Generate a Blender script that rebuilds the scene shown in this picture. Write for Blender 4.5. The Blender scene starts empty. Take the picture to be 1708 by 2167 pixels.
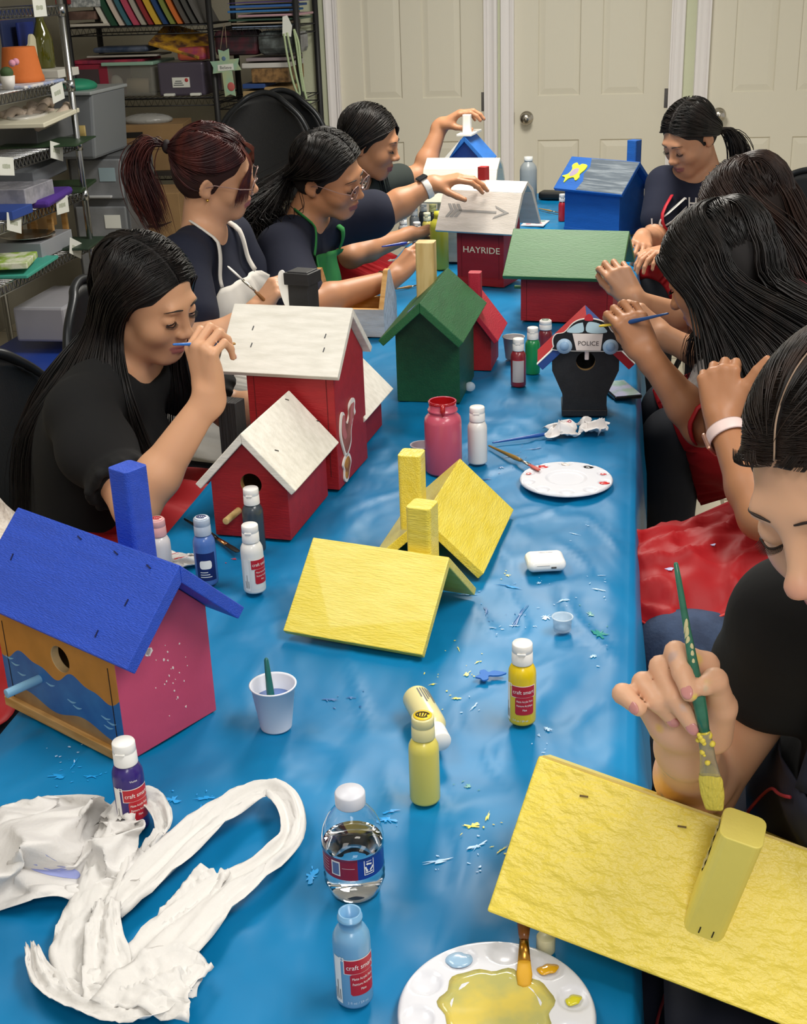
import bpy, bmesh, math, random
import numpy as np
from mathutils import Vector, Matrix
PI = math.pi
D = PI / 180
S = bpy.context.scene
COL = S.collection
random.seed(7)
# ------------------------------------------------------------------ camera
CAM_H = 1.61
FPX = 2699.326          # focal length in pixels of the 1708x2167 frame
RW = np.array([[0.98546063, 0.03436745, -0.16639177],
               [0.16660683, -0.38746165, 0.90670593],
               [-0.03330926, -0.921245, -0.38755405]])   # camera (right, down, forward) -> world
CAMP = np.array([0, 0, CAM_H])
cd = bpy.data.cameras.new('camera')
cd.sensor_fit = 'VERTICAL'
cd.sensor_height = 36
cd.lens = FPX / 2167 * 36
cd.clip_start = 0.05
cam = bpy.data.objects.new('camera', cd)
COL.objects.link(cam)
r_, d_, f_ = RW[:, 0], RW[:, 1], RW[:, 2]
cam.matrix_world = Matrix([[r_[0], -d_[0], -f_[0], 0], [r_[1], -d_[1], -f_[1], 0], [r_[2], -d_[2], -f_[2], CAM_H], [0, 0, 0, 1]])
S.camera = cam
# ------------------------------------------------------------------ world and room lights
S.view_settings.view_transform = 'Standard'
S.view_settings.look = 'None'
S.view_settings.exposure = 0.0
S.view_settings.gamma = 1.0
S.view_settings.use_curve_mapping = False
w = bpy.data.worlds.new('world'); S.world = w; w.use_nodes = True
bg = w.node_tree.nodes['Background']
bg.inputs[0].default_value = (1.0, 0.97, 0.92, 1)
bg.inputs[1].default_value = 0.55
def area(name, loc, size, power, color=(1, 0.98, 0.94), sy=None):
 l = bpy.data.lights.new(name, 'AREA'); l.shape = 'RECTANGLE'
 l.size = size; l.size_y = sy or size
 l.energy = power; l.color = color
 o = bpy.data.objects.new(name, l); COL.objects.link(o); o.location = loc
 return o
area('ceiling_lamp_light', (0.75, 1.1, 2.54), 0.58, 36, sy=1.15)
area('ceiling_lamp_light', (0.35, -0.9, 2.54), 0.58, 30, sy=1.15)  # added fill behind the camera, brightens the front face and big yellow roof
area('ceiling_lamp_light', (-1.15, 1.5, 2.54), 0.58, 16, sy=1.15)
area('ceiling_lamp_light', (-0.4, 4.1, 2.54), 0.58, 66, color=(1, 0.95, 0.86), sy=1.15)
# ------------------------------------------------------------------ placing helpers: a line of sight meets a real plane of the room
def ray(px, py):
 return RW @ np.array([(px - 854) / FPX, (py - 1083.5) / FPX, 1.0])
def at(px, py, z=0.752):            # point on the horizontal plane at height z
 d = ray(px, py); t = (z - CAM_H) / d[2]
 return Vector(CAMP + d * t)
def aty(px, py, y):                 # point at distance y down the room
 d = ray(px, py); t = y / d[1]
 return Vector(CAMP + d * t)
def atx(px, py, x):
 d = ray(px, py); t = x / d[0]
 return Vector(CAMP + d * t)
def atd(px, py, dep):               # point at optical depth
 return Vector(CAMP + ray(px, py) * dep)
# ------------------------------------------------------------------ materials
def lin(h):
 if isinstance(h, (tuple, list)): return tuple(h[:3]) + (1,)
 h = h.lstrip('#'); c = [int(h[i:i + 2], 16) / 255 for i in (0, 2, 4)]
 return tuple(x / 12.92 if x <= 0.04045 else ((x + 0.055) / 1.055) ** 2.4 for x in c) + (1,)
_M = {}
def mat(name, color, rough=0.5, metal=0.0, spec=0.5, bump=0.0, bscale=60, var=0.0, vscale=6, c2=None, mixscale=None,
  trans=0.0, ior=1.45, alpha=1.0, emit=None, stretch=(1, 1, 1), coat=0.0, sss=0.0, sheen=0.0, aniso=0.0, detail=4.0, lo=0.42, hi=0.62):
 if name in _M: return _M[name]
 m = bpy.data.materials.new(name); m.use_nodes = True
 nt = m.node_tree; b = nt.nodes['Principled BSDF']
 I = b.inputs
 I['Base Color'].default_value = lin(color)
 I['Roughness'].default_value = rough; I['Metallic'].default_value = metal
 I['Specular IOR Level'].default_value = spec; I['IOR'].default_value = ior
 I['Transmission Weight'].default_value = trans; I['Alpha'].default_value = alpha
 I['Coat Weight'].default_value = coat; I['Subsurface Weight'].default_value = sss
 if sss: I['Subsurface Radius'].default_value = (0.012, 0.005, 0.003); I['Subsurface Scale'].default_value = 1.0
 I['Sheen Weight'].default_value = sheen; I['Anisotropic'].default_value = aniso
 if emit: I['Emission Color'].default_value = lin(color); I['Emission Strength'].default_value = emit
 tc = mp = None
 if var or bump or c2 is not None:
  tc = nt.nodes.new('ShaderNodeTexCoord'); mp = nt.nodes.new('ShaderNodeMapping')
  nt.links.new(tc.outputs['Object'], mp.inputs[0]); mp.inputs['Scale'].default_value = stretch
 if c2 is not None or var:
  n = nt.nodes.new('ShaderNodeTexNoise'); n.inputs['Scale'].default_value = mixscale or vscale
  n.inputs['Detail'].default_value = detail
  nt.links.new(mp.outputs[0], n.inputs['Vector'])
  cr = nt.nodes.new('ShaderNodeValToRGB'); nt.links.new(n.outputs['Fac'], cr.inputs[0])
  c = lin(color)
  if c2 is None:
   cr.color_ramp.elements[0].color = tuple(x * (1 - var) for x in c[:3]) + (1,)
   cr.color_ramp.elements[1].color = tuple(min(1, x * (1 + var)) for x in c[:3]) + (1,)
   cr.color_ramp.elements[0].position = 0.3; cr.color_ramp.elements[1].position = 0.7
  else:
   cr.color_ramp.elements[0].color = c; cr.color_ramp.elements[1].color = lin(c2)
   cr.color_ramp.elements[0].position = lo; cr.color_ramp.elements[1].position = hi
  nt.links.new(cr.outputs[0], I['Base Color'])
 if bump:
  n2 = nt.nodes.new('ShaderNodeTexNoise'); n2.inputs['Scale'].default_value = bscale; n2.inputs['Detail'].default_value = 5
  nt.links.new(mp.outputs[0], n2.inputs['Vector'])
  bp = nt.nodes.new('ShaderNodeBump'); bp.inputs['Strength'].default_value = bump; bp.inputs['Distance'].default_value = 0.004
  nt.links.new(n2.outputs['Fac'], bp.inputs['Height']); nt.links.new(bp.outputs[0], I['Normal'])
 _M[name] = m
 return m
def paint(name, color, var=0.06, rough=0.5, bump=0.35, stretch=(6, 30, 30), c2=None, bscale=14, **k):
 return mat(name, color, rough=rough, var=var, vscale=2.0, bump=bump, bscale=bscale, stretch=stretch, c2=c2, **k)
# ------------------------------------------------------------------ mesh building
class MB:
 def __init__(s): s.v = []; s.f = []; s.mi = []; s.M = Matrix.Identity(4); s.sm = []
 def add(s, vs, fs, mi=0, smooth=False):
  o = len(s.v)
  s.v += [tuple(s.M @ Vector(p)) for p in vs]
  for f in fs: s.f.append(tuple(o + i for i in f)); s.mi.append(mi); s.sm.append(smooth)
  return s
 def box(s, c, d, rot=None, mi=0):
  x, y, z = d[0] / 2, d[1] / 2, d[2] / 2
  vs = [Vector((a * x, b * y, e * z)) for a in (-1, 1) for b in (-1, 1) for e in (-1, 1)]
  if rot is not None: vs = [rot @ p for p in vs]
  vs = [p + Vector(c) for p in vs]
  return s.add(vs, [(0, 1, 3, 2), (4, 6, 7, 5), (0, 4, 5, 1), (2, 3, 7, 6), (0, 2, 6, 4), (1, 5, 7, 3)], mi)
 def prism(s, poly, a, b, axis='z', mi=0, smooth=False):
  n = len(poly)
  def P(p, t):
   return {'z': (p[0], p[1], t), 'x': (t, p[0], p[1]), 'y': (p[0], t, p[1])}[axis]
  vs = [P(p, a) for p in poly] + [P(p, b) for p in poly]
  fs = [tuple(range(n))[::-1], tuple(range(n, 2 * n))] + [(i, (i + 1) % n, n + (i + 1) % n, n + i) for i in range(n)]
  return s.add(vs, fs, mi, smooth)
 def lathe(s, prof, n=28, c=(0, 0, 0), mi=0, smooth=True, ell=1.0, cap=True):
  vs = []; fs = []
  for r, z in prof:
   for k in range(n):
    t = 2 * PI * k / n; vs.append((c[0] + r * math.cos(t), c[1] + r * ell * math.sin(t), c[2] + z))
  for i in range(len(prof) - 1):
   for k in range(n):
    fs.append((i * n + k, i * n + (k + 1) % n, (i + 1) * n + (k + 1) % n, (i + 1) * n + k))
  if cap:
   if prof[0][0] > 1e-5: fs.append(tuple(range(n))[::-1])
   if prof[-1][0] > 1e-5: fs.append(tuple(range((len(prof) - 1) * n, len(prof) * n)))
  return s.add(vs, fs, mi, smooth)
 def tube(s, pts, rad, n=8, mi=0, smooth=True, flat=1.0, up=None, close=True):
  pts = [Vector(p) for p in pts]; m = len(pts)
  if not hasattr(rad, '__len__'): rad = [rad] * m
  vs = []; fs = []
  t0 = (pts[1] - pts[0]).normalized()
  nrm = Vector(up) if up is not None else (Vector((0, 0, 1)) if abs(t0.z) < 0.9 else Vector((1, 0, 0)))
  for i in range(m):
   t = (pts[min(i + 1, m - 1)] - pts[max(i - 1, 0)])
   t = t.normalized() if t.length > 1e-9 else t0
   nrm = (nrm - t * nrm.dot(t)); nrm = nrm.normalized() if nrm.length > 1e-6 else t.orthogonal().normalized()
   b = t.cross(nrm)
   for k in range(n):
    a = 2 * PI * k / n
    vs.append(pts[i] + nrm * (math.cos(a) * rad[i] * flat) + b * (math.sin(a) * rad[i]))
  for i in range(m - 1):
   for k in range(n): fs.append((i * n + k, i * n + (k + 1) % n, (i + 1) * n + (k + 1) % n, (i + 1) * n + k))
  if close: fs += [tuple(range(n))[::-1], tuple(range((m - 1) * n, m * n))]
  return s.add(vs, fs, mi, smooth)
 def ball(s, c, r, n=14, m=9, mi=0, rot=None):
  r = (r, r, r) if not hasattr(r, '__len__') else r
  vs = []; fs = []
  for i in range(m + 1):
   p = PI * i / m
   for k in range(n):
    t = 2 * PI * k / n
    q = Vector((r[0] * math.sin(p) * math.cos(t), r[1] * math.sin(p) * math.sin(t), r[2] * math.cos(p)))
    if rot is not None: q = rot @ q
    vs.append(q + Vector(c))
  for i in range(m):
   for k in range(n): fs.append((i * n + k, (i + 1) * n + k, (i + 1) * n + (k + 1) % n, i * n + (k + 1) % n))
  return s.add(vs, fs, mi, True)
 def grid(s, fn, nu, nv, mi=0, smooth=True):
  vs = [fn(i / nu, j / nv) for i in range(nu + 1) for j in range(nv + 1)]
  fs = [(i * (nv + 1) + j, (i + 1) * (nv + 1) + j, (i + 1) * (nv + 1) + j + 1, i * (nv + 1) + j + 1) for i in range(nu) for j in range(nv)]
  return s.add(vs, fs, mi, smooth)
 def build(s, name, mats, parent=None, bev=0.0, solid=0.0, smooth=None, sub=0, fixn=True, seg=2):
  me = bpy.data.meshes.new(name)
  me.from_pydata(s.v, [], s.f)
  if not isinstance(mats, (list, tuple)): mats = [mats]
  for m in mats: me.materials.append(m)
  me.polygons.foreach_set('material_index', s.mi)
  me.polygons.foreach_set('use_smooth', [True] * len(s.f) if smooth else (s.sm if smooth is None else [False] * len(s.f)))
  if fixn:
   b = bmesh.new(); b.from_mesh(me); bmesh.ops.remove_doubles(b, verts=b.verts, dist=1e-6)
   bmesh.ops.recalc_face_normals(b, faces=b.faces); b.to_mesh(me); b.free()
  me.update()
  o = bpy.data.objects.new(name, me); COL.objects.link(o)
  if parent is not None: o.parent = parent
  if solid:
   q = o.modifiers.new('solid', 'SOLIDIFY'); q.thickness = solid; q.offset = 0
  if sub:
   q = o.modifiers.new('sub', 'SUBSURF'); q.levels = sub; q.render_levels = sub
  if bev:
   q = o.modifiers.new('bevel', 'BEVEL'); q.width = bev; q.segments = seg; q.limit_method = 'ANGLE'; q.angle_limit = 0.6
  return o
def tag(o, label=None, cat=None, group=None, kind=None):
 if label: o['label'] = label
 if cat: o['category'] = cat
 if group: o['group'] = group
 if kind: o['kind'] = kind
 return o
def thing(name, label, cat, loc=(0, 0, 0), rz=0.0, group=None, rot=None):
 o = bpy.data.objects.new(name, None); COL.objects.link(o); o.empty_display_size = 0.05
 o.location = loc
 if rot is not None:
  o.rotation_mode = 'QUATERNION'; o.rotation_quaternion = rot.to_quaternion()
 else: o.rotation_euler = (0, 0, rz)
 return tag(o, label, cat, group)
def struct(o): o['kind'] = 'structure'; return o
def boolean(o, cutters, op='DIFFERENCE'):
 """cut meshes out of o and keep only the resulting mesh"""
 for c in cutters:
  q = o.modifiers.new('b', 'BOOLEAN'); q.operation = op; q.object = c; q.solver = 'EXACT'
 bpy.context.view_layer.update()
 dg = bpy.context.evaluated_depsgraph_get()
 me = bpy.data.meshes.new_from_object(o.evaluated_get(dg))
 o.modifiers.clear(); old = o.data; o.data = me; me.name = old.name
 for c in cutters: bpy.data.objects.remove(c)
 return o
def text_geo(body, size, depth=0.0, align='CENTER'):
 cu = bpy.data.curves.new('t', 'FONT'); cu.body = body; cu.size = size; cu.align_x = align; cu.align_y = 'CENTER'
 cu.resolution_u = 3; cu.extrude = depth
 o = bpy.data.objects.new('t', cu); COL.objects.link(o)
 bpy.context.view_layer.update()
 me = bpy.data.meshes.new_from_object(o.evaluated_get(bpy.context.evaluated_depsgraph_get()))
 vs = [tuple(v.co) for v in me.vertices]; fs = [tuple(p.vertices) for p in me.polygons]
 bpy.data.objects.remove(o); bpy.data.meshes.remove(me); bpy.data.curves.remove(cu)
 return vs, fs
def rotm(fwd, up=(0, 0, 1)):
 """3x3 with columns right, forward, up"""
 f = Vector(fwd).normalized(); u = Vector(up); r = f.cross(u).normalized(); u = r.cross(f)
 return Matrix((r, f, u)).transposed()
def bez(pts, n=24):
 """smooth curve (Catmull-Rom) through the points"""
 P = [Vector(p) for p in pts]; P = [P[0] * 2 - P[1]] + P + [P[-1] * 2 - P[-2]]
 out = []
 segs = len(P) - 3
 for i in range(segs):
  a, b, c, d = P[i:i + 4]
  k = max(2, n // segs)
  for j in range(k):
   t = j / k
   out.append(0.5 * ((2 * b) + (c - a) * t + (2 * a - 5 * b + 4 * c - d) * t * t + (3 * b - a - 3 * c + d) * t ** 3))
 out.append(P[-2]); return out
# value noise used for cloth folds
_rng = np.random.RandomState(3)
_NT = _rng.rand(64, 64)
def noise2(x, y):
 xi = math.floor(x); yi = math.floor(y); fx = x - xi; fy = y - yi
 fx = fx * fx * (3 - 2 * fx); fy = fy * fy * (3 - 2 * fy)
 a = _NT[xi % 64, yi % 64]; b = _NT[(xi + 1) % 64, yi % 64]; c = _NT[xi % 64, (yi + 1) % 64]; d = _NT[(xi + 1) % 64, (yi + 1) % 64]
 return (a * (1 - fx) + b * fx) * (1 - fy) + (c * (1 - fx) + d * fx) * fy - 0.5

# ================================================================== ROOM
YW = 6.47
m_wall = mat('wall_paint', '#ccd0b4', rough=0.8, bump=0.25, bscale=90, var=0.02)
m_wall2 = mat('alcove_paint', '#b0ab9b', rough=0.85, bump=0.25, bscale=90, var=0.02)
m_door = mat('door_paint', '#dad5c4', rough=0.55, bump=0.06, bscale=40, stretch=(8, 8, 1))
m_trim = mat('trim_paint', '#e9e5e4', rough=0.45)
m_chrome = mat('brushed_nickel', '#b8b2a8', rough=0.22, metal=1)
m_gap = mat('door_gap_shade', '#2a2723', rough=0.9)
m_ceil = mat('ceiling_paint', '#e6e4dc', rough=0.9)
def floor_mat():
 m = bpy.data.materials.new('floor_tile'); m.use_nodes = True; nt = m.node_tree; b = nt.nodes['Principled BSDF']
 tc = nt.nodes.new('ShaderNodeTexCoord'); br = nt.nodes.new('ShaderNodeTexBrick')
 br.offset = 0; br.inputs['Scale'].default_value = 1; br.inputs['Brick Width'].default_value = 0.33; br.inputs['Row Height'].default_value = 0.33
 br.inputs['Mortar Size'].default_value = 0.006
 br.inputs['Color1'].default_value = lin('#d8cfbb'); br.inputs['Color2'].default_value = lin('#cfc5ae'); br.inputs['Mortar'].default_value = lin('#8f8370')
 nt.links.new(tc.outputs['Object'], br.inputs['Vector']); nt.links.new(br.outputs['Color'], b.inputs['Base Color'])
 b.inputs['Roughness'].default_value = 0.35
 return m
struct(MB().box((-0.3, 2.5, -0.05), (6.4, 10.4, 0.1)).build('floor', floor_mat()))
struct(MB().box((-0.3, 2.5, 2.65), (6.4, 10.4, 0.1)).build('ceiling', m_ceil))
DO = [(-1.43, -0.708), (-0.574, 0.167), (0.338, 1.06)]     # door openings
DH = 2.03
wb = MB()
cuts = [-1.61] + [a for d in DO for a in d] + [2.9]
for i in range(0, len(cuts), 2):
 wb.box(((cuts[i] + cuts[i + 1]) / 2, YW + 0.06, 1.3), (cuts[i + 1] - cuts[i], 0.12, 2.6))
for a, b in DO: wb.box(((a + b) / 2, YW + 0.06, (DH + 2.6) / 2), (b - a, 0.12, 2.6 - DH))
struct(wb.build('wall_back', m_wall))
wa = MB().box((-1.55, YW + 0.36, 1.3), (0.12, 0.6, 2.6)).box((-2.4, YW + 0.70, 1.3), (1.8, 0.08, 2.6))
struct(wa.build('wall_alcove', m_wall2))
struct(MB().box((-3.2, 3.2, 1.3), (0.1, 8.2, 2.6)).build('wall_left', m_wall2))
struct(MB().box((-1.58 + 0.02, YW - 0.006, 0.05), (0.1, 0.012, 0.1)).build('baseboard_back', m_trim))
def door(n, x0, x1, knob_left):
 wd = x1 - x0 - 0.006; cx = (x0 + x1) / 2; y = YW + 0.012
 t = MB()
 # slab built from stiles and rails around six raised panels
 st = 0.115; mid = 0.10; pw = (wd - 2 * st - mid) / 2
 rows = [(0.22, 0.845), (1.05, 1.56), (1.68, 1.91)]
 yb = y + 0.035
 t.box((cx, y + 0.024, DH / 2), (wd, 0.022, DH - 0.01))                # core behind the panels
 def fr(xa, xb, za, zb): t.box(((xa + xb) / 2, y + 0.007, (za + zb) / 2), (xb - xa, 0.014, zb - za))
 L = cx - wd / 2; Rr = cx + wd / 2
 xs = [(L + st, L + st + pw), (Rr - st - pw, Rr - st)]
 fr(L, L + st, 0.005, DH - 0.005); fr(Rr - st, Rr, 0.005, DH - 0.005)
 zz = [0.005] + [z for r in rows for z in r] + [DH - 0.005]
 for i in range(0, len(zz), 2): fr(L + st, Rr - st, zz[i], zz[i + 1])
 for za, zb in rows:
  fr(xs[0][1], xs[1][0], za, zb)
  for xa, xb in xs:
   g = 0.034; y0 = y + 0.0085; y1 = y + 0.003
   ov = [(xa, y, za), (xb, y, za), (xb, y, zb), (xa, y, zb)]
   e = 0.006
   ga = [(xa + e, y0, za + e), (xb - e, y0, za + e), (xb - e, y0, zb - e), (xa + e, y0, zb - e)]
   iv = [(xa + g, y1, za + g), (xb - g, y1, za + g), (xb - g, y1, zb - g), (xa + g, y1, zb - g)]
   t.add(ov + ga + iv, [(i, (i + 1) % 4, 4 + (i + 1) % 4, 4 + i) for i in range(4)] + [(4 + i, 4 + (i + 1) % 4, 8 + (i + 1) % 4, 8 + i) for i in range(4)] + [(8, 9, 10, 11)])
 o = struct(t.build('door_%d' % n, m_door, fixn=False))
 kx = L + 0.062 if knob_left else Rr - 0.062
 k = MB(); k.M = Matrix.Translation((kx, y, 0.95)) @ Matrix.Rotation(PI / 2, 4, 'X')
 k.lathe([(0.033, 0), (0.033, 0.004), (0.029, 0.009), (0.013, 0.012), (0.0115, 0.026), (0.019, 0.033), (0.0275, 0.043), (0.0285, 0.052), (0.024, 0.060), (0.011, 0.064), (0, 0.0645)], 32)
 ko = k.build('door_knob', m_chrome, o)
 q = MB(); q.M = k.M; q.lathe([(0.0, 0.0646), (0.006, 0.0646), (0.006, 0.067), (0, 0.067)], 12); q.build('lock_button', m_chrome, ko)
 hx = (Rr + 0.004) if knob_left else L - 0.004
 h = MB()
 for z in (0.25, 1.03, 1.85): h.tube([(hx, y - 0.008, z - 0.045), (hx, y - 0.008, z + 0.045)], 0.0075, 10).box((hx - 0.012, y - 0.001, z), (0.022, 0.003, 0.088))
 h.build('hinge', m_chrome, o)
 s = MB().box((kx - (0.062 if knob_left else -0.062), y + 0.01, 0.95), (0.006, 0.03, 0.055))
 s.build('latch_plate', m_chrome, o)
 # casing, profiled like a colonial trim
 c = MB()
 for side in (-1, 1):
  xe = x0 if side < 0 else x1
  pr = [(0, 0), (0, -0.012), (0.012, -0.018), (0.02, -0.013), (0.034, -0.016), (0.046, -0.022), (0.058, -0.022), (0.062, -0.012), (0.062, 0)]
  wsc = 0.98
  poly = [(xe + side * p[0] * wsc, YW + p[1]) for p in pr]
  c.prism(poly, 0, DH + 0.06, 'z')
  c.box((xe - side * 0.001, YW + 0.03, DH / 2), (0.008, 0.10, DH))
 c.box((cx, YW - 0.01, DH + 0.03), (wd + 0.13, 0.02, 0.06))
 struct(c.build('trim_%d' % n, m_trim))
 # dark sheet behind the door; its colour stands in for shade in the gap
 struct(MB().box((cx, YW + 0.1, DH / 2), (wd + 0.03, 0.01, DH)).build('gap_shade_panel_%d' % n, m_gap))
door(1, *DO[0], True); door(2, *DO[1], True); door(3, *DO[2], True)
# fluorescent ceiling fixtures that hold the room's lights; the near one is added
for x, y, wh_ in ((0.75, 1.1, 'right'), (0.35, -0.9, 'near'), (-1.15, 1.5, 'left'), (-0.4, 4.1, 'far')):
 l = thing('ceiling_lamp', 'white rectangular fluorescent ceiling lamp, the %s one over the painting table' % wh_, 'ceiling lamp', (x, y, 2.56), group='ceiling lamps')
 MB().box((0, 0, 0.02), (0.62, 1.2, 0.04)).build('housing', m_ceil, l)

# ================================================================== TABLE AND PLASTIC CLOTH
TX0, TX1, TY0, TY1 = -0.752, 0.018, 0.42, 5.48
def cloth_h(x, y):
 """height of the wrinkled plastic above the tabletop plane"""
 u = x * 0.8 + y * 0.6; v = -x * 0.6 + y * 0.8
 h = 0.0055 * noise2(u * 9 + 3, v * 3.5) + 0.0035 * noise2(x * 5 - 2, y * 16 + 4) + 0.002 * noise2(x * 30, y * 22)
 r = 1 - abs(2 * noise2(u * 6 + 9, v * 2.4 + 5))
 h += 0.0042 * max(0, r - 0.82) / 0.18
 r2 = 1 - abs(2 * noise2(v * 8 + 19, u * 2.0 + 35))
 h += 0.0034 * max(0, r2 - 0.85) / 0.15
 r3 = 1 - abs(2 * noise2(x * 14 + y * 5, y * 8 - x * 6 + 50)); h += 0.0026 * max(0, r3 - 0.8) / 0.2
 return max(-0.0035, min(0.0044, h)) - 0.001
def table():
 m_top = mat('tabletop_plastic', '#d8d6cf', rough=0.5); m_leg = mat('table_leg_steel', '#6d6e70', rough=0.4, metal=0.8)
 for i, (a, b) in enumerate(((TY0 + 0.02, 2.84), (2.85, TY1 - 0.02))):
  t = thing('folding_table', ('nearer' if i == 0 else 'farther') + ' white folding table hidden under the blue plastic cloth', 'table', ((TX0 + TX1) / 2, (a + b) / 2, 0))
  MB().box((0, 0, 0.722), (TX1 - TX0 - 0.02, b - a, 0.04)).build('tabletop', m_top, t, bev=0.008)
  for sx in (-1, 1):
   for sy in (-1, 1):
    MB().tube([(sx * 0.3, sy * (b - a) * 0.36, 0.002), (sx * 0.3, sy * (b - a) * 0.36, 0.702)], 0.014, 10).build('leg', m_leg, t)
table()
m_cloth = bpy.data.materials.new('blue_plastic_sheet'); m_cloth.use_nodes = True
def cloth_mat():
 nt = m_cloth.node_tree; b = nt.nodes['Principled BSDF']; I = b.inputs
 tc = nt.nodes.new('ShaderNodeTexCoord')
 n1 = nt.nodes.new('ShaderNodeTexNoise'); n1.inputs['Scale'].default_value = 3.2; n1.inputs['Detail'].default_value = 3; n1.inputs['Distortion'].default_value = 1.2
 cr = nt.nodes.new('ShaderNodeValToRGB')
 cr.color_ramp.elements[0].color = lin('#066a9c'); cr.color_ramp.elements[1].color = lin('#0d7cb2')
 cr.color_ramp.elements[0].position = 0.35; cr.color_ramp.elements[1].position = 0.7
 nt.links.new(tc.outputs['Object'], n1.inputs['Vector']); nt.links.new(n1.outputs['Fac'], cr.inputs[0])
 nt.links.new(cr.outputs[0], I['Base Color'])
 I['Roughness'].default_value = 0.40; I['Specular IOR Level'].default_value = 0.22; I['Coat Weight'].default_value = 0.0; I['Coat Roughness'].default_value = 0.25
 mp = nt.nodes.new('ShaderNodeMapping'); mp.inputs['Scale'].default_value = (1, 0.45, 1); mp.inputs['Rotation'].default_value = (0, 0, 0.6)
 n2 = nt.nodes.new('ShaderNodeTexNoise'); n2.inputs['Scale'].default_value = 7; n2.inputs['Detail'].default_value = 3; n2.inputs['Distortion'].default_value = 0.3
 bp = nt.nodes.new('ShaderNodeBump'); bp.inputs['Strength'].default_value = 0.35; bp.inputs['Distance'].default_value = 0.022
 nt.links.new(tc.outputs['Object'], mp.inputs[0]); nt.links.new(mp.outputs[0], n2.inputs['Vector'])
 nt.links.new(n2.outputs['Fac'], bp.inputs['Height']); nt.links.new(bp.outputs[0], I['Normal'])
cloth_mat()
def cloth():
 xs = list(np.arange(TX0, TX1 + 0.001, 0.0077)); ys = list(np.arange(TY0, TY1, 0.014))
 drop = [0.004, 0.012, 0.03, 0.06, 0.10, 0.15, 0.2, 0.26, 0.32]
 vs = []; nx = None; fs = []
 for y in ys:
  row = []
  def skirt(side, dz):
   y_ = y
   amp = min(1, dz / 0.2)
   o = 0.006 + 0.035 * amp * (0.5 + noise2(y_ * 7 + 3 + side * 9, dz * 1.5)) + 0.02 * amp * noise2(y_ * 17, dz * 3 + 7) + 0.012 * (1 - math.exp(-dz * 60))
   cut = 0.0
   if side > 0:
    o += 0.02 * math.exp(-((y_ - 1.35) / 0.1) ** 2) * amp + 0.05 * amp * math.exp(-((y_ - 1.22) / 0.07) ** 2)
   return o
  for dz in drop[::-1]:
   row.append((TX0 - skirt(-1, dz), y, 0.747 - dz))
  for x in xs:
   e = min(x - TX0, TX1 - x); k = min(1, max(0, e / 0.03))
   row.append((x, y, 0.7475 + cloth_h(x, y) * k - 0.004 * (1 - k) ** 2))
  for dz in drop:
   row.append((TX1 + skirt(1, dz), y, 0.747 - dz))
  nx = len(row); vs += row
 n = len(ys)
 fs = [(j * nx + i, j * nx + i + 1, (j + 1) * nx + i + 1, (j + 1) * nx + i) for j in range(n - 1) for i in range(nx - 1)]
 m = MB(); m.add(vs, fs, 0, True)
 o = m.build('tablecloth', m_cloth, fixn=False)
 tag(o, 'wrinkled bright blue plastic sheet covering the long table, splattered with paint', 'tablecloth')
 return o
CL = cloth()
def smear(mb, px, py, w, l, ang, seed, jag=0.5):
 """a thin dried paint mark following the sheet"""
 c = at(px, py, 0.749); rnd = random.Random(seed); n = 22
 pts = []
 for k in range(n):
  t = 2 * PI * k / n; r = 1 + jag * (rnd.random() - 0.5) * 2
  x = math.cos(t) * l / 2 * r; y = math.sin(t) * w / 2 * r
  X = c.x + x * math.cos(ang) - y * math.sin(ang); Y = c.y + x * math.sin(ang) + y * math.cos(ang)
  pts.append((X, Y, 0.7487 + cloth_h(X, Y)))
 vs = pts + [(c.x, c.y, 0.749 + cloth_h(c.x, c.y))]
 mb.add(vs, [(k, (k + 1) % n, n) for k in range(n)])
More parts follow.
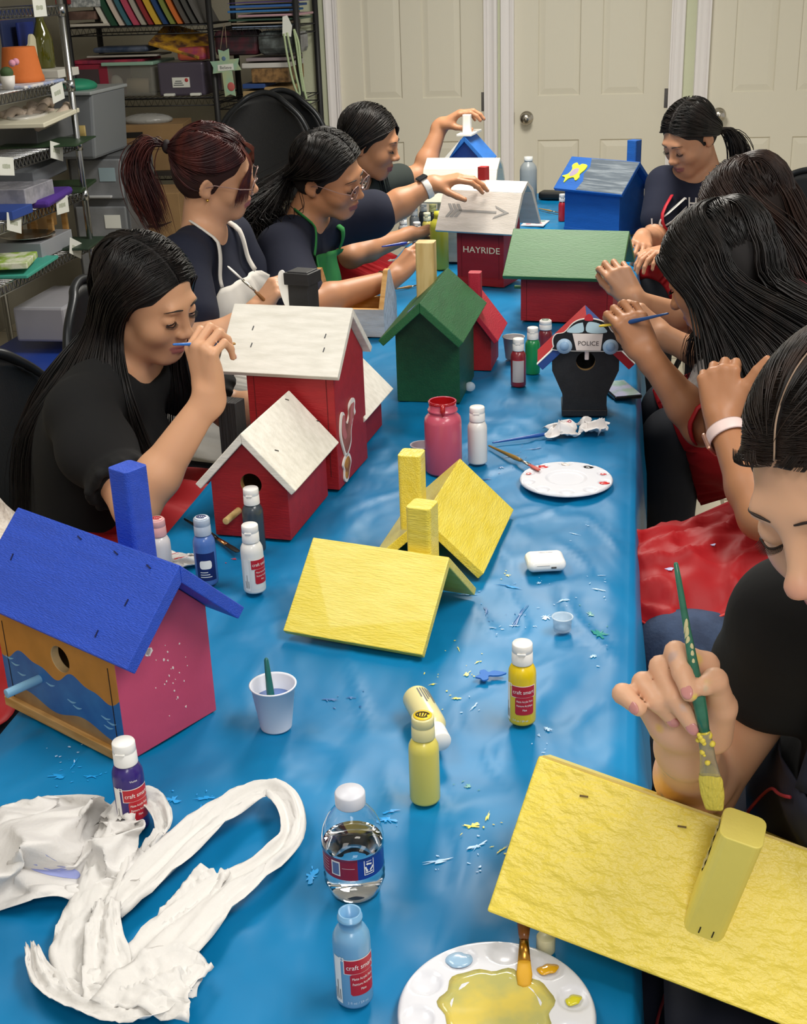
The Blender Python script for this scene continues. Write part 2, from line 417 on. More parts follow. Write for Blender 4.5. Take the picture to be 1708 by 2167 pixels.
def smears():
 sets = {
  ('yellow', '#e9dc5e'): [(1075, 1214, .006, .008, 0), (988, 1424, .006, .012, 1), (970, 1370, .002, .016, 1.9), (1032, 1728, .003, .022, 1.5), (998, 1747, .008, .016, .3),
                               (966, 1476, .006, .01, 0), (915, 1445, .004, .012, .4), (1062, 1800, .003, .018, .9), (730, 1800, .002, .003, 0), (1010, 1400, .003, .008, 1)],
  ('pale_blue', '#a9cdee'): [(925, 1820, .006, .03, .35), (1010, 1788, .007, .026, .7), (880, 1480, .003, .015, .5), (1003, 1490, .003, .02, 1.2), (1160, 1540, .007, .009, 0), (1255, 1385, .006, .014, .6),
                                  (1042, 1325, .004, .01, .2), (1090, 1318, .003, .016, 0), (1270, 1217, .003, .015, .2), (1140, 1232, .007, .006, 0), (1190, 1272, .006, .02, .4), (1157, 1300, .014, .012, .2),
                                  (1262, 1250, .004, .02, -.3), (1150, 1590, .002, .004, 0), (1215, 1130, .002, .02, -.5), (120, 1600, .004, .003, 0), (165, 1592, .003, .003, 0), (895, 1585, .004, .01, .6), (1010, 1845, .002, .003, 0)],
  ('cyan', '#1f97dd'): [(125, 1642, .01, .018, .2), (195, 1645, .006, .02, .1), (365, 1695, .012, .016, .5), (435, 1690, .006, .02, .2), (425, 1715, .02, .01, .2), (820, 1735, .008, .02, 0), (825, 1718, .004, .018, .4), (660, 1850, .02, .012, 0), (990, 1255, .008, .03, .1), (1080, 1238, .006, .04, -.2), (155, 1620, .02, .003, 0)],
  ('navy', '#1b5f9e'): [(700, 1475, .006, .02, 0), (740, 1470, .004, .015, 0), (1000, 1120, .02, .006, .3), (1085, 965, .006, .03, .5), (1060, 990, .01, .01, 0), (1130, 950, .004, .03, .2), (1030, 1010, .008, .02, .1), (1030, 1290, .03, .006, .2), (1100, 1300, .1, .006, -.2)],
  ('red_spot', '#c23a4a'): [(495, 1178, .007, .007, 0)],
  ('green_tint', '#2c8f86'): [(1270, 1340, .02, .02, .4), (1250, 1300, .02, .008, .3), (990, 1660, .01, .006, 0)],
 }
 sd = 0
 for (nm, c), L in sets.items():
  mb = MB()
  for (px, py, w_, l_, a) in L:
   sd += 1; smear(mb, px, py, w_ * 0.8, l_ * 0.9, a, sd, 0.75)
   rnd = random.Random(sd + 900)
   for _ in range(3): smear(mb, px + rnd.uniform(-30, 30), py + rnd.uniform(-22, 22), rnd.uniform(.0008, .0025), rnd.uniform(.001, .005), rnd.uniform(0, 3), sd * 9 + _, 0.4)
  o = mb.build('paint_smears', mat('dried_paint_' + nm, c, rough=0.35), CL, smooth=True, fixn=False)
  o['kind'] = 'stuff'; o['label'] = nm.replace('_', ' ') + ' dried paint smears'
smears()

# ================================================================== BIRDHOUSES
m_wood = mat('pine_wood', '#c99c5f', rough=0.6, c2='#b0803f', mixscale=3, stretch=(3, 25, 25), bump=0.1, bscale=10)
m_woodr = mat('raw_wood_edge', '#c9ab7c', rough=0.7, c2='#a07c4a', mixscale=8)
m_pale = mat('pale_wood', '#d6bd84', rough=0.6, c2='#c3a568', mixscale=2.5, stretch=(20, 20, 3))
m_dark = mat('dark_interior', '#1a120c', rough=0.9)
m_staple = mat('staple_dark', '#3a3a3c', rough=0.4, metal=0.6)
m_white = paint('white_wood_paint', '#eae6dc', c2='#d6d2c6', lo=0.35, hi=0.75, bump=0.2, mixscale=3)
m_black = paint('black_wood_paint', '#1d1d1f', bump=0.2, var=0.2)
m_yel = paint('yellow_wood_paint', '#e4cd45', c2='#ecd95f', bump=0.5, rough=0.30, coat=0.25, mixscale=3, lo=0.35, hi=0.7)
m_yel2 = mat('thick_yellow_paint', '#f0d957', rough=0.34, bump=1.0, bscale=34, stretch=(1.2, 2.2, 2.2), var=0.05, vscale=4)
m_red = paint('red_wood_paint', '#9e1c22', bump=0.25, var=0.1)
m_blueR = paint('royal_blue_paint', '#2750c6', bump=0.7, rough=0.42, var=0.08, bscale=30)
m_blueI = paint('cobalt_paint', '#1b57a6', bump=0.2, var=0.08)
m_green = paint('green_wood_paint', '#1c5a33', bump=0.35, var=0.14, rough=0.4)
m_greenR = paint('olive_green_paint', '#3f7040', bump=0.15, var=0.06)
def roofpoly(zr, a, s, t, side):
 ca, sa = math.cos(a), math.sin(a)
 p = [(0, zr), (-s * ca, zr - s * sa), (-s * ca + t * sa, zr - s * sa - t * ca), (0, zr - t / ca)]
 return [(v if side < 0 else -v, z) for v, z in p]
def house(label, x, y, th, L, s, a, zr, w=None, l=None, h=None, t=0.014, roof=m_white, roof2=None, body=m_red, ru=0.0, bu=0.0,
          name='birdhouse', cat='birdhouse', z=0.752, group='painted birdhouses', hole=None, rot=None, panel_name='roof_panel', plank=False):
 root = thing(name, label, cat, (x, y, z), th, group=group, rot=rot)
 out = {'root': root}
 if w:
  ca = math.cos(a)
  apex = zr - t / ca - 0.001
  hh = min(h, apex - w / 2 * math.tan(a)) if h else apex - w / 2 * math.tan(a)
  poly = [(-w / 2, 0), (w / 2, 0), (w / 2, hh), (0, apex if h is None else hh + w / 2 * math.tan(a)), (-w / 2, hh)]
  bo = MB().prism(poly, bu - l / 2, bu + l / 2, 'x').build('body', body if isinstance(body, list) else [body], root)
  if hole:
   ins = 0.012
   pin = [(-w / 2 + ins, ins), (w / 2 - ins, ins), (w / 2 - ins, hh - 0.004), (0, hh - 0.004 + (w / 2 - ins) * math.tan(a)), (-w / 2 + ins, hh - 0.004)]
   c1 = MB().prism(pin, bu - l / 2 + ins, bu + l / 2 - ins, 'x').build('cut', m_woodr)
   face, hu, hz, hr = hole
   cb = MB()
   if face == 'gable-': cb.M = Matrix.Translation((bu - l / 2, hu, hz)) @ Matrix.Rotation(PI / 2, 4, 'Y')
   elif face == 'side-': cb.M = Matrix.Translation((hu, -w / 2, hz)) @ Matrix.Rotation(PI / 2, 4, 'X')
   cb.lathe([(hr, -0.03), (hr, 0.03)], 36, smooth=False)
   c2 = cb.build('cut', m_woodr)
   for c in (c1, c2):
    c.location = root.location; c.rotation_euler = root.rotation_euler
   boolean(bo, [c1, c2])
   bo.data.materials.append(m_woodr)
   # raw wood inside the bored hole and box
   for p in bo.data.polygons:
    c = p.center; inside = abs(c.x - bu) < l / 2 - 0.001 and abs(c.y) < w / 2 - 0.001 and c.z > 0.001 and (abs(c.y) * math.tan(a) + c.z < hh + w / 2 * math.tan(a) - 0.002)
    if inside: p.material_index = len(bo.data.materials) - 1
  q = bo.modifiers.new('bevel', 'BEVEL'); q.width = 0.0012; q.segments = 2; q.limit_method = 'ANGLE'; q.angle_limit = 0.6
  out['body'] = bo; out['hh'] = hh; out['apex'] = apex
 for side in (-1, 1):
  m = roof if side < 0 or roof2 is None else roof2
  o = MB().prism(roofpoly(zr, a, s, t, side), ru - L / 2, ru + L / 2, 'x').build(panel_name, m, root, bev=0.0014)
  out['roof%d' % side] = o
 return out
def staples(parent, pts, a, zr, mb_mat=m_staple):
 """pts: (u, distance down the near slope)"""
 for (u, q, ang) in pts:
  mb = MB()
  v = -q * math.cos(a); z = zr - q * math.sin(a)
  mb.M = Matrix.Translation((u, v, z)) @ Matrix.Rotation(a, 4, 'X') @ Matrix.Rotation(ang, 4, 'Z')
  mb.box((0, 0, 0.0004), (0.0016, 0.009, 0.0012)); mb.build('staple', mb_mat, parent)
def chimney(parent, u, v, z0, z1, cw, m, name='chimney', r=0.006, cd=None, m2=None, slope=None):
 cd = cd or cw
 poly = []
 for cx, cy, a0 in ((1, 1, 0), (-1, 1, 90), (-1, -1, 180), (1, -1, 270)):
  for k in range(5):
   t = (a0 + 22.5 * k) * D
   poly.append((u + cx * (cw / 2 - r) + r * math.cos(t), v + cy * (cd / 2 - r) + r * math.sin(t)))
 if slope is None: return MB().prism(poly, z0, z1, 'z').build(name, [m], parent, bev=0.0012)
 zr, a = slope; n = len(poly)
 vs = [(p[0], p[1], zr - abs(p[1]) * math.tan(a) - 0.002) for p in poly] + [(p[0], p[1], z1) for p in poly]
 mb = MB(); mb.add(vs, [tuple(range(n))[::-1], tuple(range(n, 2 * n))] + [(i, (i + 1) % n, n + (i + 1) % n, n + i) for i in range(n)])
 return mb.build(name, [m], parent, bev=0.001)
def peg(parent, p0, p1, r, m, name='perch'):
 return MB().tube([p0, p1], r, 16).build(name, m, parent, bev=0.0006)
def curve_poly(pts, n=8):
 """closed smooth outline through 2-D points"""
 N = len(pts); out = []
 for i in range(N):
  a, b, c, d = [Vector(pts[(i + k) % N]) for k in (-1, 0, 1, 2)]
  for j in range(n):
   t = j / n
   q = 0.5 * ((2 * b) + (c - a) * t + (2 * a - 5 * b + 4 * c - d) * t * t + (3 * b - a - 3 * c + d) * t ** 3)
   out.append((q.x, q.y))
 return out
def plate(parent, name, poly, M, t, m, lab=None):
 """thin wooden or card cut-out of outline poly lying in the frame M"""
 mb = MB(); mb.M = M; mb.prism(poly, 0, t, 'z'); o = mb.build(name, m, parent)
 if lab: o['label'] = lab
 return o
def txt(parent, name, s, size, M, m, depth=0.0004, sx=1.0):
 vs, fs = text_geo(s, size, depth)
 mb = MB(); mb.M = M @ Matrix.Diagonal((sx, 1, 1, 1)); mb.add(vs, fs)
 return mb.build(name, m, parent, fixn=False)
# frames: local x right, y up, z out of the wall
def fr_side(u, v, z):      # wall facing -v (towards the camera for a house with its ridge across)
 return Matrix.Translation((u, v, z)) @ Matrix(((1, 0, 0, 0), (0, 0, -1, 0), (0, 1, 0, 0), (0, 0, 0, 1)))
def fr_slope(u, q, zr, a):  # near roof slope, y up the slope
 v = -q * math.cos(a); z = zr - q * math.sin(a)
 ca, sa = math.cos(a), math.sin(a)
 return Matrix.Translation((u, v, z)) @ Matrix(((1, 0, 0, 0), (0, ca, -sa, 0), (0, sa, ca, 0), (0, 0, 0, 1)))
# ---- A: blue roof, orange and sea painted front, pink gable
def house_A():
 m = bpy.data.materials.new('orange_and_sea_paint'); m.use_nodes = True; nt = m.node_tree; b = nt.nodes['Principled BSDF']
 tc = nt.nodes.new('ShaderNodeTexCoord'); sp = nt.nodes.new('ShaderNodeSeparateXYZ'); nt.links.new(tc.outputs['Object'], sp.inputs[0])
 def math_(op, a, b_=None):
  n = nt.nodes.new('ShaderNodeMath'); n.operation = op
  for i, q in enumerate((a, b_)):
   if q is None: continue
   if isinstance(q, (int, float)): n.inputs[i].default_value = q
   else: nt.links.new(q, n.inputs[i])
  return n.outputs[0]
 wv = math_('MULTIPLY', math_('SINE', math_('MULTIPLY', sp.outputs[0], 62.0)), 0.0075)
 wv = math_('ADD', wv, math_('MULTIPLY', math_('SINE', math_('MULTIPLY', sp.outputs[0], 121.0)), 0.0035))
 hi = math_('GREATER_THAN', sp.outputs[2], math_('ADD', wv, 0.082))
 wl = math_('MULTIPLY', math_('SINE', math_('MULTIPLY', sp.outputs[0], 55.0)), 0.006)
 lo = math_('LESS_THAN', sp.outputs[2], math_('ADD', wl, 0.028))
 ns = nt.nodes.new('ShaderNodeTexNoise'); ns.inputs['Scale'].default_value = 28; ns.inputs['Detail'].default_value = 6
 def ramp(c1, c2):
  r = nt.nodes.new('ShaderNodeValToRGB'); r.color_ramp.elements[0].color = lin(c1); r.color_ramp.elements[1].color = lin(c2)
  r.color_ramp.elements[0].position = .35; r.color_ramp.elements[1].position = .7; nt.links.new(ns.outputs['Fac'], r.inputs[0]); return r.outputs[0]
 nt.links.new(tc.outputs['Object'], ns.inputs['Vector'])
 sea, org, wd = ramp('#205a9e', '#2f6fae'), ramp('#c07f28', '#b0741f'), ramp('#8d6a43', '#a5814f')
 m1 = nt.nodes.new('ShaderNodeMix'); m1.data_type = 'RGBA'; nt.links.new(hi, m1.inputs[0]); nt.links.new(sea, m1.inputs[6]); nt.links.new(org, m1.inputs[7])
 m2 = nt.nodes.new('ShaderNodeMix'); m2.data_type = 'RGBA'; nt.links.new(lo, m2.inputs[0]); nt.links.new(m1.outputs[2], m2.inputs[6]); nt.links.new(wd, m2.inputs[7])
 nt.links.new(m2.outputs[2], b.inputs['Base Color']); b.inputs['Roughness'].default_value = 0.55
 pink = mat('raspberry_paint', '#bd4866', rough=0.45, var=0.07, vscale=5, bump=0.3, bscale=30)
 T = 0.787
 H = house('royal blue roofed birdhouse with orange and sea-blue front and raspberry gable end', -0.6261, 1.329, -0.5075, 0.3077, 0.1316, T, 0.2463,
              w=0.146, l=0.235, h=None, t=0.016, roof=m_blueR, body=[m, pink], hole=('side-', -0.002, 0.106, 0.0175), bu=-0.012)
 r = H['root']
 for p in H['body'].data.polygons:
  if abs(p.normal.x) > 0.9 and abs(abs(p.center.x + 0.012) - 0.1175) < 0.002: p.material_index = 1
 u0, u1 = -0.012 - 0.1175, -0.012 + 0.1175
 # separate front boards and base plank
 MB().box(((u0 + u1) / 2, -0.0755, 0.007), (u1 - u0 + 0.002, 0.008, 0.0135)).build('base_plank', m_wood, r, bev=0.001)
 g = mat('board_gap', '#241a18', rough=0.9)
 for u in (u0 + 0.014, u1 - 0.014): MB().box((u, -0.0731, 0.07), (0.0012, 0.0008, 0.11)).build('board_seam', g, r)
 peg(r, (-0.052, -0.07, 0.062), (-0.056, -0.120, 0.062), 0.0058, mat('light_blue_paint', '#7fb4d6', rough=0.4))
 chimney(r, 0.0, 0.062, 0.15, 0.315, 0.036, m_blueR, slope=(0.2463, T))
 staples(r, [(-0.115, 0.062, .2), (-0.02, .01, 1.3), (0.05, .012, 1.3), (0.11, .014, 1.3), (0.105, 0.062, 0), (0.085, 0.108, .1)], T, 0.2463, mat('blue_nail', '#101a4a', rough=.5))
 # dabs of dried paint on the pink end and the sea
 mb = MB(); rnd = random.Random(5)
 for k in range(26):
  if k < 3: yy, zz, s0 = -0.022 + rnd.uniform(-.004, .004), 0.125 + rnd.uniform(-.008, .006), 0.0045
  else:
   yy = rnd.gauss(0.012, 0.016); zz = rnd.gauss(0.075, 0.028); s0 = rnd.uniform(0.0005, 0.0016)
  pl = [(yy + s0 * (0.6 + rnd.random() * .7) * math.cos(t * PI / 4), zz + s0 * (0.7 + rnd.random() * 0.9) * math.sin(t * PI / 4)) for t in range(8)]
  mb.prism(pl, u1, u1 + 0.0006, 'x')
 o = mb.build('paint_flecks', mat('cream_fleck', '#e2d3cf', rough=.4), r); o['kind'] = 'stuff'
 mb = MB()
 for (uu, zz) in ((-0.112, .072), (-0.101, .066), (-0.09, .055), (0.01, .05), (0.02, .045), (0.075, .05), (0.085, .046), (0.078, .038), (-0.03, .06)):
  pl = curve_poly([(uu - .009, zz + .002), (uu, zz - .001), (uu + .009, zz + .003), (uu, zz + .0015)], 4)
  mb.prism(pl, -0.0735, -0.0729, 'y')
 mb.build('wave_strokes', mat('wave_highlight_blue', '#7fb2d4', rough=.5), r)['kind'] = 'stuff'
house_A()
# ---- B: composite red barn with white roofs and a rooster
def house_B():
 T = 45 * D; th = -0.1137
 x0, y0 = -0.5918, 2.1938
 root = thing('barn_birdhouse', 'large red barn birdhouse with three white gable roofs and a rooster cut-out on its side', 'birdhouse', (x0, y0, 0.752), th, group='painted birdhouses')
 R = Matrix.Rotation(-th, 3, 'Z')
 def loc(p): return R @ (Vector(p) - Vector((x0, y0, 0.752)))
 # tower
 zr = 0.3169; s = 0.141; a = 0.774; L = 0.2287; t = 0.012
 w, l = 0.17, 0.165; cx = 0.018
 apex = zr - t / math.cos(a) - 0.001; hh = apex - w / 2 * math.tan(a)
 MB().prism([(-w / 2, 0), (w / 2, 0), (w / 2, hh), (0, apex), (-w / 2, hh)], cx - l / 2, cx + l / 2, 'x').build('tower_body', m_red, root, bev=0.0012)
 for side in (-1, 1): MB().prism(roofpoly(zr, a, s, t, side), -L / 2, L / 2, 'x').build('roof_panel', m_white, root, bev=0.0014)
 staples(root, [(-0.065, .05, -.1), (-0.06, .085, -.1), (0.075, .06, -.1), (0.078, .088, -.1)], a, zr)
 for u in (cx - l / 2 + 0.014, cx + l / 2 - 0.014): MB().box((u, -w / 2 - 0.0002, 0.12), (0.001, 0.0008, 0.19)).build('board_seam', mat('red_board_gap', '#5a0f14', rough=.9), root)
 def wing(wx, wy, thw, zr, s, L, w, l, side_open, lab):
  o = loc((wx, wy, 0.752)); M = Matrix.Translation(o) @ Matrix.Rotation(thw - th, 4, 'Z')
  a = 0.8132 if side_open else 45 * D; t = 0.012
  apex = zr - t / math.cos(a) - 0.001; hh = apex - w / 2 * math.tan(a)
  mb = MB(); mb.M = M; mb.prism([(-w / 2, 0), (w / 2, 0), (w / 2, hh), (0, apex), (-w / 2, hh)], -l / 2, l / 2, 'x')
  bo = mb.build('wing_body', [m_red, m_woodr], root)
  if side_open:
   c1 = MB(); c1.M = M; c1.prism([(-w / 2 + .012, .012), (w / 2 - .012, .012), (w / 2 - .012, hh - .004), (0, hh - .004 + (w / 2 - .012) * math.tan(a)), (-w / 2 + .012, hh - .004)], -l / 2 + .012, l / 2 - .012, 'x')
   c1 = c1.build('cut', m_woodr)
   c2 = MB(); c2.M = M @ Matrix.Translation((-l / 2, -0.004, 0.096)) @ Matrix.Rotation(PI / 2, 4, 'Y'); c2.lathe([(.0185, -.03), (.0185, .03)], 36, smooth=False); c2 = c2.build('cut', m_woodr)
   for c in (c1, c2): c.matrix_world = root.matrix_basis if False else Matrix.Translation(root.location) @ Matrix.Rotation(th, 4, 'Z')
   boolean(bo, [c1, c2])
   Mi = M.inverted()
   for p in bo.data.polygons:
    c = Mi @ p.center
    if abs(c.x) < l / 2 - 0.001 and abs(c.y) < w / 2 - .001 and 0.001 < c.z and c.z + abs(c.y) * math.tan(a) < apex - .003: p.material_index = 1
   m_ = MB(); m_.M = M; m_.tube([(-l / 2, 0.022, 0.047), (-l / 2 - 0.048, 0.026, 0.047)], 0.0058, 16); m_.build('perch', m_pale, root, bev=.0006)
  for side in (-1, 1):
   mb = MB(); mb.M = M; mb.prism(roofpoly(zr, a, s, t, side), -L / 2, L / 2, 'x'); mb.build('roof_panel', m_white, root, bev=0.0014)
  if side_open:
   for (u, q, an) in ((0.085, 0.01, .9), (0.115, .075, .9), (-0.07, .06, .9)):
    mb = MB(); v = -q * math.cos(a); z = zr - q * math.sin(a)
    mb.M = M @ Matrix.Translation((u, v, z)) @ Matrix.Rotation(a, 4, 'X') @ Matrix.Rotation(an, 4, 'Z'); mb.box((0, 0, 0.0004), (0.0015, 0.009, 0.001)); mb.build('staple', m_staple, root)
  return M
 wing(-0.5926, 1.9779, 1.4822, 0.1892, 0.128, 0.235, 0.1333, 0.2011, True, 'near')
 wing(-0.575, 2.36, 1.4822, 0.1892, 0.150, 0.20, 0.150, 0.22, False, 'far')
 # chimneys
 m = chimney(root, -0.075, 0, 0, 0, 0, m_black) if False else None
 o = loc(aty(490, 870, 2.03)); mb = MB(); M = Matrix.Translation(Vector((o.x, o.y, 0))) @ Matrix.Rotation(-0.1, 4, 'Z')
 mb.M = M; mb.box((0, 0, 0.11), (0.036, 0.034, 0.16)); mb.build('chimney', mat('black_grooved_paint', '#242426', rough=.6, bump=.8, bscale=10, stretch=(30, 1, 1)), root, bev=.0012)
 c2 = loc(aty(641, 600, 2.27)); mb = MB(); mb.M = Matrix.Translation((c2.x, c2.y, 0)) @ Matrix.Rotation(-0.15, 4, 'Z')
 mb.box((0, 0, 0.305), (0.042, 0.04, 0.12)); mb.box((0, 0, 0.352), (0.052, 0.05, 0.022)); q = mb.build('chimney', m_black, root, bev=.0012)
 # white wooden cut-out leaning on the tall chimney
 pl = curve_poly([(-0.002, -0.03), (-0.011, 0.0), (-0.013, 0.022), (-0.009, 0.034), (-0.002, 0.036), (0.004, 0.026), (0.007, 0.006), (0.009, -0.03)], 5)
 plate(root, 'white_cutout', pl, Matrix.Translation((c2.x - 0.030, c2.y - 0.012, 0.330)) @ fr_side(0, 0, 0), 0.003, mat('plain_white_paint', '#f1efe9', rough=.5))
 # rooster cut-out on the right gable wall (faces +x)
 M = Matrix.Translation((cx + l / 2 + 0.0005, -0.035, 0.085)) @ Matrix(((0, 0, 1, 0), (1, 0, 0, 0), (0, 1, 0, 0), (0, 0, 0, 1))) @ Matrix.Rotation(-0.1, 4, 'Z') @ Matrix.Diagonal((1.15, 1, 1, 1))
 edge = mat('sticker_white', '#f0ebe4', rough=.4); brown = mat('rooster_brown', '#8a4a3c', rough=.5, c2='#b06a5c', mixscale=20); rose = mat('rooster_rose', '#c07070', rough=.5); amber = mat('chick_amber', '#c4882c', rough=.5, c2='#8a4e1c', mixscale=60)
 body = [(-0.022, 0.052), (-0.030, 0.044), (-0.034, 0.020), (-0.030, 0.0), (-0.018, -0.022), (-0.008, -0.036), (0.004, -0.030), (0.018, -0.014), (0.020, 0.008), (0.030, 0.028), (0.042, 0.036), (0.038, 0.046), (0.040, 0.058), (0.030, 0.066), (0.012, 0.058), (0.010, 0.040), (0.002, 0.028), (-0.008, 0.032), (-0.013, 0.046)]
 rs = thing('rooster_cutout', 'brown rooster and yellow chick cut-out on the red barn wall', 'decoration') if False else None
 pl = curve_poly(body, 5)
 q = plate(root, 'rooster_cutout', pl, M, 0.003, edge, 'brown rooster cut-out with a white rim')
 inn = curve_poly([((p[0] - .0) * .82 - .0005, (p[1] - .012) * .84 + .012) for p in body], 5)
 plate(q, 'rooster_print', inn, M @ Matrix.Translation((0, 0, .003)), 0.0005, brown)
 nk = curve_poly([(-0.021, 0.044), (-0.027, 0.030), (-0.026, 0.012), (-0.016, 0.0), (-0.006, 0.004), (-0.012, 0.020), (-0.015, 0.042)], 5)
 plate(q, 'neck_feathers', nk, M @ Matrix.Translation((0, 0, .0036)), 0.0004, rose)
 tl = curve_poly([(0.012, 0.020), (0.018, 0.050), (0.030, 0.058), (0.033, 0.052), (0.024, 0.042), (0.022, 0.022)], 5)
 plate(q, 'tail_feathers', tl, M @ Matrix.Translation((0, 0, .0036)), 0.0004, rose)
 ck = [(-0.012, -0.040), (0.004, -0.036), (0.014, -0.044), (0.018, -0.056), (0.010, -0.070), (0.002, -0.086), (-0.008, -0.088), (-0.016, -0.080), (-0.016, -0.064), (-0.022, -0.052)]
 q2 = plate(root, 'chick_cutout', curve_poly(ck, 5), M @ Matrix.Translation((-0.002, 0.006, 0)), 0.003, edge)
 plate(q2, 'chick_print', curve_poly([(p[0] * .75 - .0006, (p[1] + .062) * .78 - .062) for p in ck], 5), M @ Matrix.Translation((-0.002, 0.006, .003)), 0.0005, amber)
house_B()
# ---- D: green house with a bare chimney
H = house('dark green birdhouse with green roof and bare pine chimney in the middle of the table', -0.4128, 2.7203, 1.5363, 0.345, 0.122, 0.733, 0.2369, w=0.1387, l=0.20, h=None, t=0.016, roof=m_green, body=paint('deep_green_paint', '#124a2c', bump=.3, var=.12, rough=.45), bu=0.0)
c = chimney(H['root'], 0.10, 0.036, 0.18, 0.31, 0.042, m_pale, slope=(0.2369, 0.733)); c['label'] = 'bare pine chimney'
mb = MB(); mb.M = H['root'].matrix_basis.inverted() if False else Matrix.Identity(4)
H_ = [(-0.155, 0.030), (-0.150, 0.044), (-0.140, 0.040), (-0.120, 0.052), (-0.118, 0.03), (-0.135, 0.02)]
zr, a = 0.2369, 0.733
mb.add([(u, q * math.cos(a), zr - q * math.sin(a) + 0.0008) for u, q in H_], [tuple(range(6))]); mb.build('blue_paint_patch', mat('spilled_blue', '#4a80b8', rough=.3), H['root'])
# ---- E: small red house behind the green one
H = house('small red birdhouse with red roof and red chimney half hidden behind the green birdhouse', -0.345, 2.925, 1.53, 0.165, 0.103, 0.92, 0.160, w=0.085, l=0.12, h=None, t=0.012, roof=paint('bright_red_paint', '#b02238', bump=.3, var=.06), body=m_red)
chimney(H['root'], 0.02, 0.006, .1, 0.215, 0.030, paint('bright_red_paint', '#b02238'), slope=(0.160, .92))
# ---- J: red house with a green roof
H = house('red birdhouse with broad olive green roof on the right of the table', -0.1501, 3.40, -0.13, 0.308, 0.165, 0.64, 0.2279, w=0.165, l=0.2435, h=None, t=0.012, roof=m_greenR, body=m_red, bu=0.006)
peg(H['root'], (-0.113, 0.02, 0.066), (-0.155, 0.02, 0.066), 0.005, m_greenR)
for u in (-0.10, 0.113): MB().box((u, -0.0827, 0.06), (0.001, 0.0008, 0.118)).build('board_seam', mat('red_board_gap', '#5a0f14', rough=.9), H['root'])
# ---- I: blue house, half grey roof, yellow fish
def house_I():
 H = house('blue birdhouse with blue chimney, half-grey roof and yellow fish cut-out near the far end', -0.0886, 4.5964, -0.5995, 0.2882, 0.142, 0.7529, 0.2489, w=0.1462, l=0.2333, h=None, t=0.012, roof=m_blueI, body=m_blueI)
 r = H['root']; a, zr = 0.7529, 0.2489
 gp = [(-0.055, 0.003), (-0.042, 0.04), (-0.052, 0.07), (-0.038, 0.10), (-0.048, 0.139), (0.143, 0.139), (0.143, 0.003)]
 mb = MB(); n = len(gp)
 mb.M = Matrix.Identity(4)
 P3 = lambda u, q, e: (u, -q * math.cos(a) - e * math.sin(a), zr - q * math.sin(a) + e * math.cos(a))
 mb.add([P3(u, q, 0.0002) for u, q in gp] + [P3(u, q, 0.0009) for u, q in gp], [tuple(range(n)), tuple(range(n, 2 * n))] + [(i, (i + 1) % n, n + (i + 1) % n, n + i) for i in range(n)])
 q = mb.build('grey_brushed_paint', mat('grey_brushed_paint', '#4a5560', rough=.6, c2='#8a939a', mixscale=5, stretch=(2, 22, 22), lo=.45, hi=.8), r)
 F = fr_slope(-0.088, 0.068, zr, a) @ Matrix.Rotation(0.75, 4, 'Z')
 fish = [(-0.048, 0.016), (-0.040, 0.0), (-0.050, -0.018), (-0.030, -0.012), (-0.012, -0.020), (-0.010, -0.038), (0.006, -0.034), (0.012, -0.020), (0.034, -0.012), (0.046, 0.002), (0.032, 0.020), (0.020, 0.022), (0.016, 0.040), (-0.002, 0.040), (-0.008, 0.020), (-0.028, 0.010)]
 yl = mat('fish_yellow', '#dfe03a', rough=.4); mv = mat('fish_mauve', '#9d8ba0', rough=.5)
 o = plate(r, 'fish_cutout', curve_poly(fish, 4), F, 0.004, yl, 'yellow wooden fish cut-out')
 plate(o, 'fish_body_paint', curve_poly([(-0.022, -0.008), (0.0, -0.012), (0.012, -0.004), (0.014, 0.01), (-0.004, 0.016), (-0.02, 0.006)], 5), F @ Matrix.Translation((0, 0, .004)), 0.0006, mv)
 chimney(r, 0.098, 0.03, .2, 0.315, 0.038, m_blueI, slope=(zr, a))
 MB().box((0.0, 0.0, 0.008), (0.236, 0.150, 0.016)).build('base_plank', m_blueI, r, bev=.001)
house_I()
# ---- gambrel (barn) roofed houses
def gambrel(label, x, y, th, L, s, a, zr, s2, a2, w, l, body, roof, hh, ru=0.0):
 r = thing('birdhouse', label, 'birdhouse', (x, y, 0.752), th, group='painted birdhouses')
 t = 0.011
 # upper slope goes from the top ridge down to the break at zr, lower slope below it
 vb = s2 * math.cos(a2); zt = zr + s2 * math.sin(a2)
 poly = [(-w / 2, 0), (w / 2, 0), (w / 2, hh), (vb * 0.86, zr - 0.014), (0, zt - 0.018), (-vb * 0.86, zr - 0.014), (-w / 2, hh)]
 MB().prism(poly, -l / 2, l / 2, 'x').build('body', body, r, bev=.0012)
 for sd in (-1, 1):
  lo = [(sd * vb, zr), (sd * (vb + s * math.cos(a)), zr - s * math.sin(a)), (sd * (vb + s * math.cos(a)) - sd * t * math.sin(a), zr - s * math.sin(a) - t * math.cos(a)), (sd * (vb - t), zr - t)]
  up = [(sd * vb, zr + 0.0005), (0, zt), (0, zt - t), (sd * (vb - t * .8), zr - t)]
  MB().prism(lo, ru - L / 2, ru + L / 2, 'x').build('roof_panel', roof, r, bev=.001)
  MB().prism(up, ru - L / 2, ru + L / 2, 'x').build('roof_panel', roof, r, bev=.001)
 return r, vb, zt
m_wroof = paint('warm_white_paint', '#d9d0c8', c2='#cfc6bd', bump=.15)
r, vb, zt = gambrel('red birdhouse lettered on its front under a white barn roof with a grey arrow', -0.41, 3.80, -0.30, 0.248, 0.125, 1.02, 0.272, 0.052, 0.55, 0.128, 0.15, paint('dark_red_paint', '#8d1722', bump=.2), m_wroof, 0.160)
yf = -0.064
MB().box((0, yf - 0.0, 0.012), (0.152, 0.006, 0.022)).build('base_plank', m_red, r)
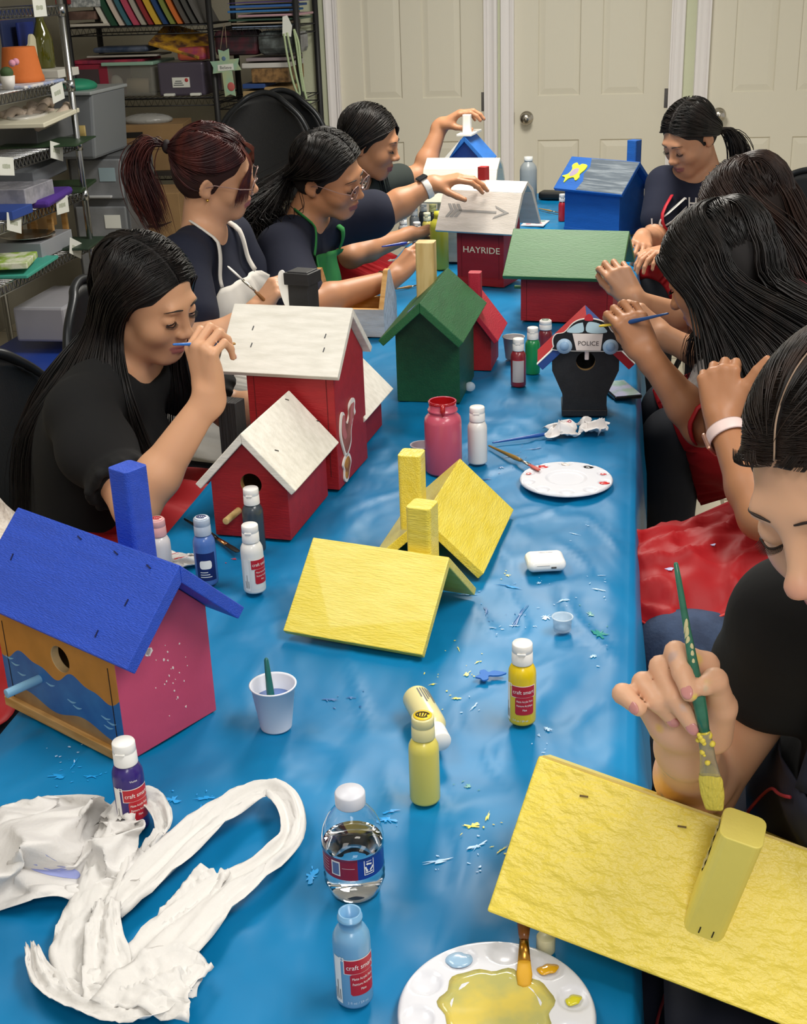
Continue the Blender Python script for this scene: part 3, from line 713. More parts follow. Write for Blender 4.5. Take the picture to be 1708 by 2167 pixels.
txt(r, 'lettering', 'HAYRIDE', 0.026, fr_side(0.004, yf - 0.0006, 0.105) @ Matrix.Rotation(0.0, 4, 'Z'), mat('cream_letters', '#e8dcc0', rough=.5), sx=1.12, depth=0.001)
for u in (-0.060, 0.060): MB().box((u, yf - 0.0002, 0.08), (0.001, 0.0008, 0.14)).build('board_seam', mat('red_board_gap', '#5a0f14', rough=.9), r)
a = 1.02; F = Matrix.Translation((0, -vb - 0.5 * 0.125 * math.cos(a) - 0.0, 0.272 - 0.5 * 0.125 * math.sin(a))) @ Matrix(((1, 0, 0, 0), (0, math.cos(a), -math.sin(a), 0), (0, math.sin(a), math.cos(a), 0), (0, 0, 0, 1))) @ Matrix.Translation((0.0, 0.002, 0.0))
mg = mat('grey_arrow_paint', '#9b9895', rough=.6)
ar = MB(); ar.M = F @ Matrix.Diagonal((1.05, 1, 1, 1))
ar.prism([(-0.062, -0.003), (0.055, -0.003), (0.055, 0.003), (-0.062, 0.003)], 0.0002, 0.0012, 'z')
ar.prism([(0.048, -0.020), (0.092, 0.0), (0.048, 0.020), (0.052, 0.013), (0.078, 0.0), (0.052, -0.013)], 0.0002, 0.0012, 'z')
for k, dx in enumerate((-0.095, -0.082, -0.069)):
 for sg in (-1, 1): ar.prism([(dx + 0.012, 0.0), (dx + 0.0, 0.0 + sg * 0.020), (dx + 0.009, sg * 0.020), (dx + 0.022, 0.0)], 0.0002, 0.0012, 'z')
ar.build('painted_arrow', mg, r, fixn=False)
chimney(r, -0.02, 0.012, 0.25, 0.335, 0.028, m_red, cd=0.03)
r, vb, zt = gambrel('birdhouse with a plain cream barn roof standing behind the arrow-roofed one', -0.524, 4.13, -0.0835, 0.2368, 0.107, 1.0426, 0.290, 0.062, 0.50, 0.12, 0.15, m_white, paint('cream_white_paint', '#d8d5c4', bump=.15), 0.15)
# ---- H: small blue and white house held up by its chimney
def house_H():
 rot = Matrix.Rotation(1.45, 3, 'Z') @ Matrix.Rotation(0.10, 3, 'Y')
 mw = mat('plain_white_paint', '#f1efe9', rough=.5)
 mb_ = paint('bright_blue_paint', '#2a6fc2', bump=.15)
 T = 0.82
 H = house('small blue birdhouse with a white ridge and chimney held up behind the cream roof', -0.552, 4.52, 1.45, 0.15, 0.118, T, 0.350, w=0.10, l=0.10, h=None, t=0.013, roof=mb_, body=paint('navy_blue_paint', '#1b489c', bump=.15), z=0.752)
 r = H['root']
 MB().box((-0.0, 0.0, 0.352), (0.152, 0.052, 0.007), rot=Matrix.Rotation(0.0, 3, 'X')).build('ridge_cap', mw, r, bev=.001)
 chimney(r, -0.03, 0.0, 0.355, 0.415, 0.028, mw)
 a = T
 MB().prism([(0.118 * math.cos(a) + .002, 0.35 - 0.118 * math.sin(a)), (0.02, 0.35 - .02), (0.012, 0.338), (0.118 * math.cos(a) - .01, 0.35 - 0.118 * math.sin(a) - .012)], -0.079, -0.074, 'x').build('white_fascia', mw, r)
house_H()
# ---- C: open box house, white outside and pine inside
def house_C():
 c = at(738, 714); r = thing('birdhouse', 'open roofless birdhouse box, greyish white outside with bare pine inside', 'birdhouse', (c.x, c.y + 0.085, 0.752), -0.05, group='painted birdhouses')
 w, l, h, ap, t = 0.15, 0.195, 0.072, 0.160, 0.013
 mo = paint('thin_white_wash', '#c9c9c9', c2='#b4b2b0', bump=.25)
 for sd in (-1, 1):
  mb = MB().prism([(-w / 2, 0), (w / 2, 0), (w / 2, h), (0.012, ap), (-0.012, ap), (-w / 2, h)], sd * l / 2 - (t if sd > 0 else 0), sd * l / 2 + (0 if sd > 0 else t), 'x')
  o = mb.build('gable_board', [mo, m_wood], r)
  if sd < 0:
   cb = MB(); cb.M = Matrix.Translation((-l / 2, 0, 0.085)) @ Matrix.Rotation(PI / 2, 4, 'Y'); cb.lathe([(.019, -.04), (.019, .04)], 32, smooth=False); cc = cb.build('cut', m_wood)
   cc.location = r.location; cc.rotation_euler = r.rotation_euler; boolean(o, [cc])
  for p in o.data.polygons:
   if p.normal.x * sd < -0.5 or p.normal.z > 0.3: p.material_index = 1
 for sd in (-1, 1):
  o = MB().box((0, sd * (w / 2 - t / 2), h / 2), (l - 2 * t, t, h)).build('side_board', [mo, m_wood], r)
  for p in o.data.polygons:
   if p.normal.y * sd < -0.5 or p.normal.z > 0.5: p.material_index = 1
 MB().box((0, 0, 0.006), (l - 2 * t, w - 2 * t, 0.012)).build('floor_board', m_wood, r)
house_C()
# ---- K: black house with red/blue roof and a police car cut-out
def house_K():
 a = 0.7737; zr = 0.2105; s = 0.1379
 x, y, th = -0.0806, 2.5942, 1.6369
 r = thing('birdhouse', 'small black birdhouse with red, white and blue roof and a police car cut-out', 'birdhouse', (x, y, 0.752), th, group='painted birdhouses')
 bk = m_black
 # body: local -x faces the camera
 t = 0.016
 pen = [(-0.045, 0.012), (0.045, 0.012), (0.045, 0.045), (0.068, 0.098), (0.068, 0.12), (0, zr - t / math.cos(a) - 0.001), (-0.068, 0.12), (-0.068, 0.098), (-0.045, 0.045)]
 bo = MB().prism(pen, -0.045, 0.045, 'x').build('body', [bk, m_woodr], r)
 hz = 0.118
 c1 = MB().prism([(-0.034, 0.024), (0.034, 0.024), (0.034, 0.05), (0.054, 0.10), (0, 0.165), (-0.054, 0.10), (-0.034, 0.05)], -0.033, 0.033, 'x').build('cut', bk)
 c2 = MB(); c2.M = Matrix.Translation((-0.045, 0, hz)) @ Matrix.Rotation(PI / 2, 4, 'Y'); c2.lathe([(.0195, -.03), (.0195, .03)], 32, smooth=False); c2 = c2.build('cut', bk)
 for c in (c1, c2): c.location = r.location; c.rotation_euler = r.rotation_euler
 boolean(bo, [c1, c2])
 for p in bo.data.polygons:
  q = p.center
  if abs(q.x) < 0.0449 and abs(math.hypot(q.y, q.z - hz) - 0.0195) < 0.002: p.material_index = 1
 MB().box((0, 0, 0.0065), (0.094, 0.094, 0.013)).build('base_plank', bk, r, bev=.001)
 rd = mat('roof_red_paint', '#b0202a', rough=.45, bump=.2); bl = mat('roof_blue_paint', '#25468c', rough=.45, bump=.2); wh = mat('plain_white_paint', '#f1efe9', rough=.5)
 L = 0.112
 for sd in (-1, 1):
  top, edge = (bl, rd) if sd < 0 else (rd, bl)
  o = MB().prism(roofpoly(zr, a, s, t, sd), -L / 2, L / 2, 'x').build('roof_panel', [top, edge], r, bev=0.001)
  for p in o.data.polygons:
   if abs(p.normal.x) > 0.9 or (p.normal.z < -0.2): p.material_index = 1
  ca, sa = math.cos(a), math.sin(a)
  P = lambda q, e, u: (u, sd * (q * ca) + sd * e * sa, zr - q * sa + e * ca)
  mb = MB(); e0, e1 = 0.0, 0.0012
  vs = [P(0.002, e0, -L / 2 - .0012), P(s, e0, -L / 2 - .0012), P(s, e0, -L / 2 + .010), P(0.002, e0, -L / 2 + .010)]
  vs += [P(0.002, e1, -L / 2 - .0012), P(s, e1, -L / 2 - .0012), P(s, e1, -L / 2 + .010), P(0.002, e1, -L / 2 + .010)]
  mb.add(vs, [(0, 1, 2, 3), (4, 5, 6, 7), (0, 1, 5, 4), (1, 2, 6, 5), (2, 3, 7, 6), (3, 0, 4, 7)]); mb.build('white_stripe', wh, r)
 # car cut-out glued to the roof front; x of F points to the viewer's right
 F = Matrix.Translation((-L / 2 - 0.003, -0.003, 0.166)) @ Matrix(((0, 0, -1, 0), (-1, 0, 0, 0), (0, 1, 0, 0), (0, 0, 0, 1))) @ Matrix.Rotation(-0.02, 4, 'Z') @ Matrix.Scale(1.02, 4)
 car = [(-0.066, -0.012), (-0.068, 0.002), (-0.062, 0.012), (-0.046, 0.016), (-0.030, 0.034), (-0.012, 0.042), (0.014, 0.042), (0.034, 0.034), (0.046, 0.018), (0.062, 0.012), (0.067, 0.002), (0.066, -0.012), (0.060, -0.020), (-0.058, -0.020)]
 bkk = mat('car_black', '#141416', rough=.4); gl = mat('car_window_blue', '#b9d6e0', rough=.4); tp = mat('sticker_white', '#f0ebe4', rough=.4)
 big = curve_poly(car, 4)
 o = plate(r, 'car_cutout', [(p[0] * 1.035, (p[1] - .01) * 1.06 + .01) for p in big], F, 0.002, tp, 'black and white police car cut-out')
 plate(o, 'car_silhouette', big, F @ Matrix.Translation((0, 0, .002)), 0.001, bkk)
 z2 = F @ Matrix.Translation((0, 0, .003))
 plate(o, 'car_window', curve_poly([(-0.042, 0.017), (-0.028, 0.031), (-0.014, 0.036), (-0.011, 0.034), (-0.011, 0.017)], 4), z2, 0.0006, gl)
 plate(o, 'car_window', curve_poly([(-0.002, 0.017), (-0.002, 0.036), (0.012, 0.037), (0.026, 0.031), (0.036, 0.017)], 4), z2, 0.0006, gl)
 plate(o, 'car_door', [(-0.031, 0.014), (0.029, 0.014), (0.026, -0.020), (-0.022, -0.020)], z2, 0.0007, mat('car_door_white', '#e9ddd6', rough=.45))
 txt(o, 'lettering', 'POLICE', 0.0125, z2 @ Matrix.Translation((0.001, -0.006, .0009)), mat('car_lettering', '#4a4344', rough=.5), depth=.0003, sx=1.02)
 for wx in (-0.046, 0.045):
  q = MB(); q.M = z2 @ Matrix.Translation((wx, -0.012, 0)); q.lathe([(0.0, 0.0), (0.0155, 0.0), (0.0155, 0.0012), (0, 0.0012)], 28); wq = q.build('car_wheel', mat('wheel_pale_blue', '#a7c3dc', rough=.4), o)
  q = MB(); q.M = z2 @ Matrix.Translation((wx, -0.012, .0012)); q.lathe([(0.0, 0), (0.0095, 0), (0.0095, .0006), (0, .0006)], 24); q.build('hub_cap', mat('hub_blue', '#8fb2d4', rough=.4), wq)
 plate(o, 'head_light', curve_poly([(0.058, 0.006), (0.064, 0.008), (0.066, 0.002), (0.060, 0.001)], 3), z2, 0.0008, tp)
 plate(o, 'roof_light', curve_poly([(-0.008, 0.041), (-0.006, 0.050), (0.0, 0.054), (0.006, 0.050), (0.008, 0.041)], 4), z2, 0.0008, mat('beacon_red', '#c0303a', rough=.3))
 # little white clothes peg holding it
 q = MB(); q.M = Matrix.Translation((-0.049, -0.002, 0.135)); q.box((0, 0, 0), (0.006, 0.009, 0.026)); q.build('wooden_peg', mat('peg_pink_white', '#e9d9d6', rough=.5), r, bev=.002)
house_K()
# ---- loose yellow roofs
H = house('loose yellow roof with chimney lying in front of the other yellow roof', -0.3348, 1.6257, -0.2313, 0.213, 0.1467, 0.739, 0.094, z=0.752 + 0.0048, roof=m_yel, t=0.012, name='birdhouse_roof', cat='birdhouse roof', group='loose yellow roofs')
H['root'].location.z = 0.752 - (0.094 - 0.1467 * math.sin(0.739) - 0.012 * math.cos(0.739)) + 0.0
chimney(H['root'], 0.055, 0.030, 0, 0.094 + 0.062, 0.037, m_yel, slope=(0.094, 0.739))
H = house('loose yellow roof with chimney turned end-on to the camera beside the pink paint jar', -0.2809, 1.8912, 1.4801, 0.2568, 0.1279, 0.7592, 0.1039, z=0.752, roof=m_yel, t=0.014, name='birdhouse_roof', cat='birdhouse roof', group='loose yellow roofs')
H['root'].location.z = 0.752 - (0.1039 - 0.1279 * math.sin(0.7592) - 0.014 * math.cos(0.7592))
chimney(H['root'], -0.055, 0.036, 0, 0.1039 + 0.075, 0.037, m_yel, slope=(0.1039, 0.7592))
# ---- N: the big yellow roof being painted, held tilted at the table edge
def house_N():
 Rz = Matrix.Rotation(-0.1635, 3, 'Z'); Ry = Matrix.Rotation(0.2192, 3, 'Y'); Rx = Matrix.Rotation(0.1426, 3, 'X')
 R = Rz @ Ry @ Rx
 a = 42 * D; s = 0.1511; L = 0.30; t = 0.014
 root = thing('birdhouse_roof', 'large freshly painted yellow roof with chimney held over the near right table corner', 'birdhouse roof', (-0.0673, 1.0334, 0.9213), 0, group='loose yellow roofs', rot=R)
 for side in (-1, 1):
  MB().prism(roofpoly(0, a, s, t, side), 0, L, 'x').build('roof_panel', m_yel2, root, bev=0.002)
 # the ridge strip of raw, thinly painted wood
 ca, sa = math.cos(a), math.sin(a)
 MB().prism([(0.002, 0.0006), (0.012, -0.0092), (0.010, -0.012), (0.0, -0.0012)], 0.004, L, 'x').build('ridge_edge', mat('thin_yellow_over_wood', '#cdb35a', rough=.5, c2='#dcc46a', mixscale=12, bump=.4), root)
 u0, v0 = 0.1894, -0.0588
 c = chimney(root, u0, v0, 0, 0.0569, 0.038, mat('smooth_yellow_paint', '#f0e071', rough=.4, bump=.15, bscale=60), slope=(0, a), r=0.008)
 for du in (-0.004, 0.008): MB().box((u0 + du, v0 - 0.0192, -0.062), (0.0011, 0.0008, 0.008)).build('staple', m_staple, c)
 for (u, q) in ((0.052, 0.022), (0.145, 0.018)):
  mb = MB(); mb.M = fr_slope(u, q, 0, a) @ Matrix.Rotation(.2, 4, 'Z'); mb.box((0, 0, 0.0003), (0.008, 0.0018, 0.0012)); mb.build('staple', mat('rusty_staple', '#6b5420', rough=.6), root)
 # silvery strip with dark flecks being painted on the chimney's left face
 mb = MB(); rnd = random.Random(2)
 mb.grid(lambda i, j: (u0 - 0.0196 - 0.0006 * math.sin(i * 30), v0 - 0.006 + 0.012 * j + 0.004 * math.sin(i * 7), 0.052 - 0.06 * i), 20, 4)
 mb.build('wet_primer_patch', mat('wet_grey_primer', '#a8a297', rough=.2, c2='#3a3330', mixscale=60, lo=.5, hi=.6), c)
house_N()

# ================================================================== BODIES: one smooth surface blended from tapered limbs
def _cap(P, a, b, ra, rb):
 a = np.array(a, np.float32); b = np.array(b, np.float32)
 ba = b - a; l2 = max(float(ba @ ba), 1e-9)
 t = np.clip(((P - a) @ ba) / l2, 0, 1)
 return np.linalg.norm(P - a - t[..., None] * ba, axis=-1) - (ra + (rb - ra) * t)
def _ell(P, c, r, R):
 q = (P - np.array(c, np.float32)) @ np.array(R, np.float32)
 r = np.array(r, np.float32)
 k0 = np.linalg.norm(q / r, axis=-1); k1 = np.linalg.norm(q / (r * r), axis=-1) + 1e-9
 return k0 * (k0 - 1) / k1
def _box(P, c, r, R, rd):
 q = np.abs((P - np.array(c, np.float32)) @ np.array(R, np.float32)) - (np.array(r, np.float32) - rd)
 return np.linalg.norm(np.maximum(q, 0), axis=-1) + np.minimum(q.max(-1), 0) - rd
class SDF:
 def __init__(s): s.p = []
 def cap(s, a, b, ra, rb=None, k=0.02, op='+'):
  rb = ra if rb is None else rb; a = Vector(a); b = Vector(b); m = max(ra, rb)
  lo = [min(a[i], b[i]) - m for i in range(3)]; hi = [max(a[i], b[i]) + m for i in range(3)]
  s.p.append((lambda P: _cap(P, a, b, ra, rb), lo, hi, k, op)); return s
 def ell(s, c, r, R=None, k=0.02, op='+'):
  R = Matrix.Identity(3) if R is None else R; c = Vector(c)
  e = [math.sqrt(sum((R[i][j] * r[j]) ** 2 for j in range(3))) for i in range(3)]
  s.p.append((lambda P: _ell(P, c, r, R), [c[i] - e[i] for i in range(3)], [c[i] + e[i] for i in range(3)], k, op)); return s
 def box(s, c, r, R=None, rd=0.01, k=0.01, op='+'):
  R = Matrix.Identity(3) if R is None else R; c = Vector(c)
  e = [sum(abs(R[i][j]) * r[j] for j in range(3)) for i in range(3)]
  s.p.append((lambda P: _box(P, c, r, R, rd), [c[i] - e[i] for i in range(3)], [c[i] + e[i] for i in range(3)], k, op)); return s
 def chain(s, pts, rad, k=0.01):
  for i in range(len(pts) - 1): s.cap(pts[i], pts[i + 1], rad[i], rad[i + 1], k)
  return s
 def mesh(s, name, h, mats, parent=None, paints=(), clip=None, smooth=1, noise=None, noisef=None):
  pos = [q for q in s.p if q[4] == '+']
  lo = np.min([q[1] for q in pos], 0) - 3 * h; hi = np.max([q[2] for q in pos], 0) + 3 * h
  if clip: lo = np.maximum(lo, clip[0]); hi = np.minimum(hi, clip[1])
  ax = [np.arange(lo[i], hi[i] + h, h, dtype=np.float32) for i in range(3)]
  N = [len(a) for a in ax]
  F = np.full(N, 0.08, np.float32)
  for fn, a, b, k, op in s.p:
   mg = k + 3 * h + 0.01
   i0 = [max(0, int((a[i] - mg - lo[i]) / h)) for i in range(3)]; i1 = [min(N[i], int((b[i] + mg - lo[i]) / h) + 2) for i in range(3)]
   if any(i1[i] <= i0[i] for i in range(3)): continue
   X, Y, Z = np.meshgrid(*[ax[i][i0[i]:i1[i]] for i in range(3)], indexing='ij')
   d = fn(np.stack([X, Y, Z], -1)).astype(np.float32)
   sl = tuple(slice(i0[i], i1[i]) for i in range(3)); g = F[sl]
   kk = max(k, 1e-5)
   if op == '+':
    m = np.maximum(kk - np.abs(g - d), 0) / kk; F[sl] = np.minimum(g, d) - m * m * kk * 0.25
   elif op == '-':
    m = np.maximum(kk - np.abs(g + d), 0) / kk; F[sl] = np.maximum(g, -d) + m * m * kk * 0.25
   else:      # keep only what lies inside d
    pass
  V, Q = nets(F, ax)
  if noisef is not None: V = noisef(V)
  me = bpy.data.meshes.new(name)
  me.vertices.add(len(V)); me.vertices.foreach_set('co', V.astype(np.float32).ravel())
  n = len(Q); me.loops.add(n * 4); me.polygons.add(n)
  me.loops.foreach_set('vertex_index', Q.ravel().astype(np.int32))
  me.polygons.foreach_set('loop_start', np.arange(0, n * 4, 4, dtype=np.int32)); me.polygons.foreach_set('loop_total', np.full(n, 4, np.int32))
  me.polygons.foreach_set('use_smooth', np.ones(n, bool))
  if paints:
   base, L = paints
   C = np.tile(np.array(lin(base)[:3], np.float32), (len(V), 1))
   Vf = V.astype(np.float32)
   for fn, col, soft in L:
    w = np.clip(0.5 - fn(Vf) / soft, 0, 1)[:, None]; w = w * w * (3 - 2 * w)
    C = C * (1 - w) + w * np.array(lin(col)[:3], np.float32)
   at_ = me.color_attributes.new('Col', 'FLOAT_COLOR', 'POINT')
   at_.data.foreach_set('color', np.concatenate([C, np.ones((len(V), 1), np.float32)], 1).ravel())
  if not isinstance(mats, (list, tuple)): mats = [mats]
  for m in mats: me.materials.append(m)
  me.update(); me.validate()
  o = bpy.data.objects.new(name, me); COL.objects.link(o)
  if parent: o.parent = parent
  return o
def nets(F, ax):
 """surface nets on a regular grid"""
 S_ = F < 0
 nx, ny, nz = F.shape
 c = np.zeros((nx - 1, ny - 1, nz - 1), np.int8)
 for i in (0, 1):
  for j in (0, 1):
   for k in (0, 1): c += S_[i:nx - 1 + i, j:ny - 1 + j, k:nz - 1 + k]
 act = (c > 0) & (c < 8)
 I, J, K = np.nonzero(act)
 idx = np.full(act.shape, -1, np.int32); idx[I, J, K] = np.arange(len(I))
 acc = np.zeros((len(I), 3)); cnt = np.zeros(len(I))
 co = [(a, b, e) for a in (0, 1) for b in (0, 1) for e in (0, 1)]
 for p in range(8):
  for q in range(p + 1, 8):
   A, B = co[p], co[q]
   if sum(abs(A[t] - B[t]) for t in range(3)) != 1: continue
   fa = F[I + A[0], J + A[1], K + A[2]]; fb = F[I + B[0], J + B[1], K + B[2]]
   m = (fa < 0) != (fb < 0)
   t = np.where(m, fa / (fa - fb + 1e-12), 0)
   for d in range(3): acc[:, d] += np.where(m, A[d] + t * (B[d] - A[d]), 0)
   cnt += m
 acc /= cnt[:, None]
 h = ax[0][1] - ax[0][0]
 V = np.stack([ax[0][0] + (I + acc[:, 0]) * h, ax[1][0] + (J + acc[:, 1]) * h, ax[2][0] + (K + acc[:, 2]) * h], 1)
 Q = []
 for d in range(3):
  u, v = [(1, 2), (2, 0), (0, 1)][d]
  s0 = [slice(1, -1)] * 3; s0[d] = slice(0, -1); s1 = list(s0); s1[d] = slice(1, None)
  # edges along d between grid points, interior in the other axes
  A = S_[tuple(s0)]; B = S_[tuple(s1)]
  for flip, M in ((False, A & ~B), (True, ~A & B)):
   e = np.array(np.nonzero(M)).T
   if not len(e): continue
   e = e + 1; e[:, d] -= 1
   def cell(du, dv):
    q = e.copy(); q[:, u] -= du; q[:, v] -= dv; return idx[q[:, 0], q[:, 1], q[:, 2]]
   quad = np.stack([cell(0, 0), cell(1, 0), cell(1, 1), cell(0, 1)], 1)
   if flip: quad = quad[:, ::-1]
   Q.append(quad)
 Q = np.concatenate(Q); Q = Q[(Q >= 0).all(1)]
 return V, Q
def skin_mat(name, rough=0.48):
 if name in _M: return _M[name]
 m = bpy.data.materials.new(name); m.use_nodes = True; nt = m.node_tree; b = nt.nodes['Principled BSDF']
 at_ = nt.nodes.new('ShaderNodeAttribute'); at_.attribute_name = 'Col'
 nt.links.new(at_.outputs['Color'], b.inputs['Base Color'])
 b.inputs['Roughness'].default_value = rough; b.inputs['Specular IOR Level'].default_value = 0.4
 b.inputs['Subsurface Weight'].default_value = 0.15; b.inputs['Subsurface Radius'].default_value = (0.010, 0.004, 0.002); b.inputs['Subsurface Scale'].default_value = 0.6
 n = nt.nodes.new('ShaderNodeTexNoise'); n.inputs['Scale'].default_value = 350; n.inputs['Detail'].default_value = 3
 bp = nt.nodes.new('ShaderNodeBump'); bp.inputs['Strength'].default_value = 0.08; bp.inputs['Distance'].default_value = 0.001
 tc = nt.nodes.new('ShaderNodeTexCoord'); nt.links.new(tc.outputs['Object'], n.inputs['Vector'])
 nt.links.new(n.outputs['Fac'], bp.inputs['Height']); nt.links.new(bp.outputs[0], b.inputs['Normal'])
 _M[name] = m
 return m
M_SKIN = skin_mat('skin')
class Head:
 """frame of a head: origin between the ears at eye level; x right, y forward, z up"""
 def __init__(s, c, fwd, up=(0, 0, 1), sc=1.0):
  s.c = Vector(c); s.R = rotm(fwd, up); s.s = sc
 def P(s, x, y, z): return s.c + s.R @ Vector((x, y, z)) * s.s
 def add(s, B, neck=None, ears=True, lid=0.0, nr=0.05):
  P, R, k = s.P, s.R, s.s
  def ell(c, r, kk=.02, op='+', rot=None):
   B.ell(P(*c), [q * k for q in r], R if rot is None else R @ rot, kk * k, op)
  def cap(a, b, ra, rb=None, kk=.015, op='+'):
   B.cap(P(*a), P(*b), ra * k, (rb if rb is not None else ra) * k, kk * k, op)
  ell((0, -.014, .032), (.074, .094, .082))
  ell((0, .028, -.02), (.0635, .064, .082), .025)
  ell((0, .018, -.066), (.054, .056, .042), .03)
  ell((0, .070, -.100), (.019, .017, .015), .028)
  for q in (-1, 1):
   ell((q * .036, .056, -.032), (.026, .026, .024), .025)
   cap((q * .052, .0, -.062), (q * .022, .064, -.098), .012, .011, .03)
  cap((-.030, .082, .024), (.030, .082, .024), .008, None, .02)
  ell((0, .066, -.066), (.027, .026, .024), .022)
  for q in (-1, 1):
   ell((q * .031, .096, .001), (.0175, .0125, .0115), .014, '-')
   ell((q * .031, .0755, .0005), (.0155, .0145, .0135), .004)          # lid over the eyeball
  cap((0, .087, .014), (0, .104, -.026), .0055, .008, .014)
  ell((0, .106, -.030), (.0105, .0105, .0095), .009)
  for q in (-1, 1):
   ell((q * .0115, .098, -.034), (.0075, .009, .007), .007)
   ell((q * .0058, .101, -.0415), (.003, .0048, .0032), .003, '-')
  # lips
  cap((-.022, .084, -.0655), (-.005, .0945, -.0612), .0028, .0052, .005)
  cap((.022, .084, -.0655), (.005, .0945, -.0612), .0028, .0052, .005); cap((-.005, .0945, -.0612), (.005, .0945, -.0612), .0050, None, .004)
  cap((-.016, .0865, -.072), (0, .0925, -.0735), .0038, .0062, .006); cap((.016, .0865, -.072), (0, .0925, -.0735), .0038, .0062, .006)
  cap((-.021, .0915, -.0672), (0, .1015, -.0668), .0016, None, .0015, '-'); cap((.021, .0915, -.0672), (0, .1015, -.0668), .0016, None, .0015, '-')
  if ears:
   for q in (-1, 1):
    rt = Matrix.Rotation(q * .35, 3, 'Z') @ Matrix.Rotation(-.18, 3, 'X')
    ell((q * .0775, -.012, -.008), (.0055, .0165, .029), .006, '+', rt)
    ell((q * .0735, -.006, -.030), (.006, .009, .010), .008)
    ell((q * .083, -.008, -.005), (.0045, .009, .017), .004, '-', rt)
  if neck is not None:
   n0 = P(0, -.022, -.055)
   B.cap(n0, neck, nr * k * 0.98, nr * 1.08, .03)
 def paints(s, lip='#a8605a', cheek=None):
  P, R, k = s.P, s.R, s.s
  Rn = np.array(R, np.float32)
  L = []
  for (a, b, ra) in (((-.021, .088, -.066), (0, .099, -.0618), .0058), ((.021, .088, -.066), (0, .099, -.0618), .0058), ((-.016, .090, -.0725), (.016, .090, -.0725), .0072), ((-.005, .098, -.0735), (.005, .098, -.0735), .0062)):
   L.append((lambda V, a=P(*a), b=P(*b), r=ra * k: _cap(V, a, b, r, r), lip, .003))
  return L
 def brows_lashes(s, parent, col='#17110f', open_=0.0, skip=(), bw=1.0):
  """eyebrows, and the lash line of lowered lids, as little hair strips"""
  mb = MB(); m = mat('brow_hair_' + col, col, rough=.6)
  for q in (-1, 1):
   if ('brow', q) in skip: continue
   pts = [s.P(q * x, y, z) for x, y, z in ((.012, .0925, .0225), (.024, .0925, .0265), (.036, .088, .0265), (.047, .077, .0215))]
   mb2 = MB(); mb2.tube(bez(pts, 16), [r * s.s * bw for r in np.interp(np.linspace(0, 1, 16), [0, .3, 1], [.0032, .0034, .0009])], 6, flat=.5)
   mb2.build('eyebrow', m, parent)
   z = -.0055 if not open_ else .001
   pts = [s.P(q * x, y, z_) for x, y, z_ in ((.0175, .0868, z), (.026, .0905, z - .0025), (.035, .0900, z - .0028), (.0445, .0845, z + .0003))]
   mb2 = MB(); mb2.tube(bez(pts, 14), [.0010 * s.s] * 13, 5)
   rnd = random.Random(4)
   cu = bez(pts, 40)
   for i in range(2, len(cu) - 1, 2):
    t = i / len(cu); b = cu[i]; out = s.R @ Vector((q * (t - .35) * .004, .006, -.0032)) * s.s
    mb2.tube([b, b + out * .6, b + out + s.R @ Vector((0, .001, .0012)) * s.s], [.0005 * s.s, .0004 * s.s, .0001 * s.s], 4)
   mb2.build('eyelashes', m, parent)
def glasses(parent, H, col=(0.85, 0.75, 0.72), temple=True, lab=None):
 t = thing('eyeglasses', lab, 'glasses') if False else None
 mf = mat('clear_frame_plastic', '#c9a79f', rough=.15, trans=.5); ml = mat('lens_glass', '#f4f4f6', rough=.02, trans=1.0, ior=1.1)
 mb = MB()
 for q in (-1, 1):
  pts = []
  for k in range(25):
   a = 2 * PI * k / 24; pts.append(H.P(q * .033 + .0235 * math.cos(a), .106 - abs(.0235 * math.cos(a) * .15) - (.012 if q * math.cos(a) > .5 else 0) * 0, -.004 + .020 * math.sin(a)))
  mb.tube(pts, .0013 * H.s, 6, close=False)
  lens = MB(); lens.add(pts[:-1] + [H.P(q * .033, .106, -.004)], [(k, (k + 1) % 24, 24) for k in range(24)])
  g = lens.build('lens', ml, None, smooth=True, solid=.0006)
  mb.tube([H.P(q * .0565, .103, .002), H.P(q * .070, .075, .004), H.P(q * .0785, .01, .006), H.P(q * .079, -.018, -.008)], .0012 * H.s, 6)
  g.parent = parent
 mb.tube([H.P(-.010, .107, .0), H.P(0, .110, .003), H.P(.010, .107, .0)], .0014 * H.s, 6)
 return mb.build('glasses_frame', mf, parent)
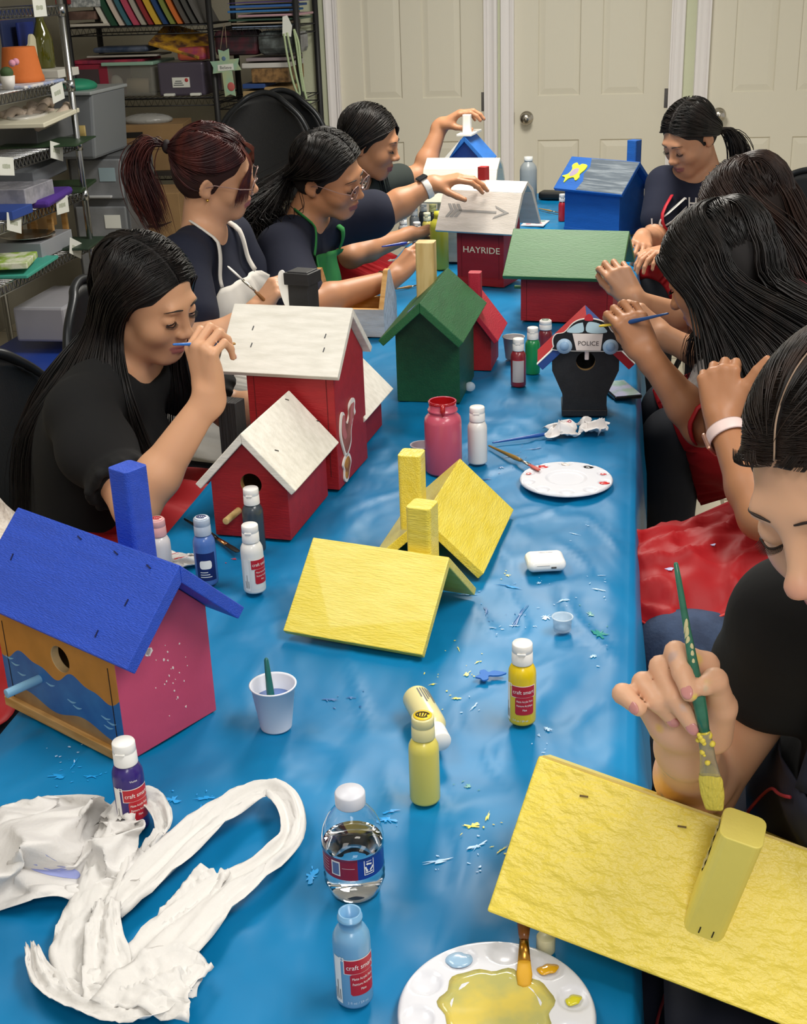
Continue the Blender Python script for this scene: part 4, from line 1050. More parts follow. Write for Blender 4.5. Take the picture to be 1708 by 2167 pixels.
# ------------------------------------------------------------------ hands
def hand(B, wrist, mid, normal, sc=1.0, curls=(.5, .5, .5, .5), thumb=(.5, .4, .0), side=1, spread=1.0, tips=None):
 """wrist point, direction to the knuckles, back-of-hand normal; side +1: thumb lies on +x of (dir, normal) frame.
 curls: total bend of index, middle, ring, little in radians per joint"""
 d = Vector(mid).normalized(); n = (Vector(normal) - d * Vector(normal).dot(d)).normalized(); x = d.cross(n) * side
 w = Vector(wrist); s = sc
 kn = [(.027, .085), (.009, .089), (-.010, .085), (-.027, .076)]
 ln = [(.040, .024, .020), (.044, .027, .021), (.041, .025, .020), (.032, .019, .018)]
 rr = [(.0088, .0080, .0073, .0064), (.0090, .0082, .0074, .0065), (.0086, .0078, .0071, .0062), (.0077, .0069, .0063, .0056)]
 B.cap(w - d * .012 * s, w + d * .012 * s, .0225 * s, .0235 * s, .02)
 out = []
 for i in range(4):
  k = w + x * kn[i][0] * s + d * kn[i][1] * s
  B.cap(w + x * kn[i][0] * .55 * s + d * .016 * s, k, .0125 * s, .0098 * s, .012)
  c = curls[i]; c = (c, c, c * .7) if not hasattr(c, '__len__') else c
  ang = 0; p = k; sp = (kn[i][0] / .027) * .10 * spread
  dd = (d + x * sp).normalized(); J = [k]
  for j in range(3):
   ang += c[j]
   v = dd * math.cos(ang) - n * math.sin(ang)
   q = p + v * ln[i][j] * s
   B.cap(p, q, rr[i][j] * s, rr[i][j + 1] * s, .0035)
   p = q; J.append(q)
  out.append((J, v, dd * math.sin(ang) + n * math.cos(ang)))
 # palm pads
 B.ell(w + x * .020 * s + d * .035 * s - n * .008 * s, (.016 * s, .028 * s, .012 * s), Matrix((x, d, n)).transposed(), .012)
 B.ell(w - x * .018 * s + d * .040 * s - n * .006 * s, (.014 * s, .030 * s, .012 * s), Matrix((x, d, n)).transposed(), .012)
 a, c, e = thumb   # outward angle, bend, drop below the palm
 t0 = w + x * .018 * s + d * .022 * s - n * .004 * s
 v = (d * math.cos(a) + x * math.sin(a) - n * e).normalized()
 t1 = t0 + v * .042 * s
 B.cap(t0, t1, .0135 * s, .0108 * s, .012)
 v2 = (v * math.cos(c) + (d * .7 - x * .5 - n * .25).normalized() * math.sin(c)).normalized()
 t2 = t1 + v2 * .032 * s; v3 = (v2 * math.cos(c * .6) + (d * .5 - x * .6 - n * .3).normalized() * math.sin(c * .6)).normalized()
 t3 = t2 + v3 * .025 * s
 B.cap(t1, t2, .0102 * s, .0094 * s, .004); B.cap(t2, t3, .0094 * s, .0076 * s, .003)
 out.append(([t0, t1, t2, t3], v3, x))
 return out
def nails(parent, fingers, sc=1.0, m=None):
 m = m or mat('finger_nail', '#e0a9a0', rough=.25)
 for J, v, n in fingers:
  p = J[-1] - v * .001 * sc
  x = v.cross(n).normalized(); n = x.cross(v)
  mb = MB(); R = Matrix((x, v, n)).transposed()
  mb.ball(p + n * .0050 * sc, (.0046 * sc, .0062 * sc, .0016 * sc), 10, 6, rot=R); mb.build('fingernail', m, parent)
# ------------------------------------------------------------------ hair made of many thin locks that flow over the skull
def hair(parent, H, m, strands, name='hair', cap_r=1.0, r=0.0014, nside=4, cap_m=None, capcut=None, shell=True):
 """strands: list of (list of points) in world space"""
 mb = MB()
 for i, (pts, rad) in enumerate(strands):
  n = len(pts)
  rr = [rad * min(1, .35 + 3 * (k / (n - 1))) * (1 if k < n * .7 else max(.15, 1 - (k / (n - 1) - .7) / .3)) for k in range(n)]
  mb.tube(pts, rr, nside, close=False, flat=.7)
 o = mb.build(name, m, parent, smooth=True, fixn=False)
 return o
def scalp(H, u, v, off=0.0):
 """u: angle around (0 = forehead, pi = nape side), v: height angle; returns point just outside the skull"""
 x = math.sin(u) * math.cos(v); y = math.cos(u) * math.cos(v); z = math.sin(v)
 return H.P(x * (.076 + off), -.014 + y * (.097 + off), .032 + z * (.085 + off))
def push_out(H, p, off):
 """move p outside the skull and the back of the head"""
 q = H.R.transposed() @ (p - H.c) / H.s
 for c, r in (((0, -.014, .032), (.075, .096, .084)), ((0, .020, -.03), (.062, .060, .08))):
  e = Vector(((q.x - c[0]) / (r[0] + off), (q.y - c[1]) / (r[1] + off), (q.z - c[2]) / (r[2] + off)))
  if e.length < 1:
   e = e.normalized() if e.length > 1e-6 else Vector((0, 0, 1))
   q = Vector((c[0] + e.x * (r[0] + off), c[1] + e.y * (r[1] + off), c[2] + e.z * (r[2] + off)))
 return H.c + H.R @ q * H.s
def flow(H, root, targets, off, n=18, jit=0.0, rnd=random, balls=()):
 """a lock from the root through target points, kept outside the skull and the shoulder balls"""
 pts = bez([root] + [Vector(t) for t in targets], n)
 j = Vector((rnd.gauss(0, jit), rnd.gauss(0, jit), rnd.gauss(0, jit * .5)))
 out = []
 N = len(pts)
 for i, p in enumerate(pts):
  t = i / (N - 1); p = p + j * t
  p = push_out(H, p, off * (0.25 + .75 * min(1, t * 5)))
  for c, r in balls:
   d = p - c
   if d.length < r: p = c + d.normalized() * r
  out.append(p)
 return out
def hair_mat(name, c1, c2, rough=.38):
 if name in _M: return _M[name]
 m = mat(name, c1, rough=rough, c2=c2, mixscale=30, stretch=(1, 1, .25), spec=.35, aniso=.6)
 return m

# ================================================================== PEOPLE
def lerp(a, b, t): return Vector(a) * (1 - t) + Vector(b) * t
class Person:
 def __init__(s, label, H, J, skin, h=0.0035, lip='#b06c64', hands=(), nr=0.05, build=1.0, clip=None, legs=True, cat='person'):
  s.H, s.J = H, J = H, {k: Vector(v) for k, v in J.items()}
  s.skin = skin
  s.root = thing('person', label, 'person', (0, 0, 0), group='people painting birdhouses')
  s.root.location = (0, 0, 0)
  B = SDF(); H.add(B, neck=J['neck'], nr=nr)
  s.torso(B, 0.0, build)
  for q in 'RL':
   if 'el' + q in J:
    B.cap(J['sh' + q], J['el' + q], .046 * build, .037 * build, .03)
    m = lerp(J['el' + q], J['wr' + q], .3)
    B.cap(J['el' + q], m, .037 * build, .038 * build, .015); B.cap(m, J['wr' + q], .037 * build, .0235, .015)
  s.fingers = []
  for hd in hands:
   s.fingers.append(hand(B, *hd[:3], **hd[3]))
  if legs and 'knR' in J: s.legs(B, 0.0)
  s.B = B
  s.body = B.mesh('body', h, M_SKIN, s.root, paints=(skin, H.paints(lip)), clip=clip)
 def axis(s):
  J = s.J; up = (J['neck'] - J['pelvis']).normalized(); r = (J['shR'] - J['shL']).normalized()
  f = up.cross(r).normalized(); r = f.cross(up)
  return Matrix((r, f, up)).transposed()
 def torso(s, B, o, b=1.0):
  J = s.J; R = s.axis(); s.R = R
  nk, pv = J['neck'], J['pelvis']
  ch = J.get('chest', lerp(pv, nk, .68)); be = J.get('belly', lerp(pv, nk, .35))
  B.cap(lerp(nk, J['shR'], .45) - R @ Vector((0, 0, .012)), J['shR'], .045 * b + o, .050 * b + o, .04)
  B.cap(lerp(nk, J['shL'], .45) - R @ Vector((0, 0, .012)), J['shL'], .045 * b + o, .050 * b + o, .04)
  B.ell(ch, (.150 * b + o, .095 * b + o, .15 + o), R, .05)
  for q in (-1, 1): B.ell(ch + R @ Vector((q * .068, .062, -.015)), (.062 * b + o, .05 * b + o, .06 + o), R, .04)
  B.ell(be, (.135 * b + o, .098 * b + o, .15 + o), R, .06)
  B.ell(pv, (.170 * b + o, .12 * b + o, .12 + o), R, .06)
 def legs(s, B, o):
  J = s.J
  for q, sg in (('R', 1), ('L', -1)):
   hp = J['pelvis'] + s.R @ Vector((sg * .09, .02, -.03))
   B.cap(hp, J['kn' + q], .085 + o, .060 + o, .04)
   B.cap(J['kn' + q], J['an' + q], .058 + o, .038 + o, .02)
   if o == 0: B.cap(J['an' + q] + Vector((0, 0, -.03)), J['an' + q] + Vector(J.get('toe', (0, .0, 0))) + Vector((0, 0, -.045)), .032, .026, .02)
 def shirt(s, m, name='shirt', sleeve=.6, o=.010, sr=(.058, .056), neck=(.062, .05), h=.005, b=1.0, extra=None, clip=None, sleeves='RL', drop=0.0):
  B = SDF(); J = s.J
  s.torso(B, o, b)
  for q in sleeves:
   if 'el' + q in J: B.cap(J['sh' + q], lerp(J['sh' + q], J['el' + q], sleeve), sr[0], sr[1], .02)
  if extra: extra(B)
  R = s.R
  # neckline
  B.ell(J['neck'] + R @ Vector((0, .02, .035 - drop)), (neck[0], neck[1] + .012, .05), R, .006, '-')
  s.SB = B
  return B.mesh(name, h, m, s.root, clip=clip)
 def pants(s, m, name='jeans', h=.007, o=.012, shoes='#2a2a2c'):
  if 'knR' not in s.J: return
  B = SDF(); J = s.J
  B.ell(J['pelvis'] + s.R @ Vector((0, 0, -.02)), (.185, .135, .115), s.R, .04)
  s.legs(B, o)
  s.PB = B
  o_ = B.mesh(name, h, m, s.root)
  for q in 'RL':
   S2 = SDF(); a = J['an' + q]; t = Vector(J.get('toe', (0, .12, 0)))
   S2.cap(a + Vector((0, 0, -.035)), a + t * .9 + Vector((0, 0, -.05)), .040, .036, .03)
   S2.cap(a + Vector((0, 0, .02)), a + Vector((0, 0, -.04)), .044, .042, .03)
   S2.box(a + t * .4 + Vector((0, 0, -.083)), (.1, .1, .012), None, .01, .001, '-')
   S2.mesh('shoe', .007, mat('shoe_canvas', shoes, rough=.8), s.root)
  return o_
def sd_eval(B, P):
 P = np.asarray(P, np.float32); d = np.full(len(P), 9, np.float32)
 for fn, a, b, k, op in B.p:
  e = fn(P)
  if op == '+':
   m = np.maximum(k - np.abs(d - e), 0) / k; d = np.minimum(d, e) - m * m * k * .25
  else: d = np.maximum(d, -e)
 return d
def drape(B, O, ux, uy, dirv, us, vs, off=.004, fold=0.0, seed=1, maxd=.5, skipop=True, keep=None, edge_free=None):
 """lay a sheet with outline u,v over body B, looking along dirv from O"""
 dirv = Vector(dirv).normalized(); n = len(us); m = len(vs)
 P = np.array([[O + ux * u + uy * v for v in (vs if not callable(vs) else vs(u))] for u in us], np.float32).reshape(-1, 3)
 Bp = SDF(); Bp.p = [q for q in B.p if q[4] == '+']
 t = np.zeros(len(P), np.float32); dv = np.array(dirv, np.float32)
 for _ in range(40): t = np.minimum(t + np.maximum(sd_eval(Bp, P + t[:, None] * dv) - off, 0) * .9, maxd)
 return P + t[:, None] * dv, t
def sheet(name, m, parent, P, nu, nv, solid=.0015, fold=0.0, fdir=None, seed=0, fs=12):
 vs = [Vector(p) for p in P]
 if fold:
  for i in range(nu):
   for j in range(nv):
    k = i * nv + j; vs[k] = vs[k] + Vector(fdir) * (fold * noise2(i * fs / nu + seed * 7, j * fs * .4 / nv + seed * 3))
 mb = MB(); mb.add(vs, [(i * nv + j, (i + 1) * nv + j, (i + 1) * nv + j + 1, i * nv + j + 1) for i in range(nu - 1) for j in range(nv - 1)], 0, True)
 return mb.build(name, m, parent, solid=solid, fixn=False, smooth=True)
def apron(p, m, w=.24, top=.02, bot=-.42, lapw=.42, off=.012, strapc=None, fold=.008, neckstrap=True, seed=1):
 """bib apron over the shirt: bib, neck strap"""
 R = p.R; J = p.J; ch = J.get('chest', lerp(J['pelvis'], J['neck'], .68))
 f = R @ Vector((0, 1, 0)); ux = R @ Vector((1, 0, 0)); uy = R @ Vector((0, 0, 1))
 nu, nv = 28, 36
 O = ch + f * .35
 pts = []
 for i in range(nu):
  for j in range(nv):
   v = bot + (top - bot) * j / (nv - 1)
   tt = min(1, max(0, (top - v) / .16)); ww = w * .5 * (1 - tt ** .7) + lapw * .5 * tt ** .7
   u = -ww + 2 * ww * i / (nu - 1); pts.append(O + ux * u + uy * v)
 Bp = SDF(); Bp.p = [q for q in (p.SB.p + (p.PB.p if hasattr(p, 'PB') else [])) if q[4] == '+']
 P = np.array(pts, np.float32); t = np.zeros(len(P), np.float32); dv = np.array(-f, np.float32)
 for _ in range(40): t = np.minimum(t + np.maximum(sd_eval(Bp, P + t[:, None] * dv) - off, 0) * .9, .37)
 o = sheet('apron', m, p.root, P + t[:, None] * dv, nu, nv, fold=fold, fdir=f, seed=seed, fs=14)
 if neckstrap:
  H = p.H
  for q in (-1, 1):
   a = ch + ux * (q * w * .46) + uy * top + f * .2
   tgt = J['neck'] + ux * (q * .062) + uy * .03 - f * .01
   L = []
   for k in range(16):
    s_ = k / 15; L.append(lerp(a, tgt + f * .15 * (1 - s_) + uy * .0, s_))
   Q = np.array(L, np.float32); t = np.zeros(16, np.float32)
   Bs = SDF(); Bs.p = [q2 for q2 in p.SB.p + p.B.p[:60] if q2[4] == '+']
   for _ in range(30): t = np.minimum(t + np.maximum(sd_eval(Bs, Q + t[:, None] * dv) - .006, 0) * .9, .3)
   Q = Q + t[:, None] * dv
   mb = MB(); mb.tube([Vector(x) for x in Q], .011, 6, flat=.25, up=f); mb.build('apron_strap', strapc or m, o)
 return o
def locks(p, m, guides, part, n=300, off=(.004, .016), r=.0018, jit=.006, seed=1, balls=(), name='hair', rootj=.004, steps=20, tj=None):
 """guides: per side (front list, back list) of head-frame or world points; part: (front, back) of the parting in the head frame"""
 H = p.H; rnd = random.Random(seed); out = []
 def W(q): return H.P(*q[1:]) if q[0] == 'h' else Vector(q[1:])
 for side, (GA, GB) in guides.items():
  A = [W(q) for q in GA]; Bq = [W(q) for q in GB]
  for k in range(n):
   t = rnd.random(); rt = [part[0][i] * (1 - t) + part[1][i] * t for i in range(3)]
   root = H.P(rt[0] + side * rnd.uniform(.001, rootj), rt[1], rt[2])
   o = rnd.uniform(*off)
   tt = min(1, max(0, t + rnd.gauss(0, .04)))
   tg = [lerp(a, b, tt) for a, b in zip(A, Bq)]
   cut = rnd.random()
   out.append((flow(H, root, tg, o, steps, jit, rnd, balls), r * rnd.uniform(.7, 1.2)))
 return hair(p.root, H, m, out, name=name, r=r)
def fill_scalp(p, m, n=420, seed=1, x0=.0, back=None, face=True, L=.05, r=.0016, rise=.0022):
 """short combed strands hugging the skull, away from the parting (or towards a tie point)"""
 H = p.H; rnd = random.Random(seed); out = []
 while len(out) < n:
  u = rnd.uniform(-PI, PI); v = math.asin(rnd.uniform(-.75, 1))
  q = Vector((math.sin(u) * math.cos(v), math.cos(u) * math.cos(v), math.sin(v)))
  if face and q.y > .55 and q.z < .55: continue
  if face and q.y > -.1 and q.z < .0: continue
  pos = Vector((q.x * .076, -.014 + q.y * .096, .032 + q.z * .085))
  sg = 1 if pos.x > x0 else -1
  nrm = q.copy()
  if back is not None: t = (Vector(back) - pos)
  else: t = Vector((sg * (.9 if abs(pos.x - x0) < .05 else .25), -.45, -.55 if q.y > -.3 else -1.0))
  t = (t - nrm * t.dot(nrm)).normalized()
  pts = []; e0 = Vector((.076, .097, .085)); cc = Vector((0, -.014, .032)); x = pos.copy()
  for k in range(7):
   e = Vector([(x[i] - cc[i]) / e0[i] for i in range(3)]).normalized(); o_ = .0062 + rise * math.sin(PI * min(1, .15 + k / 6))
   x = Vector([cc[i] + e[i] * (e0[i] + o_) for i in range(3)]); pts.append(H.P(*x))
   if back is not None: t = Vector(back) - x
   t = (t - e * t.dot(e))
   if t.length < .012 and back is not None: break
   t.normalize(); x = x + t * (L / 6)
  if len(pts) > 2: out.append((pts, r))
 return hair(p.root, H, m, out, name='scalp_hair')
def scalp_cap(p, m, face=True, name='hair_cap', off=.003, cuts=(), front=.050, low=-.045, h=.003):
 H = p.H; B = SDF(); k = H.s
 B.ell(H.P(0, -.014, .032), [(q + off * .3) * k for q in (.0765, .0965, .0845)], H.R, .01)
 B.ell(H.P(0, -.035, -.012), [(q + off) * k for q in (.066, .070, .07)], H.R, .03)
 if face:
  B.ell(H.P(0, .085, -.025), [.072 * k, .062 * k, .092 * k], H.R, .008, '-')
  B.ell(H.P(0, .035, -.085), [.085 * k, .07 * k, .075 * k], H.R, .008, '-')
  for q in (-1, 1): B.ell(H.P(q * .085, -.002, -.018), [.018 * k, .024 * k, .032 * k], H.R, .004, '-')
 for c in cuts: B.ell(H.P(*c[0]), [q * k for q in c[1]], H.R, .005, '-')
 return B.mesh(name, h, mat('hair_base_' + m.name, tuple(_HB.get(m.name, (.012, .010, .010))), rough=.85), p.root)
_HB = {'dark_auburn_hair': (.03, .009, .008), 'brown_hair': (.018, .011, .009)}
def brush_thing(label, a, b, tip, colr, ferr='#c8a03c', tipc='#a87a3a', r=.0035, tipw=.006, name='paintbrush', group=None, flatn=(0, 0, 1), tipflat=.45, handle_rough=.25, hand2=None):
 """a: far handle end, b: where the ferrule starts, tip: bristle tip"""
 a, b, tip = Vector(a), Vector(b), Vector(tip)
 t = thing(name, label, 'paintbrush', b, group=group)
 a, tip = a - b, tip - b; z = Vector((0, 0, 0)); d = tip.normalized()
 L = tip.length
 pts = [lerp(a, z, q) for q in (0, .02, .2, .5, .8, .93, 1)]
 MB().tube(pts, [r * .35, r * .55, r * .7, r * .95, r * 1.35, r * 1.1, r * .85], 14).build('handle', mat('lacquer_' + colr, colr, rough=handle_rough), t)
 f1 = d * L * .45
 MB().tube([z - d * .002, d * L * .1, f1], [r * .95, r * 1.0, tipw * .8], 14, flat=.7, up=flatn).build('ferrule', mat('ferrule_' + ferr, ferr, rough=.25, metal=1), t)
 MB().tube([f1, lerp(f1, tip, .5), lerp(f1, tip, .9), tip], [tipw * .8, tipw, tipw * .85, tipw * .3], 14, flat=tipflat, up=flatn).build('bristles', mat('bristle_' + tipc, tipc, rough=.6), t)
 return t
m_navy = mat('navy_tshirt', '#11162a', rough=.9, bump=.2, bscale=25)
m_blk = mat('black_cotton', '#0b0b0c', rough=.92, bump=.25, bscale=25)
m_jean = mat('blue_denim', '#2c3850', rough=.9, c2='#3a4a66', mixscale=18, bump=.3, bscale=200)
m_dpant = mat('dark_trousers', '#1d2028', rough=.9)
m_redap = mat('red_vinyl_apron', '#9c151b', rough=.55, spec=.3, bump=.6, bscale=9, detail=2)
m_hblk = hair_mat('black_hair', '#0c0a0a', '#1c1614')
m_hdb = hair_mat('dark_brown_hair', '#17100d', '#2b1f1a')
m_hred = hair_mat('dark_auburn_hair', '#2c1013', '#4a1c18')
m_hbr = hair_mat('brown_hair', '#1f1412', '#35251f')
# ---- P1: nearest on the left, black top, long black hair
def P1():
 H = Head((-0.878, 2.228, 1.076), (0.875, -0.30, -0.38), (0.325, -0.278, 0.904), .96)
 J = dict(neck=(-0.945, 2.235, 0.945), shR=(-0.955, 2.045, 0.905), shL=(-0.92, 2.37, 0.90), pelvis=(-1.05, 2.16, 0.50), chest=(-0.995, 2.19, 0.80), belly=(-1.02, 2.17, 0.64),
             elR=(-0.815, 1.905, 0.785), wrR=(-0.688, 1.975, 0.965), elL=(-0.80, 2.42, 0.79), wrL=(-0.66, 2.40, 0.80),
             knR=(-0.66, 2.05, 0.58), anR=(-0.66, 2.05, 0.12), knL=(-0.66, 2.28, 0.58), anL=(-0.66, 2.28, 0.12), toe=(.13, 0, 0))
 hd = [(Vector(J['wrR']), (-0.10, 0.03, 1), (-.45, -.85, 0), dict(sc=.98, curls=((.95, 1.1, .5), (1.0, 1.15, .6), (1.1, 1.2, .6), (1.15, 1.2, .6)), thumb=(.35, .5, .75), side=-1)),
          (Vector(J['wrL']), (1, -.2, .0), (0, 0, 1), dict(sc=.95, curls=(.4, .4, .4, .4), side=1))]
 p = Person('girl in black puff-sleeved top with long black hair painting the red barn', H, J, '#d3a07c', hands=hd, build=1.02)
 H.brows_lashes(p.root, '#17110f')
 m = MB()
 for q in (1, -1):   # half-open eyes: dark iris under the upper lid
  m = MB(); m.ball(H.P(q * .031, .0840, -.0030), (.0125 * H.s, .0065 * H.s, .0035 * H.s), rot=H.R); m.build('eye', mat('eye_dark', '#1d1310', rough=.15), p.root)
 # puff sleeves with a gathered cuff
 def ex(B):
  for q in 'RL':
   a, b = p.J['sh' + q], p.J['el' + q]; c = lerp(a, b, .38)
   B.ell(c + Vector((-.012, 0, -.005)), (.070, .066, .062), rotm(b - a), .03)
   n = 26; ax = rotm(b - a); cc = lerp(a, b, .66)
   for k in range(n):
    t = 2 * PI * k / n; u = ax @ Vector((math.cos(t), 0, math.sin(t)))
    B.cap(cc + u * .048, cc + (b - a).normalized() * .020 + u * (.056 + .004 * math.cos(k * 2.3)), .009, .0085, .008)
 p.shirt(m_blk, sleeve=.62, sr=(.062, .052), neck=(.088, .075), drop=.012, extra=ex, h=.0038, o=.012, b=1.02)
 p.pants(m_dpant, 'trousers')
 apron(p, m_redap, w=.0001 + .2, top=-.10, bot=-.34, lapw=.46, neckstrap=False, fold=.03, seed=3)
 ap = MB(); rnd = random.Random(1)
 ap.grid(lambda u, v: Vector((-0.98 + 0.27 * u, 1.98 + 0.38 * v, 0.672 + .012 * math.sin(v * 19 + u * 4) + .03 * math.sin(u * 3.1) * math.sin(v * 3.1))), 24, 30)
 ap.build('apron_lap', m_redap, p.root, solid=.0015)
 scalp_cap(p, m_hblk, off=.0035)
 fill_scalp(p, m_hblk, 700, 1, .009)
 b = [(p.J['shR'] + Vector((-.01, 0, -.01)), .066), (p.J['neck'] + Vector((-.02, 0, -.02)), .062), (p.J['chest'], .125), (p.J['shL'], .066)]
 W = 'w'
 # her right side (towards the camera): front locks in front of the ear and down the chest, rest behind the ear down the back
 gR = ([('h', .052, .066, .060), ('h', .086, .028, .02), ('h', .089, .012, -.06), (W, -0.895, 2.115, .93), (W, -0.868, 2.10, .84), (W, -0.845, 2.10, .77)],
          [('h', .060, -.045, .09), ('h', .090, -.055, .02), ('h', .080, -.070, -.07), (W, -1.03, 2.16, .95), (W, -1.10, 2.09, .84), (W, -1.12, 2.06, .68)])
 gL = ([('h', -.052, .066, .060), ('h', -.084, .040, .01), ('h', -.082, .036, -.06), (W, -.85, 2.32, .93), (W, -.85, 2.33, .86), (W, -.86, 2.33, .78)],
          [('h', -.060, -.045, .09), ('h', -.088, -.06, .02), ('h', -.07, -.08, -.07), (W, -1.06, 2.26, .93), (W, -1.11, 2.24, .82), (W, -1.12, 2.2, .68)])
 locks(p, m_hblk, {1: gR, -1: gL}, ((0.006, .074, .072), (0.012, -.075, .100)), n=620, seed=3, balls=b, r=.0017, jit=.010, off=(.004, .015), steps=24)
 bk = ([('h', .03, -.09, .08), ('h', .05, -.108, .0), ('h', .04, -.10, -.09), (W, -1.07, 2.17, .93), (W, -1.13, 2.12, .80), (W, -1.14, 2.09, .66)], [('h', -.03, -.09, .08), ('h', -.05, -.108, .0), ('h', -.04, -.10, -.09), (W, -1.09, 2.24, .92), (W, -1.14, 2.2, .8), (W, -1.15, 2.17, .66)])
 locks(p, m_hblk, {1: bk}, ((0.02, -.04, .112), (-0.02, -.06, .105)), n=240, seed=5, balls=b, jit=.012, name='back_hair', steps=22)
 nails(p.body, p.fingers[0][:4], .95)
 brush_thing('blue paintbrush held by the girl in the black top', aty(366, 729, 1.955), aty(470, 727, 2.03), aty(497, 727, 2.05), '#2f6fc0')
 return p
P1()
# ---- P2: auburn ponytail, white apron
def P2():
 H = Head((-0.992, 3.042, 1.188), (0.930, 0.20, -0.22), (0.26, -0.32, 0.90), .94)
 J = dict(neck=(-1.035, 3.045, 1.05), shR=(-1.045, 2.90, 1.0), shL=(-1.02, 3.19, 1.0), pelvis=(-1.12, 3.06, 0.52), chest=(-1.065, 3.05, 0.88), belly=(-1.10, 3.06, .70),
             elR=aty(425, 738, 2.74), wrR=aty(538, 662, 2.80), elL=(-0.93, 3.19, 0.81), wrL=(-0.78, 3.05, 0.83), knR=(-0.70, 2.96, 0.60), anR=(-0.70, 2.96, 0.12), knL=(-.70, 3.17, .60), anL=(-.70, 3.17, .12), toe=(.13, 0, 0))
 wr = Vector(J['wrR'])
 hd = [(wr, (.62, .2, .72), (-.45, -.6, .65), dict(sc=.93, curls=((.7, 1.2, .7), (.9, 1.2, .7), (1.1, 1.2, .6), (1.2, 1.2, .6)), thumb=(.25, .4, .7), side=-1)),
          (Vector(J['wrL']), (1, -.3, -.1), (0, 0, 1), dict(sc=.9, curls=(.5, .5, .5, .5), side=1))]
 p = Person('girl with a dark red ponytail and glasses in a white apron', H, J, '#d09d7b', hands=hd, lip='#a5605c')
 H.brows_lashes(p.root, '#2c1713')
 p.shirt(m_navy, sleeve=.62, sr=(.062, .060), neck=(.066, .056))
 p.pants(m_dpant, 'trousers')
 m_wap = mat('white_canvas_apron', '#d5d0c8', rough=.85, bump=.3, bscale=14)
 o = apron(p, m_wap, w=.21, top=.065, bot=-.36, lapw=.40, fold=.010, seed=2)
 # green leaf print on the bib
 ch = p.J['chest']; R = p.R; f = R @ Vector((0, 1, 0)); ux = R @ Vector((1, 0, 0)); uy = R @ Vector((0, 0, 1))
 mg = mat('leaf_print_green', '#2f9a34', rough=.7)
 for (cx, cy, w_, l_, an) in ((.012, -.085, .010, .055, .9), (-.02, -.075, .014, .05, 1.9), (-.048, -.062, .009, .036, 1.5), (.03, -.105, .009, .05, .35), (.045, -.085, .009, .03, 2.6), (.06, -.15, .008, .03, .4)):
  n = 18; L = []
  for k in range(n):
   t = 2 * PI * k / n; a = math.cos(t) * l_ / 2; b = math.sin(t) * w_ * (1 - .35 * math.cos(t)) * .8
   cy_ = cy + .065; L.append(ch + f * .3 + ux * (cx + a * math.cos(an) - b * math.sin(an)) + uy * (cy_ + a * math.sin(an) + b * math.cos(an)))
  L.append(ch + f * .3 + ux * cx + uy * (cy + .065))
  Bp = SDF(); Bp.p = [q for q in p.SB.p if q[4] == '+']; Q = np.array(L, np.float32); t = np.zeros(n + 1, np.float32); dv = np.array(-f, np.float32)
  for _ in range(30): t = np.minimum(t + np.maximum(sd_eval(Bp, Q + t[:, None] * dv) - .0185, 0) * .9, .4)
  Q = Q + t[:, None] * dv; mb = MB(); mb.add([Vector(x) for x in Q], [(k, (k + 1) % n, n) for k in range(n)], 0, True); mb.build('leaf_print', mg, o, solid=.0006, fixn=False)
 scalp_cap(p, m_hred, off=.003)
 fill_scalp(p, m_hred, 500, 2, 0, back=(0, -.122, .045))
 tie = (-.0, -.118, .045)
 g = {}
 for q in (1, -1):
  g[q] = ([('h', q * .045, .070, .070), ('h', q * .084, .0, .045), ('h', q * .045, -.10, .040), ('h', 0, -.125, .045)], [('h', q * .03, -.05, .118), ('h', q * .03, -.09, .09), ('h', q * .01, -.118, .06), ('h', 0, -.125, .047)])
 locks(p, m_hred, g, ((0, .066, .078), (0, -.06, .108)), n=380, seed=8, r=.0018, jit=.002, rootj=.02, off=(.003, .012))
 lo = {1: ([('h', .075, -.03, -.02), ('h', .055, -.09, .0), ('h', 0, -.122, .04)], [('h', .03, -.085, -.05), ('h', .02, -.10, -.01), ('h', 0, -.122, .04)]), -1: ([('h', -.075, -.03, -.02), ('h', -.055, -.09, .0), ('h', 0, -.122, .04)], [('h', -.03, -.085, -.05), ('h', -.02, -.10, -.01), ('h', 0, -.122, .04)])}
 locks(p, m_hred, lo, ((.0, -.01, .02), (0, -.06, -.06)), n=120, seed=18, r=.0018, jit=.002, rootj=.06, off=(.002, .008), name='nape_hair')
 # tail
 tr = H.P(0, -.122, .045); out = []; rnd = random.Random(4)
 for k in range(420):
  j = Vector((rnd.gauss(0, .013), rnd.gauss(0, .013), rnd.gauss(0, .008))); e = rnd.uniform(.75, 1.1)
  P_ = [tr, tr + Vector((-.045, -.02, .012)) + j * .7, tr + Vector((-.075, -.03, -.04)) + j, tr + Vector((-.062, -.03, -.12 * e)) + j * 1.3, tr + Vector((-.035, -.03, -.19 * e)) + j * 1.0]
  out.append((bez(P_, 16), .0018 * rnd.uniform(.7, 1.2)))
 hair(p.root, H, m_hred, out, name='ponytail')
 MB().ball(tr + Vector((-.004, 0, 0)), (.012, .017, .017)).build('hair_tie', mat('hair_tie_dark', '#1a0f12', rough=.8), p.root)
 # fringe sweeping over the brow
 out = []
 for k in range(230):
  a = rnd.random(); q = 1 if rnd.random() < .6 else -1
  e = rnd.uniform(.55, 1.0)
  P_ = [H.P(q * .012 * rnd.random(), .050, .098), H.P(q * (.02 + .025 * a), .088, .065), H.P(q * (.03 + .035 * a), .094 - .02 * a, .02), H.P(q * (.034 + .042 * a), .094 - .030 * a, .02 - .07 * e)]
  out.append(([push_out(H, x, .006) for x in bez(P_, 14)], .0016))
 hair(p.root, H, hair_mat('copper_fringe', '#3d1613', '#6a3322'), out, name='fringe')
 glasses(p.root, H)
